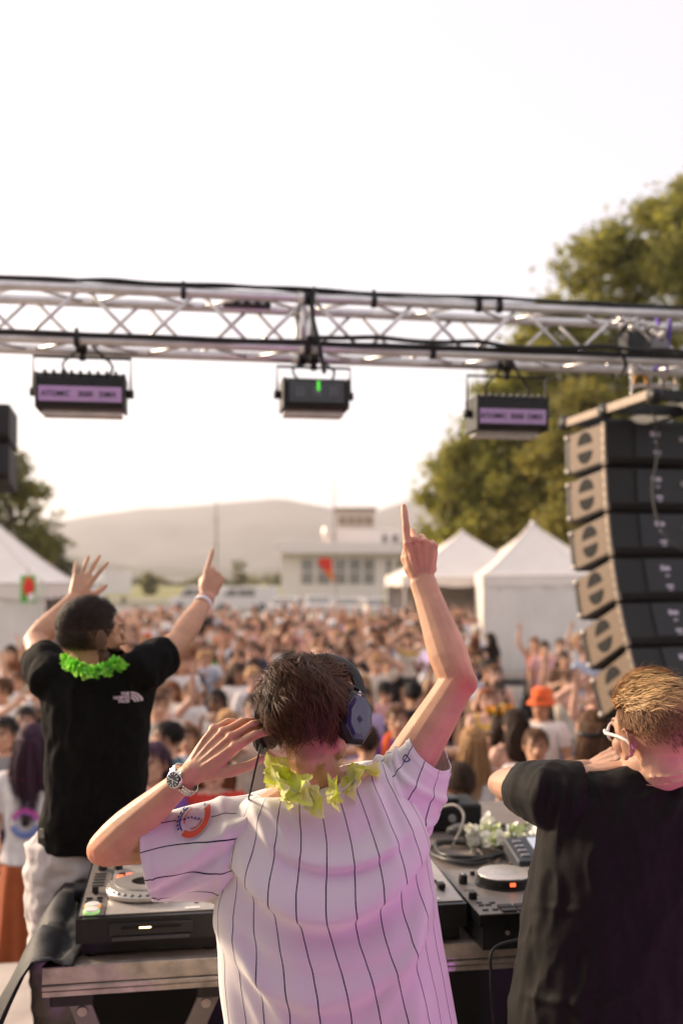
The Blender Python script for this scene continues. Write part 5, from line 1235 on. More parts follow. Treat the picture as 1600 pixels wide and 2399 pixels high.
def controller():
    c0 = toS(P(1120, 2140, 2.627)); u, v = c0[0] + .004, c0[1]; w, dp, h = .62, .39, .106
    t = thing('dj_controller', 'wide dark controller with a small jog wheel and pads at right', 'controller', S(u, v, ZT), A); L = frame_at(u, v, ZT + .001)
    obj('body', slab(L, rect(.012, w - .012, .012, dp), .006, h - .012), GBM, t); obj('chassis', slab(L, rect(.002, w - .002, .004, dp + .002), h - .035, h - .004), GB, t); obj('faceplate', slab(L, rect(0, w, 0, dp + .004), h - .0035, h), mat('controller_plate', (.20, .175, .155), .42, .25, var=.05, scale=30), t)
    jc = (toS(P(1180, 2075, 2.90))[0] - u, toS(P(1180, 2075, 2.90))[1] - v); r = .079
    g = G(); g.lathe([(r + .006, 0), (r + .006, .004), (r, .006), (r, .026), (r - .004, .029)], L(*jc, h), 56); j = obj('jog_wheel', g, GB, t, auto=35)
    g = G(); g.lathe([(r - .002, .029), (r - .003, .0315), (r - .010, .032)], L(*jc, h), 56); obj('jog_rim', g, mat('jog_rim_silver', (.60, .54, .48), .25, .8), j, auto=30)
    g = G(); g.lathe([(r - .0105, .0315), (.036, .0318)], L(*jc, h), 56); obj('jog_plate', g, mat('jog_vinyl', (.20, .185, .175), .22, .4), j)
    g = G(); g.lathe([(.038, .0318), (.036, .0330), (.030, .0332)], L(*jc, h), 36); obj('centre_ring', g, mat('jog_rim_silver', (.60, .54, .48), .25, .8), j)
    g = G(); g.lathe([(.030, .0334), (.002, .0338)], L(*jc, h), 36); obj('centre_disc', g, mat('jog_centre', (.45, .43, .41), .25, .5), j)
    p = L(jc[0] - .0, jc[1] - r - .001, h + .018); g = G(); g.box(p, (.016, .004, .010), MA, bev=.001); obj('indicator', g, LEDR, j)
    for r_ in range(2):
        for c in range(6): g = G(); g.box(L(.085 + c * .046, .016 + r_ * .030, h + .003), (.040, .024, .006), MA, bev=.002); obj('pad', g, mat('pad_rubber', (.035, .03, .028), .55), t)
    for a, b in ((.025, .03), (.052, .03), (.025, .07), (.045, .07), (.06, .085), (.025, .09)): g = G(); g.box(L(a, b, h + .002), (.016, .009, .004), MA, bev=.0015); obj('small_button', g, mat('bar_button_grey', (.08, .075, .07), .4), t)
    for a, b in ((.03, .155), (.03, .20)): g = G(); g.box(L(a, b, h + .0006), (.03, .004, .001), MA); obj('label_line', g, KN, t)
    knob(L, t, .030, .265, h, .013, .026); 
    g = G(); g.box(L(.018, .125, h + .010), (.022, .016, .02), MA, bev=.003); obj('fader_cap', g, KN, t)
    for k, (a, b) in enumerate(((.08, .34), (.11, .345), (.14, .35), (.30, .34))): knob(L, t, a, b, h, .008, .012)
    # front sockets with a plugged lead
    p = L(.075, -.002, .055); ax = MA @ Vector((0, -1, 0)); g = G(); g.tube([p, p + ax * .004], .006, 12); obj('headphone_socket', g, CASE_AL, t)
    g = G(); p2 = L(.118, .003, .062); g.tube([p2, p2 + ax * .022], .0055, 10); obj('jack_plug', g, mat('copper_plug', (.5, .28, .14), .35, .7), t)
    return p2 + ax * .022
PLUG = controller()
cable('audio_lead', 'thin black lead plugged into the controller front and hanging down', [PLUG, PLUG + MA @ Vector((.012, -.018, -.008)), P(1158, 2220, 2.50), P(1150, 2290, 2.49), P(1155, 2399, 2.5), P(1165, 2500, 2.52)], .0038, RUB)
# knobs by the left side of player two are part of its plate; things lying on the table follow
def coil():
    rnd = random.Random(3); pts = []
    for i in range(70):
        q = i * .29; r = .145 + .012 * math.sin(i * .9) - .0005 * i; c = P(1095, 2003, 3.56)
        pts.append(Vector((c.x + r * 1.0 * math.cos(q) + .014 * math.sin(i * .23), c.y + r * .92 * math.sin(q), ZT + .012 + .006 * (i // 22) + .003 * math.sin(i))))
    g = G(); g.tube(spline(pts, 3), .0075, 8, True); tag(obj('coiled_cable', g, mat('cable_grey_black', (.03, .029, .029), .4), smooth=True), 'coiled dark cable lying on the table behind the controller', 'cable', 'cables on the table')
coil()
cable('thin_cable', 'thin tangled brown cable beside the coil', [P(1120, 1990, 3.5), P(1150, 2010, 3.45), P(1175, 1985, 3.5), P(1195, 2005, 3.45), P(1190, 2030, 3.4), P(1205, 2040, 3.36)][:1] + [Vector((p.x, p.y, ZT + .008)) for p in (P(1150, 2010, 3.45), P(1175, 1985, 3.55), P(1195, 2005, 3.45), P(1190, 2030, 3.38), P(1205, 2040, 3.34))], .003, mat('brown_cable', (.16, .12, .10), .5), 'cables on the table')
def black_box():
    p = P(1040, 1945, 3.98); t = thing('stage_box', 'black stage box at the far edge of the table', 'box', (p.x, p.y, ZT), A)
    g = G(); g.box((p.x - .05, p.y, ZT + .055), (.36, .20, .10), MA, bev=.012); obj('housing', g, GBM, t)
    g = G(); g.box((p.x - .05, p.y - .02, ZT + .115), (.20, .10, .02), MA, bev=.008); obj('handle', g, GB, t)
    for k in range(3):
        g = G(); q = Vector((p.x - .14 + k * .08, p.y - .11, ZT + .06)); g.tube([q, q + Vector((0, -.012, 0))], .014, 12); obj('socket', g, mat('socket_grey', (.3, .3, .3), .5), t)
black_box()
def mic():
    a = P(1055, 1930, 3.74); a.z = ZT + .045; d = Vector((1, .12, .02)).normalized(); t = thing('microphone', 'dark handheld microphone lying at the far edge of the table', 'microphone', (a.x, a.y, ZT))
    g = G(); g.tube([a, a + d * .02, a + d * .05, a + d * .055], [.016, .024, .025, .02], 16, True); obj('grille', g, mat('mic_grille', (.10, .10, .105), .4, .6, bump=.8, bscale=600), t, smooth=True)
    g = G(); g.tube([a + d * .055, a + d * .10, a + d * .24], [.018, .016, .012], 16, True); obj('handle', g, GB, t, smooth=True)
    g = G(); g.box((a.x + .08, a.y + .01, ZT + .016), (.05, .05, .028), MA, bev=.005); obj('rest', g, GBM, t)
mic()
cable('thin_cable', 'pale thin cable arching over the microphone', [P(1010, 1900, 3.9), P(1060, 1885, 3.8), P(1085, 1905, 3.75), P(1080, 1940, 3.7), P(1060, 1965, 3.65)][:4] + [Vector((P(1058, 1972, 3.66).x, 3.66, ZT + .006))], .0045, mat('cable_pale', (.25, .23, .21), .5), 'cables on the table')
def display_unit():
    p = P(1262, 2018, 3.38); t = thing('display_unit', 'small slanted touch screen unit behind the black T-shirt person', 'display unit', (p.x, p.y, ZT), A)
    M = MA @ Matrix.Rotation(R(14), 3, 'X'); c = Vector((p.x, p.y, ZT + .055))
    g = G(); g.box(c, (.20, .16, .05), M, bev=.006); obj('body', g, mat('unit_blue_grey', (.045, .05, .062), .4), t)
    g = G(); g.box(c + M @ Vector((.035, .0, .027)), (.115, .135, .004), M, bev=.001); obj('screen', g, mat('pale_screen', (.36, .38, .44), .2, emit=(.5, .55, .65), estr=.25), t)
    for k in range(4): g = G(); g.box(c + M @ Vector((-.065, .045 - k * .03, .027)), (.030, .013, .006), M, bev=.002); obj('key', g, mat('key_grey', (.25, .25, .27), .4), t)
    g = G(); g.box((p.x, p.y + .03, ZT + .02), (.16, .08, .04), MA, bev=.004); obj('stand', g, GBM, t)
display_unit()
W1 = mat('petal_white', (.80, .80, .72), .6, var=.08, scale=40); W2 = mat('petal_green_white', (.62, .72, .30), .6, var=.15, scale=40)
rnd_ = random.Random(9)
cvf = [Vector((P(1210, 1950, 3.62).x + .16 * math.cos(q) * (1 - .25 * (q > 6.3)), 3.62 + .09 * math.sin(q), ZT + .05 + .03 * (q / 12.6) + .015 * math.sin(q * 3))) for q in np.linspace(0, 12.6, 60)]
garland('white_flower_garland', 'heap of white green-tinged artificial flowers on the table', cvf, .034, 46, W1, 8, cord=True, mats=[W1, W1, W1, W2], per=6, stacked=.35)
def stub():
    p = P(197, 2022, 2.93); t = thing('marker_pen', 'thick black and white marker lying beside the left player', 'marker', (p.x, p.y, ZT + .015), A); a = Vector((p.x - .02, p.y - .02, ZT + .075)); d = Vector((.9, .15, .02)).normalized()
    g = G(); g.tube([a, a + d * .055], .026, 20); obj('barrel', g, KN, t, auto=40)
    g = G(); g.tube([a + d * .055, a + d * .062, a + d * .082, a + d * .086], [.024, .027, .027, .022], 20); obj('cap', g, WB, t, auto=40)
    g = G(); g.box(a + d * .04 + Vector((0, 0, -.045)), (.07, .03, .036), MA, bev=.004); obj('rest', g, GBM, t)
stub()
# ================================================================== the two men beside the DJ
def wrinkle(me, amp, s=(9, 9, 5), seed=0, ridged=True):
    v = verts(me); n = normals(me)
    q = np.array([noise.fractal(Vector((a[0] * s[0] + seed, a[1] * s[1], a[2] * s[2])), .9, 2.1, 3) for a in v])
    if ridged: q = (1 - np.abs(q) * 2.2); q = np.clip(q, -1, 1)
    setv(me, v + n * (q * amp)[:, None])
def tee(name, parent, levels, sleeves, m, voxel=.006, amp=.006, seed=1, extra=None, smooth=6):
    g = G(); torso_pieces(g, levels)
    for pts, rad in sleeves: g.tube(pts, rad, 18)
    me = remesh(g, voxel, smooth); wrinkle(me, amp, seed=seed)
    if extra: extra(me)
    v = verts(me); me.transform(chain(parent).inverted()); me.shade_smooth(); return link(name, me, m, parent), v, me
BTEE = mat('black_cotton', (.0045, .0042, .0042), .85, var=.15, scale=60, bump=.1, bscale=700, spec=.12)
def man_left():
    d = 3.25; t = thing('person', 'person in black T-shirt and white trousers with both arms raised', 'person', (P(215, 2000, d).x, d, ZS))
    H = HM(214, 1492, 3.27, -52, 4, 4, 1.02); r, f = basis((1, -.06, .03), (0, 1, 0))
    shL, elL, wrL = P(118, 1590, 3.27), P(84, 1500, 3.50), P(176, 1402, 3.62); shR, elR, wrR = P(336, 1572, 3.27), P(420, 1500, 3.46), P(486, 1398, 3.66)
    g = G(); head_pieces(g, H); nb = P(214, 1590, 3.28)
    g.tube([H @ Vector((0, -.012, -.03)), H @ Vector((0, -.018, -.075)), nb, nb + Vector((0, .02, -.06))], [.055, .056, .062, .08], 16, True)
    for s_ in (shL, shR): g.tube([nb + Vector((0, .01, .015)), nb.lerp(s_, .5) + Vector((0, .01, .01)), s_], [.048, .052, .056], 12, True)
    lv = [(P(190, 2130, 3.3), .150, .110, r, f), (P(205, 2030, 3.3), .150, .112, r, f), (P(214, 1880, 3.3), .135, .10, r, f), (P(220, 1740, 3.29), .145, .105, r, f), (P(222, 1660, 3.29), .155, .10, r, f), (P(220, 1605, 3.29), .15, .09, r, f), (P(216, 1575, 3.29), .08, .07, r, f)]
    torso_pieces(g, lv); arm_pieces(g, shL, elL, wrL, (1, 0, 0), 1.0); arm_pieces(g, shR, elR, wrR, (1, 0, 0), 1.0)
    hand_pieces(g, wrL, P(196, 1358, 3.66) - wrL, (-.05, -1, .1), False, 'wide', 1.02); hand_pieces(g, wrR, P(506, 1338, 3.70) - wrR, (.25, -1, .05), True, 'point', 1.05, flex=((4, 8, 5), (55, 80, 50), (72, 90, 55), (76, 92, 60)))
    for sg, kx, yy in ((-1, 150, 0), (1, 245, .05)):
        hp = P(kx, 2060, 3.3); leg_pieces(g, hp, Vector((hp.x, 3.3, ZS + .52)), Vector((hp.x + sg * .03, 3.3, ZS + .10)), Vector((hp.x + sg * .07, 3.47, ZS + .04)))
    me = remesh(g, .005, 5)
    stub = (.09, .07, .06)
    scalp = [(lambda Q: ((Q[:, 2] > -.035 + np.clip(Q[:, 1], 0, 1) * 1.2) & (Q[:, 1] < .055)).astype(float) * .8, stub), (lambda Q: ((Q[:, 2] < -.030 - .25 * np.clip(Q[:, 1] - .03, 0, 1)) & (Q[:, 1] > -.004) & (Q[:, 2] > -.13)).astype(float) * .85, (.10, .07, .06))]
    set_tint(me, head_tint(me, H, scalp=scalp)); I = chain(t).inverted(); me.transform(I); link('body', me, SK_L, t)
    hm = hair_mat('dark_short_hair', (.022, .014, .011), .5); g = G()
    def sc(u): return u.z > -.42 - .1 * (u.y < 0) and not (u.y > .55 and u.z < .5) and not (abs(u.x) > .8 and u.z < -.05 and u.y > -.3)
    cap(g, H, 1.035, sc, .003, 5)
    strands(g, H, 2600, lambda u: 1 if sc(u) else 0, lambda u: .022 + .016 * max(0, u.z), lambda p, u: Vector((u.x * .4, .7, .35 if u.z > 0 else -.6)), lambda u: .003 + .014 * max(0, u.z) ** 1.2, lambda u: .002, .0012, 8, 4, 1.03)
    obj('hair', g, hm, t, smooth=True)
    g = G(); rnd = np.random.RandomState(4)
    for k in range(1500):
        a = rnd.uniform(-1, 1); x = a * .058; y = .105 - .075 * abs(a) ** 1.6 + rnd.uniform(-.006, .004); z = -.055 - rnd.uniform(0, 1) * (.055 - .018 * abs(a)) + .025 * abs(a)
        p = Vector((x, y * (.98), z)); o_ = Vector((x * .8, .06, -.03)).normalized(); q = p + o_ * .006; w_ = Vector((.0012, .0006, 0))
        e = q + o_ * .016 + Vector((rnd.normal() * .004, rnd.normal() * .004, -.012))
        i0 = len(g.v); g.v += [tuple(H @ (p - w_)), tuple(H @ (p + w_)), tuple(H @ (e + w_ * .4)), tuple(H @ (e - w_ * .4))]; g.f.append((i0, i0 + 1, i0 + 2, i0 + 3)); g.mi.append(0)
    for s in (-1, 0, 1): g.ball(H @ Vector((s * .036, .072 - abs(s) * .022, -.088)), (.024, .028, .028), H.to_3x3())
    obj('beard', g, hm, t)
    K = 3.25
    def lvl(y, x0, x1, hd, dz=0): a, b = P(x0, y, K), P(x1, y + dz, K); c = (a + b) / 2; c.y = 3.29; return (c, (b - a).length / 2, hd, (b - a).normalized(), f)
    tl = [lvl(1985, 92, 322, .135, 10), lvl(1940, 92, 330, .14, 6), lvl(1850, 106, 335, .135), lvl(1740, 105, 338, .132), lvl(1660, 92, 346, .128), lvl(1610, 86, 362, .112, -10), lvl(1580, 104, 352, .095, -14), lvl(1566, 140, 304, .075, -8), lvl(1560, 168, 268, .066, 0)]
    sl = [([P(150, 1602, 3.28), shL, shL.lerp(elL, .28), shL.lerp(elL, .55)], [.082, .074, .070, .066]), ([P(300, 1592, 3.28), shR, shR.lerp(elR, .28), shR.lerp(elR, .55)], [.084, .076, .072, .068])]
    o, v, me = tee('t_shirt', t, tl, sl, BTEE, .007, .007, 3)
    # print on the right shoulder blade: quarter dome of three arcs beside three lines
    pw = mat('shirt_print', (.62, .50, .58), .7, var=.05); from mathutils.bvhtree import BVHTree
    bv = BVHTree.FromPolygons([tuple(p) for p in v], [tuple(p.vertices) for p in me.polygons]); bc = P(284, 1640, 3.1)
    def on(a, b):
        h = bv.ray_cast(Vector((bc.x + a, 2.6, bc.z + b)), Vector((0, 1, 0)))[0]; return (h if h is not None else Vector((bc.x + a, 3.16, bc.z + b))) + Vector((0, -.003, 0))
    for q, tx in enumerate(('THE', 'NORTH', 'FACE')):
        tg = text_geo(tx, .013, 0, 'RIGHT', bold=.0007); g = G(); g.v = [tuple(on(p[0] + .006, p[1] + .009 - q * .0115)) for p in tg.v]; g.f = tg.f; g.mi = tg.mi; obj('shirt_lettering', g, pw, o)
    for q in range(3):
        r0, r1 = .010 + q * .0085, .0155 + q * .0085; g = G(); vv = []
        for a in np.linspace(0, R(90), 9): vv += [on(.010 + r0 * math.sin(a), -.018 + r0 * math.cos(a)), on(.010 + r1 * math.sin(a), -.018 + r1 * math.cos(a))]
        g.add(vv, [(2 * k, 2 * k + 1, 2 * k + 3, 2 * k + 2) for k in range(8)]); obj('shirt_emblem', g, pw, o)
    # trousers
    g = G()
    for sg, kx in ((-1, 146), (1, 246)):
        hp = P(kx, 2040, 3.3); g.tube([hp + Vector((0, 0, .10)), hp, Vector((hp.x, 3.3, ZS + .52)), Vector((hp.x + sg * .03, 3.3, ZS + .06))], [.115, .118, .092, .085], 16)
    g.ball(P(196, 2000, 3.3), (.178, .135, .14)); tm = remesh(g, .009, 5); wrinkle(tm, .010, (6, 6, 9), 8); tm.transform(I); link('trousers', tm, mat('white_cotton_trousers', (.62, .57, .56), .8, var=.05, scale=30, bump=.1, bscale=500), t)
    g = G(); p = P(101, 1952, 3.19); g.box(p, (.02, .01, .03), bev=.003); obj('belt_loop', g, mat('loop_beige', (.4, .36, .32), .7), t)
    return wrR, elR
WRR_L, ELR_L = man_left()
GR = petal_mat('garland_green', (.12, .60, .03), (.30, .74, .08)); GR2 = petal_mat('garland_lime', (.22, .68, .05), (.42, .80, .14))
cvg = spline([P(290, 1560, 3.22), P(272, 1558, 3.16), P(245, 1570, 3.12), P(215, 1576, 3.10), P(188, 1566, 3.12), P(166, 1556, 3.17), P(160, 1552, 3.25), P(190, 1565, 3.40), P(240, 1568, 3.41), P(285, 1560, 3.32)], 6)
garland('flower_garland', 'bright green flower garland around the neck of the bearded person', cvg, .028, 36, GR, 14, mats=[GR, GR2], per=7)
def bands():
    ax = (WRR_L - ELR_L).normalized()
    for k, (q, m, lab) in enumerate(((.84, mat('band_white', (.75, .70, .70), .6), 'white wristband on the raised right arm of the bearded person'), (.92, mat('band_pink', (.55, .30, .25), .6), 'thin pinkish wristband above the white one'))):
        c = ELR_L.lerp(WRR_L, q); e1 = ax.orthogonal().normalized(); e2 = ax.cross(e1); g = G()
        g.rings([[c + (e1 * math.cos(a) + e2 * math.sin(a)) * rr + ax * h for a in np.linspace(0, 2 * math.pi, 28, endpoint=False)] for rr, h in ((.0315, -.008 + .003 * k), (.0335, -.007 + .003 * k), (.0335, .007 - .003 * k), (.0315, .008 - .003 * k))], caps=False)
        tag(obj('wristband', g, m, smooth=True), lab, 'wristband', 'wristbands')
bands()
def man_right():
    d = 2.33; t = thing('person', 'person with blond swept hair and white glasses in a black T-shirt', 'person', (P(1450, 2000, d).x, d, ZS))
    H = HM(1532, 1722, 2.32, 24, -4, -6, 1.03); r, f = basis((1, .02, 0), (0, 1, 0))
    shL, elL, wrL = P(1283, 1860, 2.35), P(1182, 1836, 2.55), P(1372, 1806, 2.64); shR, elR, wrR = P(1690, 1862, 2.37), P(1745, 1850, 2.60), P(1600, 1800, 2.66)
    g = G(); head_pieces(g, H); nb = P(1520, 1846, 2.35)
    g.tube([H @ Vector((0, -.012, -.03)), H @ Vector((0, -.022, -.07)), nb.lerp(H @ Vector((0, -.02, -.06)), .4), nb, nb + Vector((0, .02, -.06))], [.060, .062, .064, .070, .085], 18, True)
    for z_, k_ in ((-.082, .0675), (-.098, .069)):
        c = H @ Vector((0, -.02, z_)); g.tube([c + H.to_3x3() @ Vector((k_ * math.cos(a), k_ * math.sin(a) * .9, -.004 * math.sin(a))) for a in np.linspace(math.pi * 1.05, math.pi * 1.95, 14)], .0025, 8, True)
    for s_ in (shL, shR): g.tube([nb + Vector((0, .01, .02)), nb.lerp(s_, .5) + Vector((0, .01, .01)), s_], [.052, .054, .05], 12, True)
    lv = [(P(1430, 2560, 2.37), .175, .12, r, f), (P(1440, 2380, 2.37), .18, .125, r, f), (P(1455, 2180, 2.37), .17, .12, r, f), (P(1475, 2040, 2.36), .185, .12, r, f), (P(1490, 1940, 2.36), .19, .115, r, f), (P(1500, 1880, 2.36), .16, .095, r, f), (P(1515, 1845, 2.36), .09, .075, r, f)]
    torso_pieces(g, lv); arm_pieces(g, shL, elL, wrL, (0, 0, 1), .98); arm_pieces(g, shR, elR, wrR, (0, 0, 1), .98)
    hand_pieces(g, wrL, P(1445, 1776, 2.60) - wrL, (-.45, -.5, .75), False, 'fist', 1.0); hand_pieces(g, wrR, P(1560, 1780, 2.60) - wrR, (.3, -.6, .7), True, 'fist', 1.0)
    for sg, kx in ((-1, 1375), (1, 1500)):
        hp = P(kx, 2520, 2.38); leg_pieces(g, hp, Vector((hp.x, 2.38, ZS + .5)), Vector((hp.x + sg * .03, 2.37, ZS + .10)), Vector((hp.x + sg * .06, 2.55, ZS + .05)))
    me = remesh(g, .0036, 6, keep=.5)
    fade = [(lambda Q: sstep(-.055, .02, Q[:, 2] + .25 * np.clip(Q[:, 1], -1, .0) * 0) * (Q[:, 1] < .045 - 0 * Q[:, 2]) * .70, (.50, .36, .27))]
    set_tint(me, head_tint(me, H, scalp=fade)); I = chain(t).inverted(); me.transform(I); link('body', me, SK_R, t)
    g = G(); hm = hair_mat('blond_hair', (.62, .36, .17), .36)
    def top(u): return u.z > .40 + .10 * noise.noise(u * 6) and not (u.y > .8 and u.z < .5)
    cap(g, H, 1.07, lambda u: u.z > .45, .010, 9)
    def flow(p, u): return Vector((.45 + .5 * noise.noise(u * 3), -1.0, .25 - 1.1 * max(0, .75 - u.z)))
    strands(g, H, 3600, lambda u: 1 if top(u) else 0, lambda u: .030 + .034 * max(0, u.z - .3) + .02 * max(0, u.y), flow, lambda u: .004 + .026 * max(0, u.z - .42) + .026 * max(0, u.y), lambda u: .005, .0010, 15, 8, 1.05, 1)
    strands(g, H, 160, lambda u: 1 if top(u) else 0, lambda u: .045, flow, lambda u: .010 + .045 * max(0, u.z - .4), lambda u: .010, .0006, 17, 8, 1.07)
    obj('hair', g, hm, t, smooth=True)
    g = G(); sh = hair_mat('cropped_hair', (.24, .135, .07), .5)
    def side(u): return u.z <= .52 and u.z > -.62 + .25 * (abs(u.x) > .5) and not (u.y > .45) and not (abs(u.x) > .78 and u.z < -.1 and u.y > -.35)
    strands(g, H, 4200, lambda u: (1 if side(u) else 0) * (.06 + .94 * min(1, max(0, (u.z + .5) / .7)) ** 1.3), lambda u: .008 + .022 * max(0, (u.z + .15)), lambda p, u: Vector((0, -.5, -1)), lambda u: .003 + .012 * max(0, u.z + .05), lambda u: .001, .0009, 16, 3, 1.01)
    obj('cropped_sides', g, sh, t, smooth=True)
    K = 2.33
    def lvl(y, x0, x1, hd, dz=0): a, b = P(x0, y, K), P(x1, y + dz, K); c = (a + b) / 2; c.y = 2.36; return (c, (b - a).length / 2, hd, (b - a).normalized(), f)
    tl = [lvl(2440, 1196, 1665, .165), lvl(2380, 1200, 1660, .17), lvl(2300, 1214, 1655, .165), lvl(2150, 1234, 1652, .155), lvl(2000, 1262, 1668, .145), lvl(1920, 1278, 1690, .135), lvl(1872, 1286, 1700, .118), lvl(1836, 1312, 1680, .098), lvl(1812, 1370, 1650, .082, 6), lvl(1800, 1430, 1612, .078, 6), lvl(1796, 1446, 1600, .074, 6)]
    sl = [([P(1345, 1872, 2.35), shL, shL.lerp(elL, .28), shL.lerp(elL, .56)], [.090, .078, .070, .061]), ([P(1635, 1872, 2.36), shR, shR.lerp(elR, .28), shR.lerp(elR, .56)], [.090, .078, .070, .061])]
    def folds(me):
        v = verts(me); n = normals(me); px = CX + v[:, 0] * F / v[:, 1]; py = HY - (v[:, 2] - ZC) * F / v[:, 1]; dsp = np.zeros(len(v))
        for x0, y0, x1, y1, A_, w_ in ((1330, 1815, 1300, 2010, .012, 12), (1362, 1830, 1330, 1960, .009, 10), (1300, 1830, 1285, 1930, .009, 9), (1268, 1812, 1262, 1885, .008, 8), (1400, 1810, 1420, 1900, .008, 10), (1480, 1880, 1560, 1850, .007, 10), (1600, 1850, 1560, 1930, .008, 10), (1240, 2120, 1420, 2140, .004, 10), (1225, 2330, 1380, 2362, .009, 12), (1380, 2362, 1500, 2320, .008, 12), (1270, 1990, 1262, 2200, .007, 12), (1240, 2200, 1225, 2330, .006, 12), (1560, 2100, 1500, 2330, .006, 16)):
            L_ = math.hypot(x1 - x0, y1 - y0); ux, uy = (x1 - x0) / L_, (y1 - y0) / L_; s = ((px - x0) * ux + (py - y0) * uy) / L_; dd = -(px - x0) * uy + (py - y0) * ux
            dsp += A_ * np.exp(-(dd / w_) ** 2) * np.clip(1.15 - np.abs(s - .5) * 2, 0, 1)
        dsp *= (n[:, 1] < .3); setv(me, v + n * dsp[:, None])
    tee('t_shirt', t, tl, sl, mat('washed_black_cotton', (.0085, .0072, .0064), .75, var=.12, scale=90, bump=.1, bscale=700, sheen=.03, spec=.2), .0055, .0055, 6, folds)
    g = G()
    for sg, kx in ((-1, 1370), (1, 1505)):
        hp = P(kx, 2500, 2.38); g.tube([hp + Vector((0, 0, .10)), hp, Vector((hp.x, 2.38, ZS + .5)), Vector((hp.x + sg * .03, 2.37, ZS + .05))], [.12, .12, .09, .08], 16)
    g.ball(P(1437, 2440, 2.38), (.19, .145, .13)); tm = remesh(g, .012, 4); tm.transform(I); link('trousers', tm, mat('dark_jeans', (.018, .022, .032), .8, var=.2, scale=40), t)
    # glasses
    gt = thing('sunglasses', 'white framed glasses on the blond person', 'glasses', H @ Vector((0, .09, .01))); WF = mat('white_acetate', (.78, .76, .72), .3, var=.03)
    for s in (-1, 1):
        g = G(); c = Vector((s * .037, .106 - .012 * abs(s), .008)); pts = [H @ (c + Vector((.027 * math.cos(a), -.012 * math.cos(a) * s * 1.0, .021 * math.sin(a)))) for a in np.linspace(0, 2 * math.pi, 26)]
        g.tube(pts, .0034, 8); obj('rim', g, WF, gt, smooth=True)
        g = G(); vv = [H @ c] + [H @ (c + Vector((.026 * math.cos(a), -.012 * math.cos(a) * s, .020 * math.sin(a)))) for a in np.linspace(0, 2 * math.pi, 24, endpoint=False)]; g.add(vv, [(0, 1 + k, 1 + (k + 1) % 24) for k in range(24)]); obj('lens', g, mat('dark_lens', (.02, .018, .02), .1, spec=.7, trans=.3), gt)
        g = G(); g.tube([H @ Vector((s * .064, .092, .014)), H @ Vector((s * .080, .070, .013)), H @ Vector((s * .086, .02, .010)), H @ Vector((s * .088, -.012, .004)), H @ Vector((s * .086, -.024, -.012))], [.0046, .0046, .0042, .004, .003], 8, True); obj('temple', g, WF, gt, smooth=True)
    g = G(); g.tube([H @ Vector((-.011, .108, .010)), H @ Vector((0, .112, .013)), H @ Vector((.011, .108, .010))], .003, 8); obj('bridge', g, WF, gt, smooth=True)
man_right()
# ================================================================== the crowd
POSES = {'down': (((.235, .0, 1.14), (.25, .09, .90)),) * 2, 'up_right': (((.235, .0, 1.14), (.25, .09, .90)), ((.30, .12, 1.60), (.27, .20, 1.86))), 'up_both': (((.30, .12, 1.60), (.25, .20, 1.87)), ((.32, .10, 1.58), (.30, .16, 1.86))),
         'front': (((.245, .08, 1.16), (.11, .30, 1.30)),) * 2, 'head': (((.36, .06, 1.56), (.15, .07, 1.70)),) * 2, 'out': (((.40, .12, 1.36), (.55, .34, 1.42)),) * 2}
LOC = (1, 1, 1)
HEAD0 = Matrix.Translation((0, .01, 1.600))
def proto_body(female, pose, voxel, upper=False):
    k = .90 if female else 1.0; sw = .165 if female else .19; r, f = Vector((1, 0, 0)), Vector((0, 1, 0)); g = G(); head_pieces(g, HEAD0, female)
    g.tube([(0, -.005, 1.55), (0, -.012, 1.50), (0, -.005, 1.42)], [.05 * k, .052 * k, .065 * k], 12, True)
    hp_ = .165 if female else .16
    torso_pieces(g, [((0, 0, .80), hp_ - .02, .10, r, f), ((0, 0, .90), hp_, .11, r, f), ((0, 0, 1.08), .125 if female else .14, .095, r, f), ((0, .005, 1.25), .15 * (k + .04), .11, r, f), ((0, 0, 1.36), .165 * k, .105, r, f), ((0, -.005, 1.43), .13 * k, .085, r, f), ((0, -.005, 1.47), .07 * k, .06, r, f)])
    for s, (el, wr), right in ((-1, POSES[pose][0], False), (1, POSES[pose][1], True)):
        sh = Vector((s * sw * .95, 0, 1.405)); el = Vector((s * el[0] * (k + .04), el[1], el[2])); wr = Vector((s * wr[0] * (k + .04), wr[1], wr[2]))
        g.tube([(0, 0, 1.44), sh.lerp(Vector((0, 0, 1.45)), .5), sh], [.045 * k, .048 * k, .052 * k], 10, True); arm_pieces(g, sh, el, wr, (1, 0, 0), k)
        fd = (wr - el).normalized(); hand_pieces(g, wr, fd + Vector((0, .15, .1)), (0, -1, .3) if wr.z > 1.2 else (s, -.2, 0), right, 'wide' if wr.z > 1.7 else 'soft', k)
    if not upper:
        for s in (-1, 1): leg_pieces(g, (s * .09, 0, .88), (s * .10, .01, .48), (s * .11, 0, .09), (s * .13, .16, .04), k)
    me = remesh(g, voxel, 4 if voxel < .02 else 1); set_tint(me, head_tint(me, HEAD0)); return me
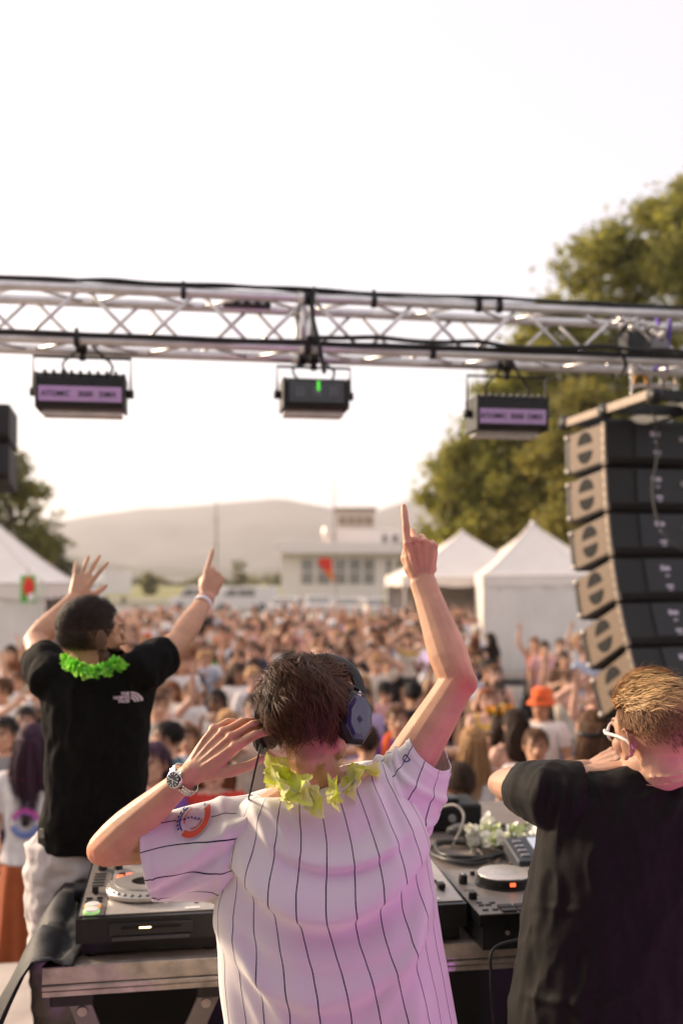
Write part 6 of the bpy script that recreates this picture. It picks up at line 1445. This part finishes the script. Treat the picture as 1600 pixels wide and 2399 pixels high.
def proto_top(female, pose, voxel, sleeve):
    k = .90 if female else 1.0; sw = .165 if female else .19; r, f = Vector((1, 0, 0)), Vector((0, 1, 0)); g = G(); hp_ = .165 if female else .16
    top = 1.455 if sleeve else 1.36
    lv = [((0, 0, .86 if not female else .96), hp_ + .02, .125, r, f), ((0, 0, 1.02), hp_ - .0 + (.0 if female else .015), .118, r, f), ((0, 0, 1.10), (.14 if female else .165), .112, r, f), ((0, .006, 1.25), .165 * (k + .04), .126, r, f), ((0, 0, 1.36), .182 * k, .118, r, f)]
    if sleeve: lv += [((0, -.005, 1.42), .16 * k, .098, r, f), ((0, -.005, 1.455), .10 * k, .075, r, f)]
    torso_pieces(g, lv)
    for s, (el, wr) in ((-1, POSES[pose][0]), (1, POSES[pose][1])):
        sh = Vector((s * sw * .95, 0, 1.405)); el = Vector((s * el[0] * (k + .04), el[1], el[2]))
        if sleeve: g.tube([(s * .08, 0, 1.40), sh, sh.lerp(el, .30), sh.lerp(el, .62)], [.07 * k, .071 * k, .070 * k, .064 * k], 12)
        else: g.tube([(s * .10, .09, 1.34), (s * .105, .03, 1.463), (s * .10, -.09, 1.34)], .018, 6)
    me = remesh(g, voxel, 3 if voxel < .02 else 1)
    if voxel < .02: wrinkle(me, .006, (9, 9, 5), 2)
    me.shade_smooth(); return me
def proto_bottom(female, skirt, voxel):
    g = G()
    if skirt: g.rings([ellring(Vector((0, 0, z)), Vector((1, 0, 0)), Vector((0, 1, 0)), a, b, 40) for z, a, b in ((.16, .27, .24), (.5, .225, .185), (.8, .19, .145), (.95, .165, .125), (1.02, .15, .112))])
    else:
        for s in (-1, 1): g.tube([(s * .085, 0, .95), (s * .09, 0, .80), (s * .10, .01, .48), (s * .11, 0, .08)], [.105, .108, .075, .066], 12)
        g.ball((0, 0, .92), (.178, .128, .12))
    me = remesh(g, voxel, 3)
    if skirt:
        v = verts(me); an = np.arctan2(v[:, 1], v[:, 0]); k = (1.02 - v[:, 2]) * .035; v[:, 0] *= 1 + k * np.sin(an * 11 + v[:, 2] * 3) / .25; v[:, 1] *= 1 + k * np.sin(an * 11 + v[:, 2] * 3) / .25; setv(me, v)
    return me
def proto_hair(style, dens=1.0):
    g = G()
    def sc(u): return u.z > -.45 and not (u.y > .42 and u.z < .42) and not (abs(u.x) > .75 and u.z < -.1 and u.y > -.2)
    if style == 'bald': return None
    cap(g, HEAD0, 1.10 if style == 'short' else 1.13, sc, .012, len(style), 22)
    if style in ('long', 'curly', 'big'):
        w0 = {'long': .088, 'curly': .105, 'big': .15}[style]; n = 40; rs = []
        for j, z in enumerate(np.linspace(1.66, 1.22 if style == 'long' else 1.30, 9)):
            q = j / 8; ring = []
            for i in range(n):
                a = 2 * math.pi * i / n; rr = 1 + .10 * noise.noise(Vector((math.cos(a) * 4, math.sin(a) * 4, z * 9 + len(style)))) + .05 * math.sin(a * 9 + z * 14)
                hw = w0 * (.62 + .38 * min(1, q * 3)) * (1 + .28 * math.sin(q * 2.4)) * (1 - .45 * q ** 3); hd = (.085 if style != 'big' else .12) * (1 - .45 * q)
                x = hw * rr * math.cos(a); y = -.055 - .02 * q + hd * rr * math.sin(a)
                lim = .020 if z > 1.50 else -.02
                ring.append(Vector((x, min(y, lim + abs(x) * .25), z)))
            rs.append(ring)
        g.rings(rs); rr_ = np.random.RandomState(5)
        for k in range(420):
            i = rr_.randint(n); e = rr_.uniform(.98, 1.10); pts = []
            ph = rr_.uniform(0, 6)
            for j in range(9):
                c = rs[j][i]; c0 = Vector((0, -.055, c.z)); q = c0 + (c - c0) * e + Vector((.006 * math.sin(ph + j), .004 * math.cos(ph + j), -.02 * (j == 8) * rr_.rand() * 2)); pts.append(q)
            i0 = len(g.v); tg = (rs[0][(i + 1) % n] - rs[0][i]).normalized() * .0035
            for j, q in enumerate(pts): w_ = tg * (1 - .07 * j); g.v += [tuple(q - w_), tuple(q + w_)]
            for j in range(8): g.f.append((i0 + 2 * j, i0 + 2 * j + 1, i0 + 2 * j + 3, i0 + 2 * j + 2)); g.mi.append(0)
    if style == 'bun': g.ball((0, -.075, 1.715), (.045, .045, .04), None, 16, 10)
    if style == 'tail':
        g.tube([(0, -.10, 1.66), (0, -.15, 1.62), (0, -.15, 1.50), (0, -.13, 1.36)], [.03, .038, .032, .012], 12, True)
    fl = lambda p, u: Vector((u.x * .8, u.y * .8 - .2, -.8 + .6 * max(0, u.z)))
    strands(g, HEAD0, int(500 * dens), lambda u: 1 if sc(u) else 0, lambda u: .06, fl, lambda u: .018, lambda u: .006, .0022, 3, 5, 1.10, 1)
    o = bpy.data.meshes.new('hair'); o.from_pydata(g.v, [], g.f); o.update(); o.shade_smooth(); return o
BODY, TOP, BOT, HAIR = {}, {}, {}, {}
def get(dic, key, fn):
    if key not in dic: dic[key] = fn()
    return dic[key]
SKINS = {'pale': SKIN('pale', (.66, .40, .30)), 'light': SK_R, 'warm': SK_DJ, 'tan': SK_L, 'brown': SKIN('brown', (.28, .15, .095))}
HAIRS = {'dark': hair_mat('crowd_dark_brown', (.030, .016, .010), .5), 'black': hair_mat('crowd_black', (.012, .010, .010), .5), 'brown': hair_mat('crowd_brown', (.085, .042, .022), .5), 'auburn': hair_mat('crowd_auburn', (.16, .060, .026), .5), 'blond': hair_mat('crowd_blond', (.36, .22, .11), .5), 'violet': hair_mat('crowd_violet', (.045, .02, .04), .5)}
def clothmat(n, c): return mat('cloth_' + n.replace(' ', '_'), c, .85, var=.08, scale=14, sheen=.1, spec=.2)
TOPS = {'white': clothmat('white', (.74, .70, .68)), 'black': clothmat('black', (.015, .014, .014)), 'cream': clothmat('cream', (.66, .57, .47)), 'pale blue': clothmat('pale_blue', (.44, .48, .58)), 'tan': clothmat('tan', (.42, .28, .18)), 'brown': clothmat('brown', (.17, .09, .055)), 'grey': clothmat('grey', (.26, .25, .25)), 'navy': clothmat('navy', (.03, .035, .08)),
        'pink': clothmat('pink', (.68, .36, .34)), 'red': clothmat('red', (.55, .05, .035)), 'orange': clothmat('orange', (.76, .13, .035)), 'lilac': clothmat('lilac', (.48, .38, .60)), 'teal': clothmat('teal', (.04, .14, .16)), 'green': clothmat('green', (.03, .32, .13)), 'rust': clothmat('rust', (.36, .085, .025)), 'purple': clothmat('purple', (.18, .08, .36)), 'yellow': clothmat('yellow', (.68, .45, .06)), 'denim': clothmat('denim', (.10, .15, .26)), 'skin pink': clothmat('skin_pink', (.62, .34, .27))}
def sub(name, me, m, par):
    o = bpy.data.objects.new(name, me); COL.objects.link(o); o.parent = par
    if len(me.materials) == 0: me.materials.append(m)
    o.material_slots[0].link = 'OBJECT'; o.material_slots[0].material = m; return o
def shades_mesh():
    g = G()
    for s in (-1, 1):
        g.ball((s * .034, .100, 1.610), (.030, .010, .021), None, 12, 8); g.tube([(s * .062, .092, 1.614), (s * .082, .06, 1.614), (s * .086, -.01, 1.606)], .004, 6)
    g.tube([(-.012, .110, 1.615), (.012, .110, 1.615)], .004, 6); me = bpy.data.meshes.new('sunglasses'); me.from_pydata(g.v, [], g.f); me.update(); me.shade_smooth(); return me
def lei_mesh():
    g = G(); r_ = np.random.RandomState(3)
    for k in range(150):
        a = r_.uniform(0, 6.283); c = Vector((.115 * math.cos(a), .02 + .10 * math.sin(a), 1.425 - .07 * math.sin(a))) + Vector(r_.normal(size=3)) * .012; n_ = Vector(r_.normal(size=3)).normalized(); e = n_.orthogonal().normalized() * .03; f_ = n_.cross(e)
        g.add([c + e, c + f_, c - e, c - f_], [(0, 1, 2, 3)])
    me = bpy.data.meshes.new('garland'); me.from_pydata(g.v, [], g.f); me.update(); return me
LEIS = {}
def person(x, d, s, rot, female, pose, hstyle, hcol, top, sleeve, bottom, skirt, skin, label, hat=None, group='people in the crowd', z=0.0):
    t = thing('person', label, 'person', (x, d, z), rot, group); t.scale = (s, s, s)
    sub('body', get(BODY, (female, pose), lambda: proto_body(female, pose, .0115)), SKINS[skin], t)
    hm = get(HAIR, hstyle, lambda: proto_hair(hstyle))
    if hm: sub('hair', hm, HAIRS[hcol], t)
    sub('top' if not sleeve else 'shirt', get(TOP, (female, pose, sleeve), lambda: proto_top(female, pose, .013, sleeve)), TOPS[top], t)
    sub('skirt' if skirt else 'trousers', get(BOT, (female, skirt), lambda: proto_bottom(female, skirt, .016)), TOPS[bottom], t)
    if hat:
        kind, hc = hat; g = G()
        def hatmesh():
            if kind == 'cap':
                g.rings([[Vector((.088 * f_ * math.cos(a), -.012 + .106 * f_ * math.sin(a), z_)) for a in np.linspace(0, 2 * math.pi, 28, endpoint=False)] for f_, z_ in ((1.05, 1.645), (1.06, 1.69), (.95, 1.735), (.65, 1.765), (.1, 1.775))])
                g.add([(-.075, .075, 1.655), (.075, .075, 1.655), (.055, .17, 1.642), (-.055, .17, 1.642), (-.075, .075, 1.648), (.075, .075, 1.648), (.055, .17, 1.635), (-.055, .17, 1.635)], [(0, 1, 2, 3), (7, 6, 5, 4), (2, 6, 7, 3), (0, 3, 7, 4), (1, 5, 6, 2)])
            elif kind == 'bucket':
                g.rings([[Vector((.09 * f_ * math.cos(a), -.012 + .105 * f_ * math.sin(a), z_)) for a in np.linspace(0, 2 * math.pi, 28, endpoint=False)] for f_, z_ in ((1.55, 1.625), (1.5, 1.632), (1.06, 1.675), (1.0, 1.755), (.8, 1.775), (.05, 1.78))])
            me = bpy.data.meshes.new(kind); me.from_pydata(g.v, [], g.f); me.update(); me.shade_smooth(); return me
        sub(kind + '_hat' if kind == 'bucket' else 'cap', get(HAIR, 'hat_' + kind, hatmesh), TOPS[hc], t)
    return t
def D(py, s=1.0): return (ZC - 1.6 * s) * F / (py - HY)
TO, AWAY = math.pi, 0.0
placed = []
def spot(px, py, s=1.0, d=None):
    d = d or D(py, s); placed.append(((px - CX) * d / F, d)); return (px - CX) * d / F, d, s
def flowers(par, x, d, z, r, mats_, n, label, seed, flat=.6):
    c = [Vector((x + r * math.cos(a), d + r * math.sin(a), z + .012 * math.sin(2 * a))) for a in np.linspace(0, 2 * math.pi, 30)]
    return garland('flower_garland', label, c, .04, n, mats_[0], seed, mats=mats_, per=5, cord=False)
OR = mat('petal_orange', (.80, .26, .03), .7, var=.2, scale=40); RD = mat('petal_red', (.70, .04, .05), .7, var=.2, scale=40); YE = mat('petal_yellow', (.78, .55, .03), .7, var=.2, scale=40); RO = mat('petal_vermilion', (.80, .10, .03), .7, var=.2, scale=40)
# people one can pick out, nearest first
x, d, s = spot(78, 1748, 1.12); wp = person(x, d, s, R(4), True, 'down', 'long', 'violet', 'white', True, 'rust', True, 'light', 'person with back turned in white T-shirt with round print and rust skirt at the left')
def shirt_print():
    for r0, r1, a0, a1, c, n_ in ((.066, .080, 20, 160, (.60, .06, .34), 'magenta'), (.050, .064, 10, 170, (.42, .12, .48), 'violet'), (.064, .082, 195, 345, (.10, .17, .50), 'blue'), (.046, .060, 190, 350, (.22, .30, .62), 'sky'), (.0, .022, 0, 360, (.015, .015, .02), 'black'), (.088, .091, 0, 360, (.25, .16, .40), 'outline')):
        g = G(); v = []; k = 25
        for a in np.linspace(R(a0), R(a1), k): v += [(-.01 + r0 * math.cos(a), -.1315 + .06 * (r0 * math.cos(a)) ** 2 * 8, 1.20 + r0 * math.sin(a)), (-.01 + r1 * math.cos(a), -.1315 + .06 * (r1 * math.cos(a)) ** 2 * 8, 1.20 + r1 * math.sin(a))]
        g.add(v, [(2 * i, 2 * i + 1, 2 * i + 3, 2 * i + 2) for i in range(k - 1)]); obj('shirt_print', g, mat('print_' + n_, c, .8, var=.05), wp, world=False)
shirt_print()
flowers(None, x, d, 1.44 * s, .12, [RD, YE, RD, RO], 22, 'red and yellow flower garland on the person in the rust skirt', 31)
x, d, s = spot(12, 1722, 1.05); person(x, d, s, R(170), True, 'up_right', 'long', 'black', 'grey', True, 'navy', False, 'light', 'person with dark long hair and raised arm at the far left edge')
x, d, s = spot(60, 1690, 1.0); person(x, d, s, R(190), True, 'up_both', 'long', 'black', 'cream', True, 'navy', False, 'pale', 'person in pale top reaching up behind the white T-shirt at the left')
x, d, s = spot(1075, 1838, 1.03); person(x, d, s, R(15), False, 'down', 'short', 'dark', 'navy', True, 'denim', False, 'warm', 'dark haired person with back turned just beyond the right end of the gear')
x, d, s = spot(1108, 1745, 1.05); person(x, d, s, R(-8), True, 'front', 'long', 'blond', 'white', False, 'denim', False, 'light', 'person with long blond hair in white tank top beside the raised arm')
x, d, s = spot(1207, 1700, 1.05); person(x, d, s, R(20), True, 'front', 'long', 'dark', 'skin pink', False, 'black', False, 'pale', 'person with bare shoulders and long dark hair below the orange hat')
x, d, s = spot(1255, 1748, 1.02); person(x, d, s, R(172), False, 'down', 'short', 'brown', 'white', True, 'denim', False, 'light', 'short haired person facing the stage above the bent elbow at right')
x, d, s = spot(1268, 1655, 1.02); person(x, d, s, R(150), False, 'down', 'short', 'dark', 'white', True, 'denim', False, 'tan', 'person in white shirt wearing an orange red hat', ('bucket', 'orange'))
x, d, s = spot(1170, 1690, 1.0); person(x, d, s, R(30), True, 'down', 'curly', 'dark', 'tan', False, 'black', False, 'light', 'person with curly dark hair wearing orange flowers on the head'); flowers(None, x, d, 1.70 * s, .10, [OR, YE], 20, 'orange flower headband in the crowd right of the raised arm', 32)
x, d, s = spot(1388, 1712, 1.13); pj = person(x, d, s, R(35), True, 'down', 'big', 'brown', 'brown', True, 'navy', False, 'warm', 'person with big brown hair and a dark strap right in front of the speakers')
g = G(); g.tube([(.155 * math.cos(a), -.05 + .125 * math.sin(a), 1.60) for a in np.linspace(math.pi * .9, math.pi * 2.1, 24)], .012, 8); obj('head_strap', g, mat('strap_black', (.012, .012, .014), .3), pj, world=False, smooth=True)
x, d, s = spot(1392, 1625, 1.05); person(x, d, s, R(160), True, 'head', 'tail', 'auburn', 'navy', False, 'denim', False, 'pale', 'person with hands at the head and dark top beside the lowest speaker')
x, d, s = spot(1330, 1600, 1.0); person(x, d, s, R(165), True, 'up_right', 'long', 'brown', 'cream', False, 'denim', False, 'light', 'person in cream top with raised arm left of the lowest speaker')
x, d, s = spot(1418, 1665, 1.02); person(x, d, s, R(175), True, 'up_both', 'bun', 'auburn', 'skin pink', False, 'black', False, 'pale', 'person with both arms up in front of the lowest speaker')
x, d, s = spot(1140, 1640, 1.0); person(x, d, s, R(185), True, 'front', 'long', 'auburn', 'yellow', False, 'denim', False, 'pale', 'person with auburn hair and yellow top right of the raised elbow')
x, d, s = spot(930, 1688, 1.03); po_ = person(x, d, s, R(180), False, 'out', 'short', 'brown', 'purple', True, 'navy', False, 'light', 'person in purple shirt with a bright orange scarf facing the stage')
g = G(); sf = [(-.10, .155, .98), (-.105, .150, 1.2), (-.10, .11, 1.40), (-.065, .02, 1.475), (0, -.055, 1.485), (.065, .02, 1.475), (.10, .11, 1.40), (.105, .150, 1.2), (.10, .155, .98)]
g.tube(spline(sf, 5), .03, 10, True, flat=(1, .55), up=(1, 0, 0)); obj('scarf', g, mat('scarf_orange', (.85, .14, .025), .8), po_, world=False, smooth=True)
x, d, s = spot(850, 1640, 1.0); person(x, d, s, R(178), True, 'front', 'long', 'black', 'lilac', True, 'navy', False, 'light', 'person in lilac top behind the right headphone cup')
x, d, s = spot(860, 1740, 1.02); person(x, d, s, R(5), False, 'down', 'short', 'dark', 'tan', True, 'navy', False, 'warm', 'dark haired person right beside the neck of the person in white jersey')
x, d, s = spot(395, 1728, 1.02); person(x, d, s, R(95), False, 'front', 'short', 'black', 'teal', True, 'navy', False, 'light', 'dark haired person in teal shirt left of the raised wrist')
x, d, s = spot(360, 1790, 1.05); person(x, d, s, R(160), True, 'down', 'long', 'violet', 'purple', True, 'navy', False, 'light', 'person in purple beside the left edge of the black T-shirt')
x, d, s = spot(500, 1800, 1.03); person(x, d, s, R(185), True, 'front', 'curly', 'auburn', 'red', True, 'navy', False, 'pale', 'person in red top below the wristwatch hand')
x, d, s = spot(880, 1556, 1.02); person(x, d, s, R(178), False, 'head', 'short', 'blond', 'cream', True, 'denim', False, 'light', 'person in cream T-shirt with hands on the head in the middle of the crowd')
x, d, s = spot(968, 1625, 1.05); person(x, d, s, R(10), False, 'down', 'short', 'black', 'black', True, 'black', False, 'tan', 'person all in black left of the raised arm')
x, d, s = spot(1116, 1484, 1.03); person(x, d, s, R(150), False, 'down', 'short', 'blond', 'white', True, 'denim', False, 'light', 'person in white with a pale cap left of the closed tent', ('cap', 'cream'))
x, d, s = spot(1148, 1497, 1.0); person(x, d, s, R(30), True, 'down', 'long', 'dark', 'black', True, 'black', True, 'tan', 'person in long black dress by the corner of the closed tent')
for k, (px, py, top_, hs, hc, lab, ps) in enumerate(((1252, 1508, 'rust', 'long', 'auburn', 'person in rust coloured dress before the tent wall', 'up_right'), (1275, 1520, 'pink', 'bun', 'dark', 'person in pink with a bun before the tent wall', 'down'), (1312, 1512, 'tan', 'short', 'brown', 'person in tan top at the right of the tent wall', 'down'), (1320, 1545, 'brown', 'long', 'dark', 'person in brown near the speakers before the tent', 'front'), (1352, 1500, 'white', 'long', 'blond', 'person in white close to the speaker edge', 'up_right'), (1368, 1530, 'pale blue', 'short', 'brown', 'person in pale blue just behind the speakers', 'down'))):
    x, d, s = spot(px, py, 1.0); person(x, d, s, R(160 + 9 * k), k % 2 == 0, ps, hs, hc, top_, k % 2 == 1, 'black', k == 0, 'light', lab)
x, d, s = spot(32, 1532, 1.05, 12.5); person(x, d, s, R(100), False, 'down', 'short', 'auburn', 'white', True, 'denim', False, 'light', 'person in white shirt standing before the left tent')
x, d, s = spot(62, 1528, 1.0, 13.6); person(x, d, s, R(140), False, 'down', 'short', 'brown', 'green', True, 'navy', False, 'light', 'person in green shirt beside the left tent')
x, d, s = spot(100, 1445, 1.0, 20.0); person(x, d, s, R(150), False, 'down', 'short', 'black', 'black', True, 'black', False, 'tan', 'person in black standing in the opening of the left tent')
x, d, s = spot(345, 1545, 1.0); person(x, d, s, R(180), False, 'up_right', 'short', 'blond', 'cream', True, 'denim', False, 'light', 'person in cream holding an arm up behind the bearded person')
# everybody else: a jittered lattice, nearest first
rnd = np.random.RandomState(42); cand = []
v = 5.95
while v < 46:
    step = .69 + .006 * v; u = -.55 * v - 2
    while u < .55 * v + 2:
        xx = u + rnd.uniform(-.22, .22); yy = v + rnd.uniform(-.22, .22); p = S(xx, yy, 0)
        px = CX + p.x * F / p.y; u += step
        if px < -60 or px > 1660: continue
        if px < 135 and p.y < 7.6: continue
        if px > 1128 and p.y > 12.5: continue
        if px > 1230 and p.y > 9.5: continue
        if px < 150 and p.y > 16.5: continue
        if p.y > 36 + 2.5 * math.sin(px * .02): continue
        if p.y > 33 and px > 1000: continue
        if any((p.x - a) ** 2 + (p.y - b) ** 2 < .36 for a, b in placed): continue
        if rnd.rand() < .07: continue
        cand.append((p.y, p.x, px))
    v += step * .92
cand.sort()
TN, TWt = zip(*(('white', .33), ('black', .30), ('cream', .09), ('pale blue', .06), ('tan', .08), ('brown', .05), ('grey', .04), ('navy', .05), ('pink', .04), ('red', .015), ('orange', .01), ('lilac', .02), ('skin pink', .05), ('teal', .01)))
HN, HWt = zip(*(('dark', .30), ('brown', .26), ('black', .10), ('auburn', .14), ('blond', .20)))
TWt = np.array(TWt) / sum(TWt); HWt = np.array(HWt) / sum(HWt)
N_IND = 300 - len(placed)
POSN = ['down', 'front', 'up_right', 'up_both', 'head']; POSW = [.54, .25, .11, .06, .04]
poset = {'down': 'arms down', 'front': 'hands in front', 'up_right': 'one arm raised', 'up_both': 'both arms raised', 'head': 'hands on head'}
def attrs():
    fem = rnd.rand() < .55; pose = POSN[rnd.choice(5, p=POSW)]; hs = rnd.choice(['long', 'curly', 'bun', 'tail', 'long']) if fem else 'short'
    return fem, pose, hs, HN[rnd.choice(len(HN), p=HWt)], TN[rnd.choice(len(TN), p=TWt)], (rnd.rand() < .45 if fem else True), ['navy', 'black', 'denim', 'tan'][rnd.randint(4)], ['pale', 'light', 'warm', 'tan', 'brown'][rnd.choice(5, p=[.25, .3, .25, .14, .06])], R(180 + rnd.normal() * 28) if rnd.rand() < .86 else R(rnd.uniform(0, 360)), rnd.uniform(.89, 1.09)
def where(px, d):
    row = 'at front' if d < 9 else ('mid crowd' if d < 16 else 'far back')
    side = 'at far left' if px < 110 else ('behind bearded person' if px < 340 else ('between raised arms' if px < 640 else ('behind headphones' if px < 840 else ('left of pointing arm' if px < 1000 else ('right of pointing arm' if px < 1130 else 'near speakers')))))
    return row + ', ' + side
used = set()
for d, x, px in cand[:N_IND]:
    for _ in range(40):
        fem, pose, hs, hc, top_, slv, bot, skin, rot, s = attrs(); hat = None
        if rnd.rand() < .10: hat = (['cap', 'bucket'][rnd.randint(2)], ['white', 'cream', 'white', 'orange', 'black'][rnd.randint(5)])
        lab = '%s %s haired person, %s top, %s, %s' % ('long' if hs in ('long', 'curly') else ('short' if hs == 'short' else 'tied'), hc, top_, poset[pose], where(px, d))
        if hat: lab = '%s haired person in %s and %s hat, %s' % (hc, top_, hat[1], where(px, d))
        if lab not in used: break
    used.add(lab)
    pp = person(x, d, s, rot, fem, pose, hs, hc, top_, slv, bot, False, skin, lab, hat)
    if rnd.rand() < .16: sub('sunglasses', get(LEIS, 'shades', shades_mesh), mat('shades_black', (.01, .01, .012), .2, var=0), pp)
    if rnd.rand() < .12: sub('garland', get(LEIS, 'lei', lei_mesh), [OR, YE, RO, GR, W1][rnd.randint(5)], pp)
# the far crowd reads as one mass
def far_crowd():
    skn = list(SKINS.values()); hrn = list(HAIRS.values()); tpn = [TOPS[n_] for n_ in TN]; mats_ = skn + hrn + tpn
    lib = {}
    for fem in (False, True):
        for pose in ('down', 'up_right', 'up_both', 'front'):
            b = proto_body(fem, pose, .045, True); tp = proto_top(fem, pose, .05, True)
            g = G(); cap(g, HEAD0, 1.14, lambda u: u.z > -.4 and not (u.y > .42 and u.z < .45), .01, 2, 7)
            if fem: g.tube([(0, -.07, 1.64), (0, -.09, 1.50), (0, -.08, 1.34)], [.085, .095, .06], 8)
            lib[fem, pose] = [(verts(m_), [tuple(p.vertices) for p in m_.polygons]) for m_ in (b, tp)] + [(np.array(g.v), g.f)]
    V = []; Fc = []; MI = []; off = 0
    for d, x, px in cand[N_IND:]:
        fem, pose, hs, hc, top_, slv, bot, skin, rot, s = attrs()
        if pose == 'head': pose = 'up_both'
        c, sn = math.cos(rot), math.sin(rot)
        for (vv, ff), mi in zip(lib[fem, pose], (list(SKINS).index(skin), len(skn) + list(HAIRS).index(hc), len(skn) + len(hrn) + TN.index(top_))):
            w_ = np.stack([(vv[:, 0] * c - vv[:, 1] * sn) * s + x, (vv[:, 0] * sn + vv[:, 1] * c) * s + d, vv[:, 2] * s], 1); V.append(w_); Fc += [tuple(i + off for i in f) for f in ff]; MI += [mi] * len(ff); off += len(vv)
    me = bpy.data.meshes.new('far_crowd'); V = np.concatenate(V); me.from_pydata(V.tolist(), [], Fc); me.update()
    for m_ in mats_: me.materials.append(m_)
    me.polygons.foreach_set('material_index', MI); me.shade_smooth(); set_tint(me, np.ones((len(V), 3)))
    o = bpy.data.objects.new('far_crowd', me); COL.objects.link(o); tag(o, 'dense far part of the crowd reading as one mass', kind='stuff')
far_crowd()
# ================================================================== behind the photographer: backdrop, side curtains and roof added for shade, then wash lights
def shade_backdrop():  # unseen black curtain added to keep rear sky light off the performers
    t = thing('added_shade_backdrop', 'black curtain hung at the back of the stage behind the photographer', 'curtain', S(0, -2.6, ZS), A)
    for k in range(5):
        g = G(); v = []; m = 41
        for i in range(m):
            u = -4.6 + 1.84 * k + 1.82 * i / (m - 1); off = .04 * math.sin(i * 1.2 + k)
            v += [S(u, -2.6 + off, ZS + .02), S(u, -2.6 + off * .6, ZS + 3.4)]
        g.add(v, [(2 * i, 2 * i + 2, 2 * i + 3, 2 * i + 1) for i in range(m - 1)]); obj('shade_curtain_panel', g, mat('black_drape', (.012, .012, .012), .95), t, smooth=True)
    g = G(); g.tube([S(-4.7, -2.6, ZS + 3.42), S(4.7, -2.6, ZS + 3.42)], .03, 10); obj('rail', g, ALU, t)
    for u in (-4.7, 0, 4.7):
        g = G(); g.tube([S(u, -2.64, ZS), S(u, -2.64, ZS + 3.42)], .03, 10); obj('upright', g, ALU, t)
shade_backdrop()
for sg_, nm_ in ((-1, 'left'), (1, 'right')):  # unseen side wings added to cut low sky light from the rear
    t = thing('added_shade_curtain', 'black side curtain at the %s rear of the stage' % nm_, 'curtain', S(sg_ * 4.55, -1.4, ZS), A)
    g = G(); v = []
    for i in range(41): off = .04 * math.sin(i * 1.1); v += [S(sg_ * 4.55 + off, -2.5 + 2.7 * i / 40, ZS + .02), S(sg_ * 4.55 + off * .6, -2.5 + 2.7 * i / 40, ZS + 3.42)]
    g.add(v, [(2 * i, 2 * i + 2, 2 * i + 3, 2 * i + 1) for i in range(40)]); obj('shade_curtain_panel', g, mat('black_drape', (.012, .012, .012), .95), t, smooth=True)
    g = G(); g.tube([S(sg_ * 4.55, -2.5, ZS + 3.44), S(sg_ * 4.55, .2, ZS + 3.44)], .025, 10); obj('rail', g, ALU, t)
def roof():  # unseen canvas added to block overhead light and deepen the jersey shading
    t = thing('added_shade_roof', 'black canvas roof over the rear of the stage above the photographer', 'canopy', S(0, -.9, ZS + 3.5), A)
    for k in range(5):
        g = G(); v = []; m = 9
        for j in range(9):
            for i in range(m):
                u = -4.6 + 1.84 * k + 1.836 * i / (m - 1); vv = -2.7 + 3.0 * j / 8; v.append(S(u, vv, ZS + 3.52 + .05 * math.sin(math.pi * j / 8) - .03 * math.sin(math.pi * i / (m - 1))))
        g.add(v, [(j * m + i, j * m + i + 1, (j + 1) * m + i + 1, (j + 1) * m + i) for j in range(8) for i in range(m - 1)]); obj('shade_canvas_panel', g, mat('black_canvas', (.02, .02, .02), .9), t, smooth=True)
    for vv in (-2.7, .3):
        g = G(); g.tube([S(-4.7, vv, ZS + 3.50), S(4.7, vv, ZS + 3.50)], .03, 10); obj('beam', g, ALU, t)
    for u in (-4.7, 4.7):
        for vv in (-2.7, .3): g = G(); g.tube([S(u, vv, ZS), S(u, vv, ZS + 3.5)], .04, 10); obj('post', g, ALU, t)
roof()
def wash(label, pos, aim, col, power, size):
    "a stage wash light with its lamp"
    pos = Vector(pos); aim = Vector(aim); d = (aim - pos).normalized(); t = thing('wash_light', label, 'stage light', pos, 0, 'stage wash lights')
    g = G(); g.tube([pos - d * .16, pos - d * .12, pos - d * .02, pos], [.06, .09, .11, .115], 20, caps=False); obj('can', g, BLK, t, smooth=True)
    g = G(); g.tube([pos - d * .165, pos - d * .16], .062, 16); obj('rear_cap', g, BLK, t)
    e = d.orthogonal().normalized(); g = G(); g.tube([pos - d * .08 + e * .13, pos - d * .08 + e * .13 + Vector((0, 0, .16)), pos - d * .08 - e * .13 + Vector((0, 0, .16)), pos - d * .08 - e * .13], .008, 6); obj('yoke', g, BLK, t)
    g = G(); b = pos - d * .08; g.tube([Vector((b.x, b.y, ZS)), b - Vector((0, 0, .06))], .014, 8); g.box((b.x, b.y, ZS + .012), (.24, .24, .02)); obj('floor_stand', g, BLK, t)
    l = bpy.data.lights.new('wash_lamp', 'SPOT'); l.energy = power; l.color = col; l.spot_size = R(size); l.spot_blend = .6; l.shadow_soft_size = .10
    o = bpy.data.objects.new('wash_lamp', l); COL.objects.link(o); o.parent = t; o.location = d * .01
    o.rotation_euler = d.to_track_quat('-Z', 'Y').to_euler()
wash('purple wash light on the floor at the back of the stage', S(1.7, -1.0, ZS + .28), P(960, 2120, 2.2), (.70, .18, 1.0), 48, 44)
wash('magenta wash light low at the right side of the stage', S(2.7, .55, ZS + .75), P(1560, 1850, 2.35), (1.0, .06, .62), 24, 46)

# ================================================================== the evening air
def haze():
    g = G(); x0, x1, y0, y1, z0, z1 = -3700, 3700, -400, 4300, -3, 262
    g.box(((x0 + x1) / 2, (y0 + y1) / 2, (z0 + z1) / 2), (x1 - x0, y1 - y0, z1 - z0))
    m = bpy.data.materials.new('evening_haze'); m.use_nodes = True; t = m.node_tree; t.nodes.clear()
    o = t.nodes.new('ShaderNodeOutputMaterial'); v = t.nodes.new('ShaderNodeVolumePrincipled')
    v.inputs['Color'].default_value = (1.0, .95, .98, 1); v.inputs['Density'].default_value = .00021; v.inputs['Anisotropy'].default_value = .25
    t.links.new(v.outputs[0], o.inputs['Volume']); tag(obj('haze', g, m), kind='stuff')
haze()
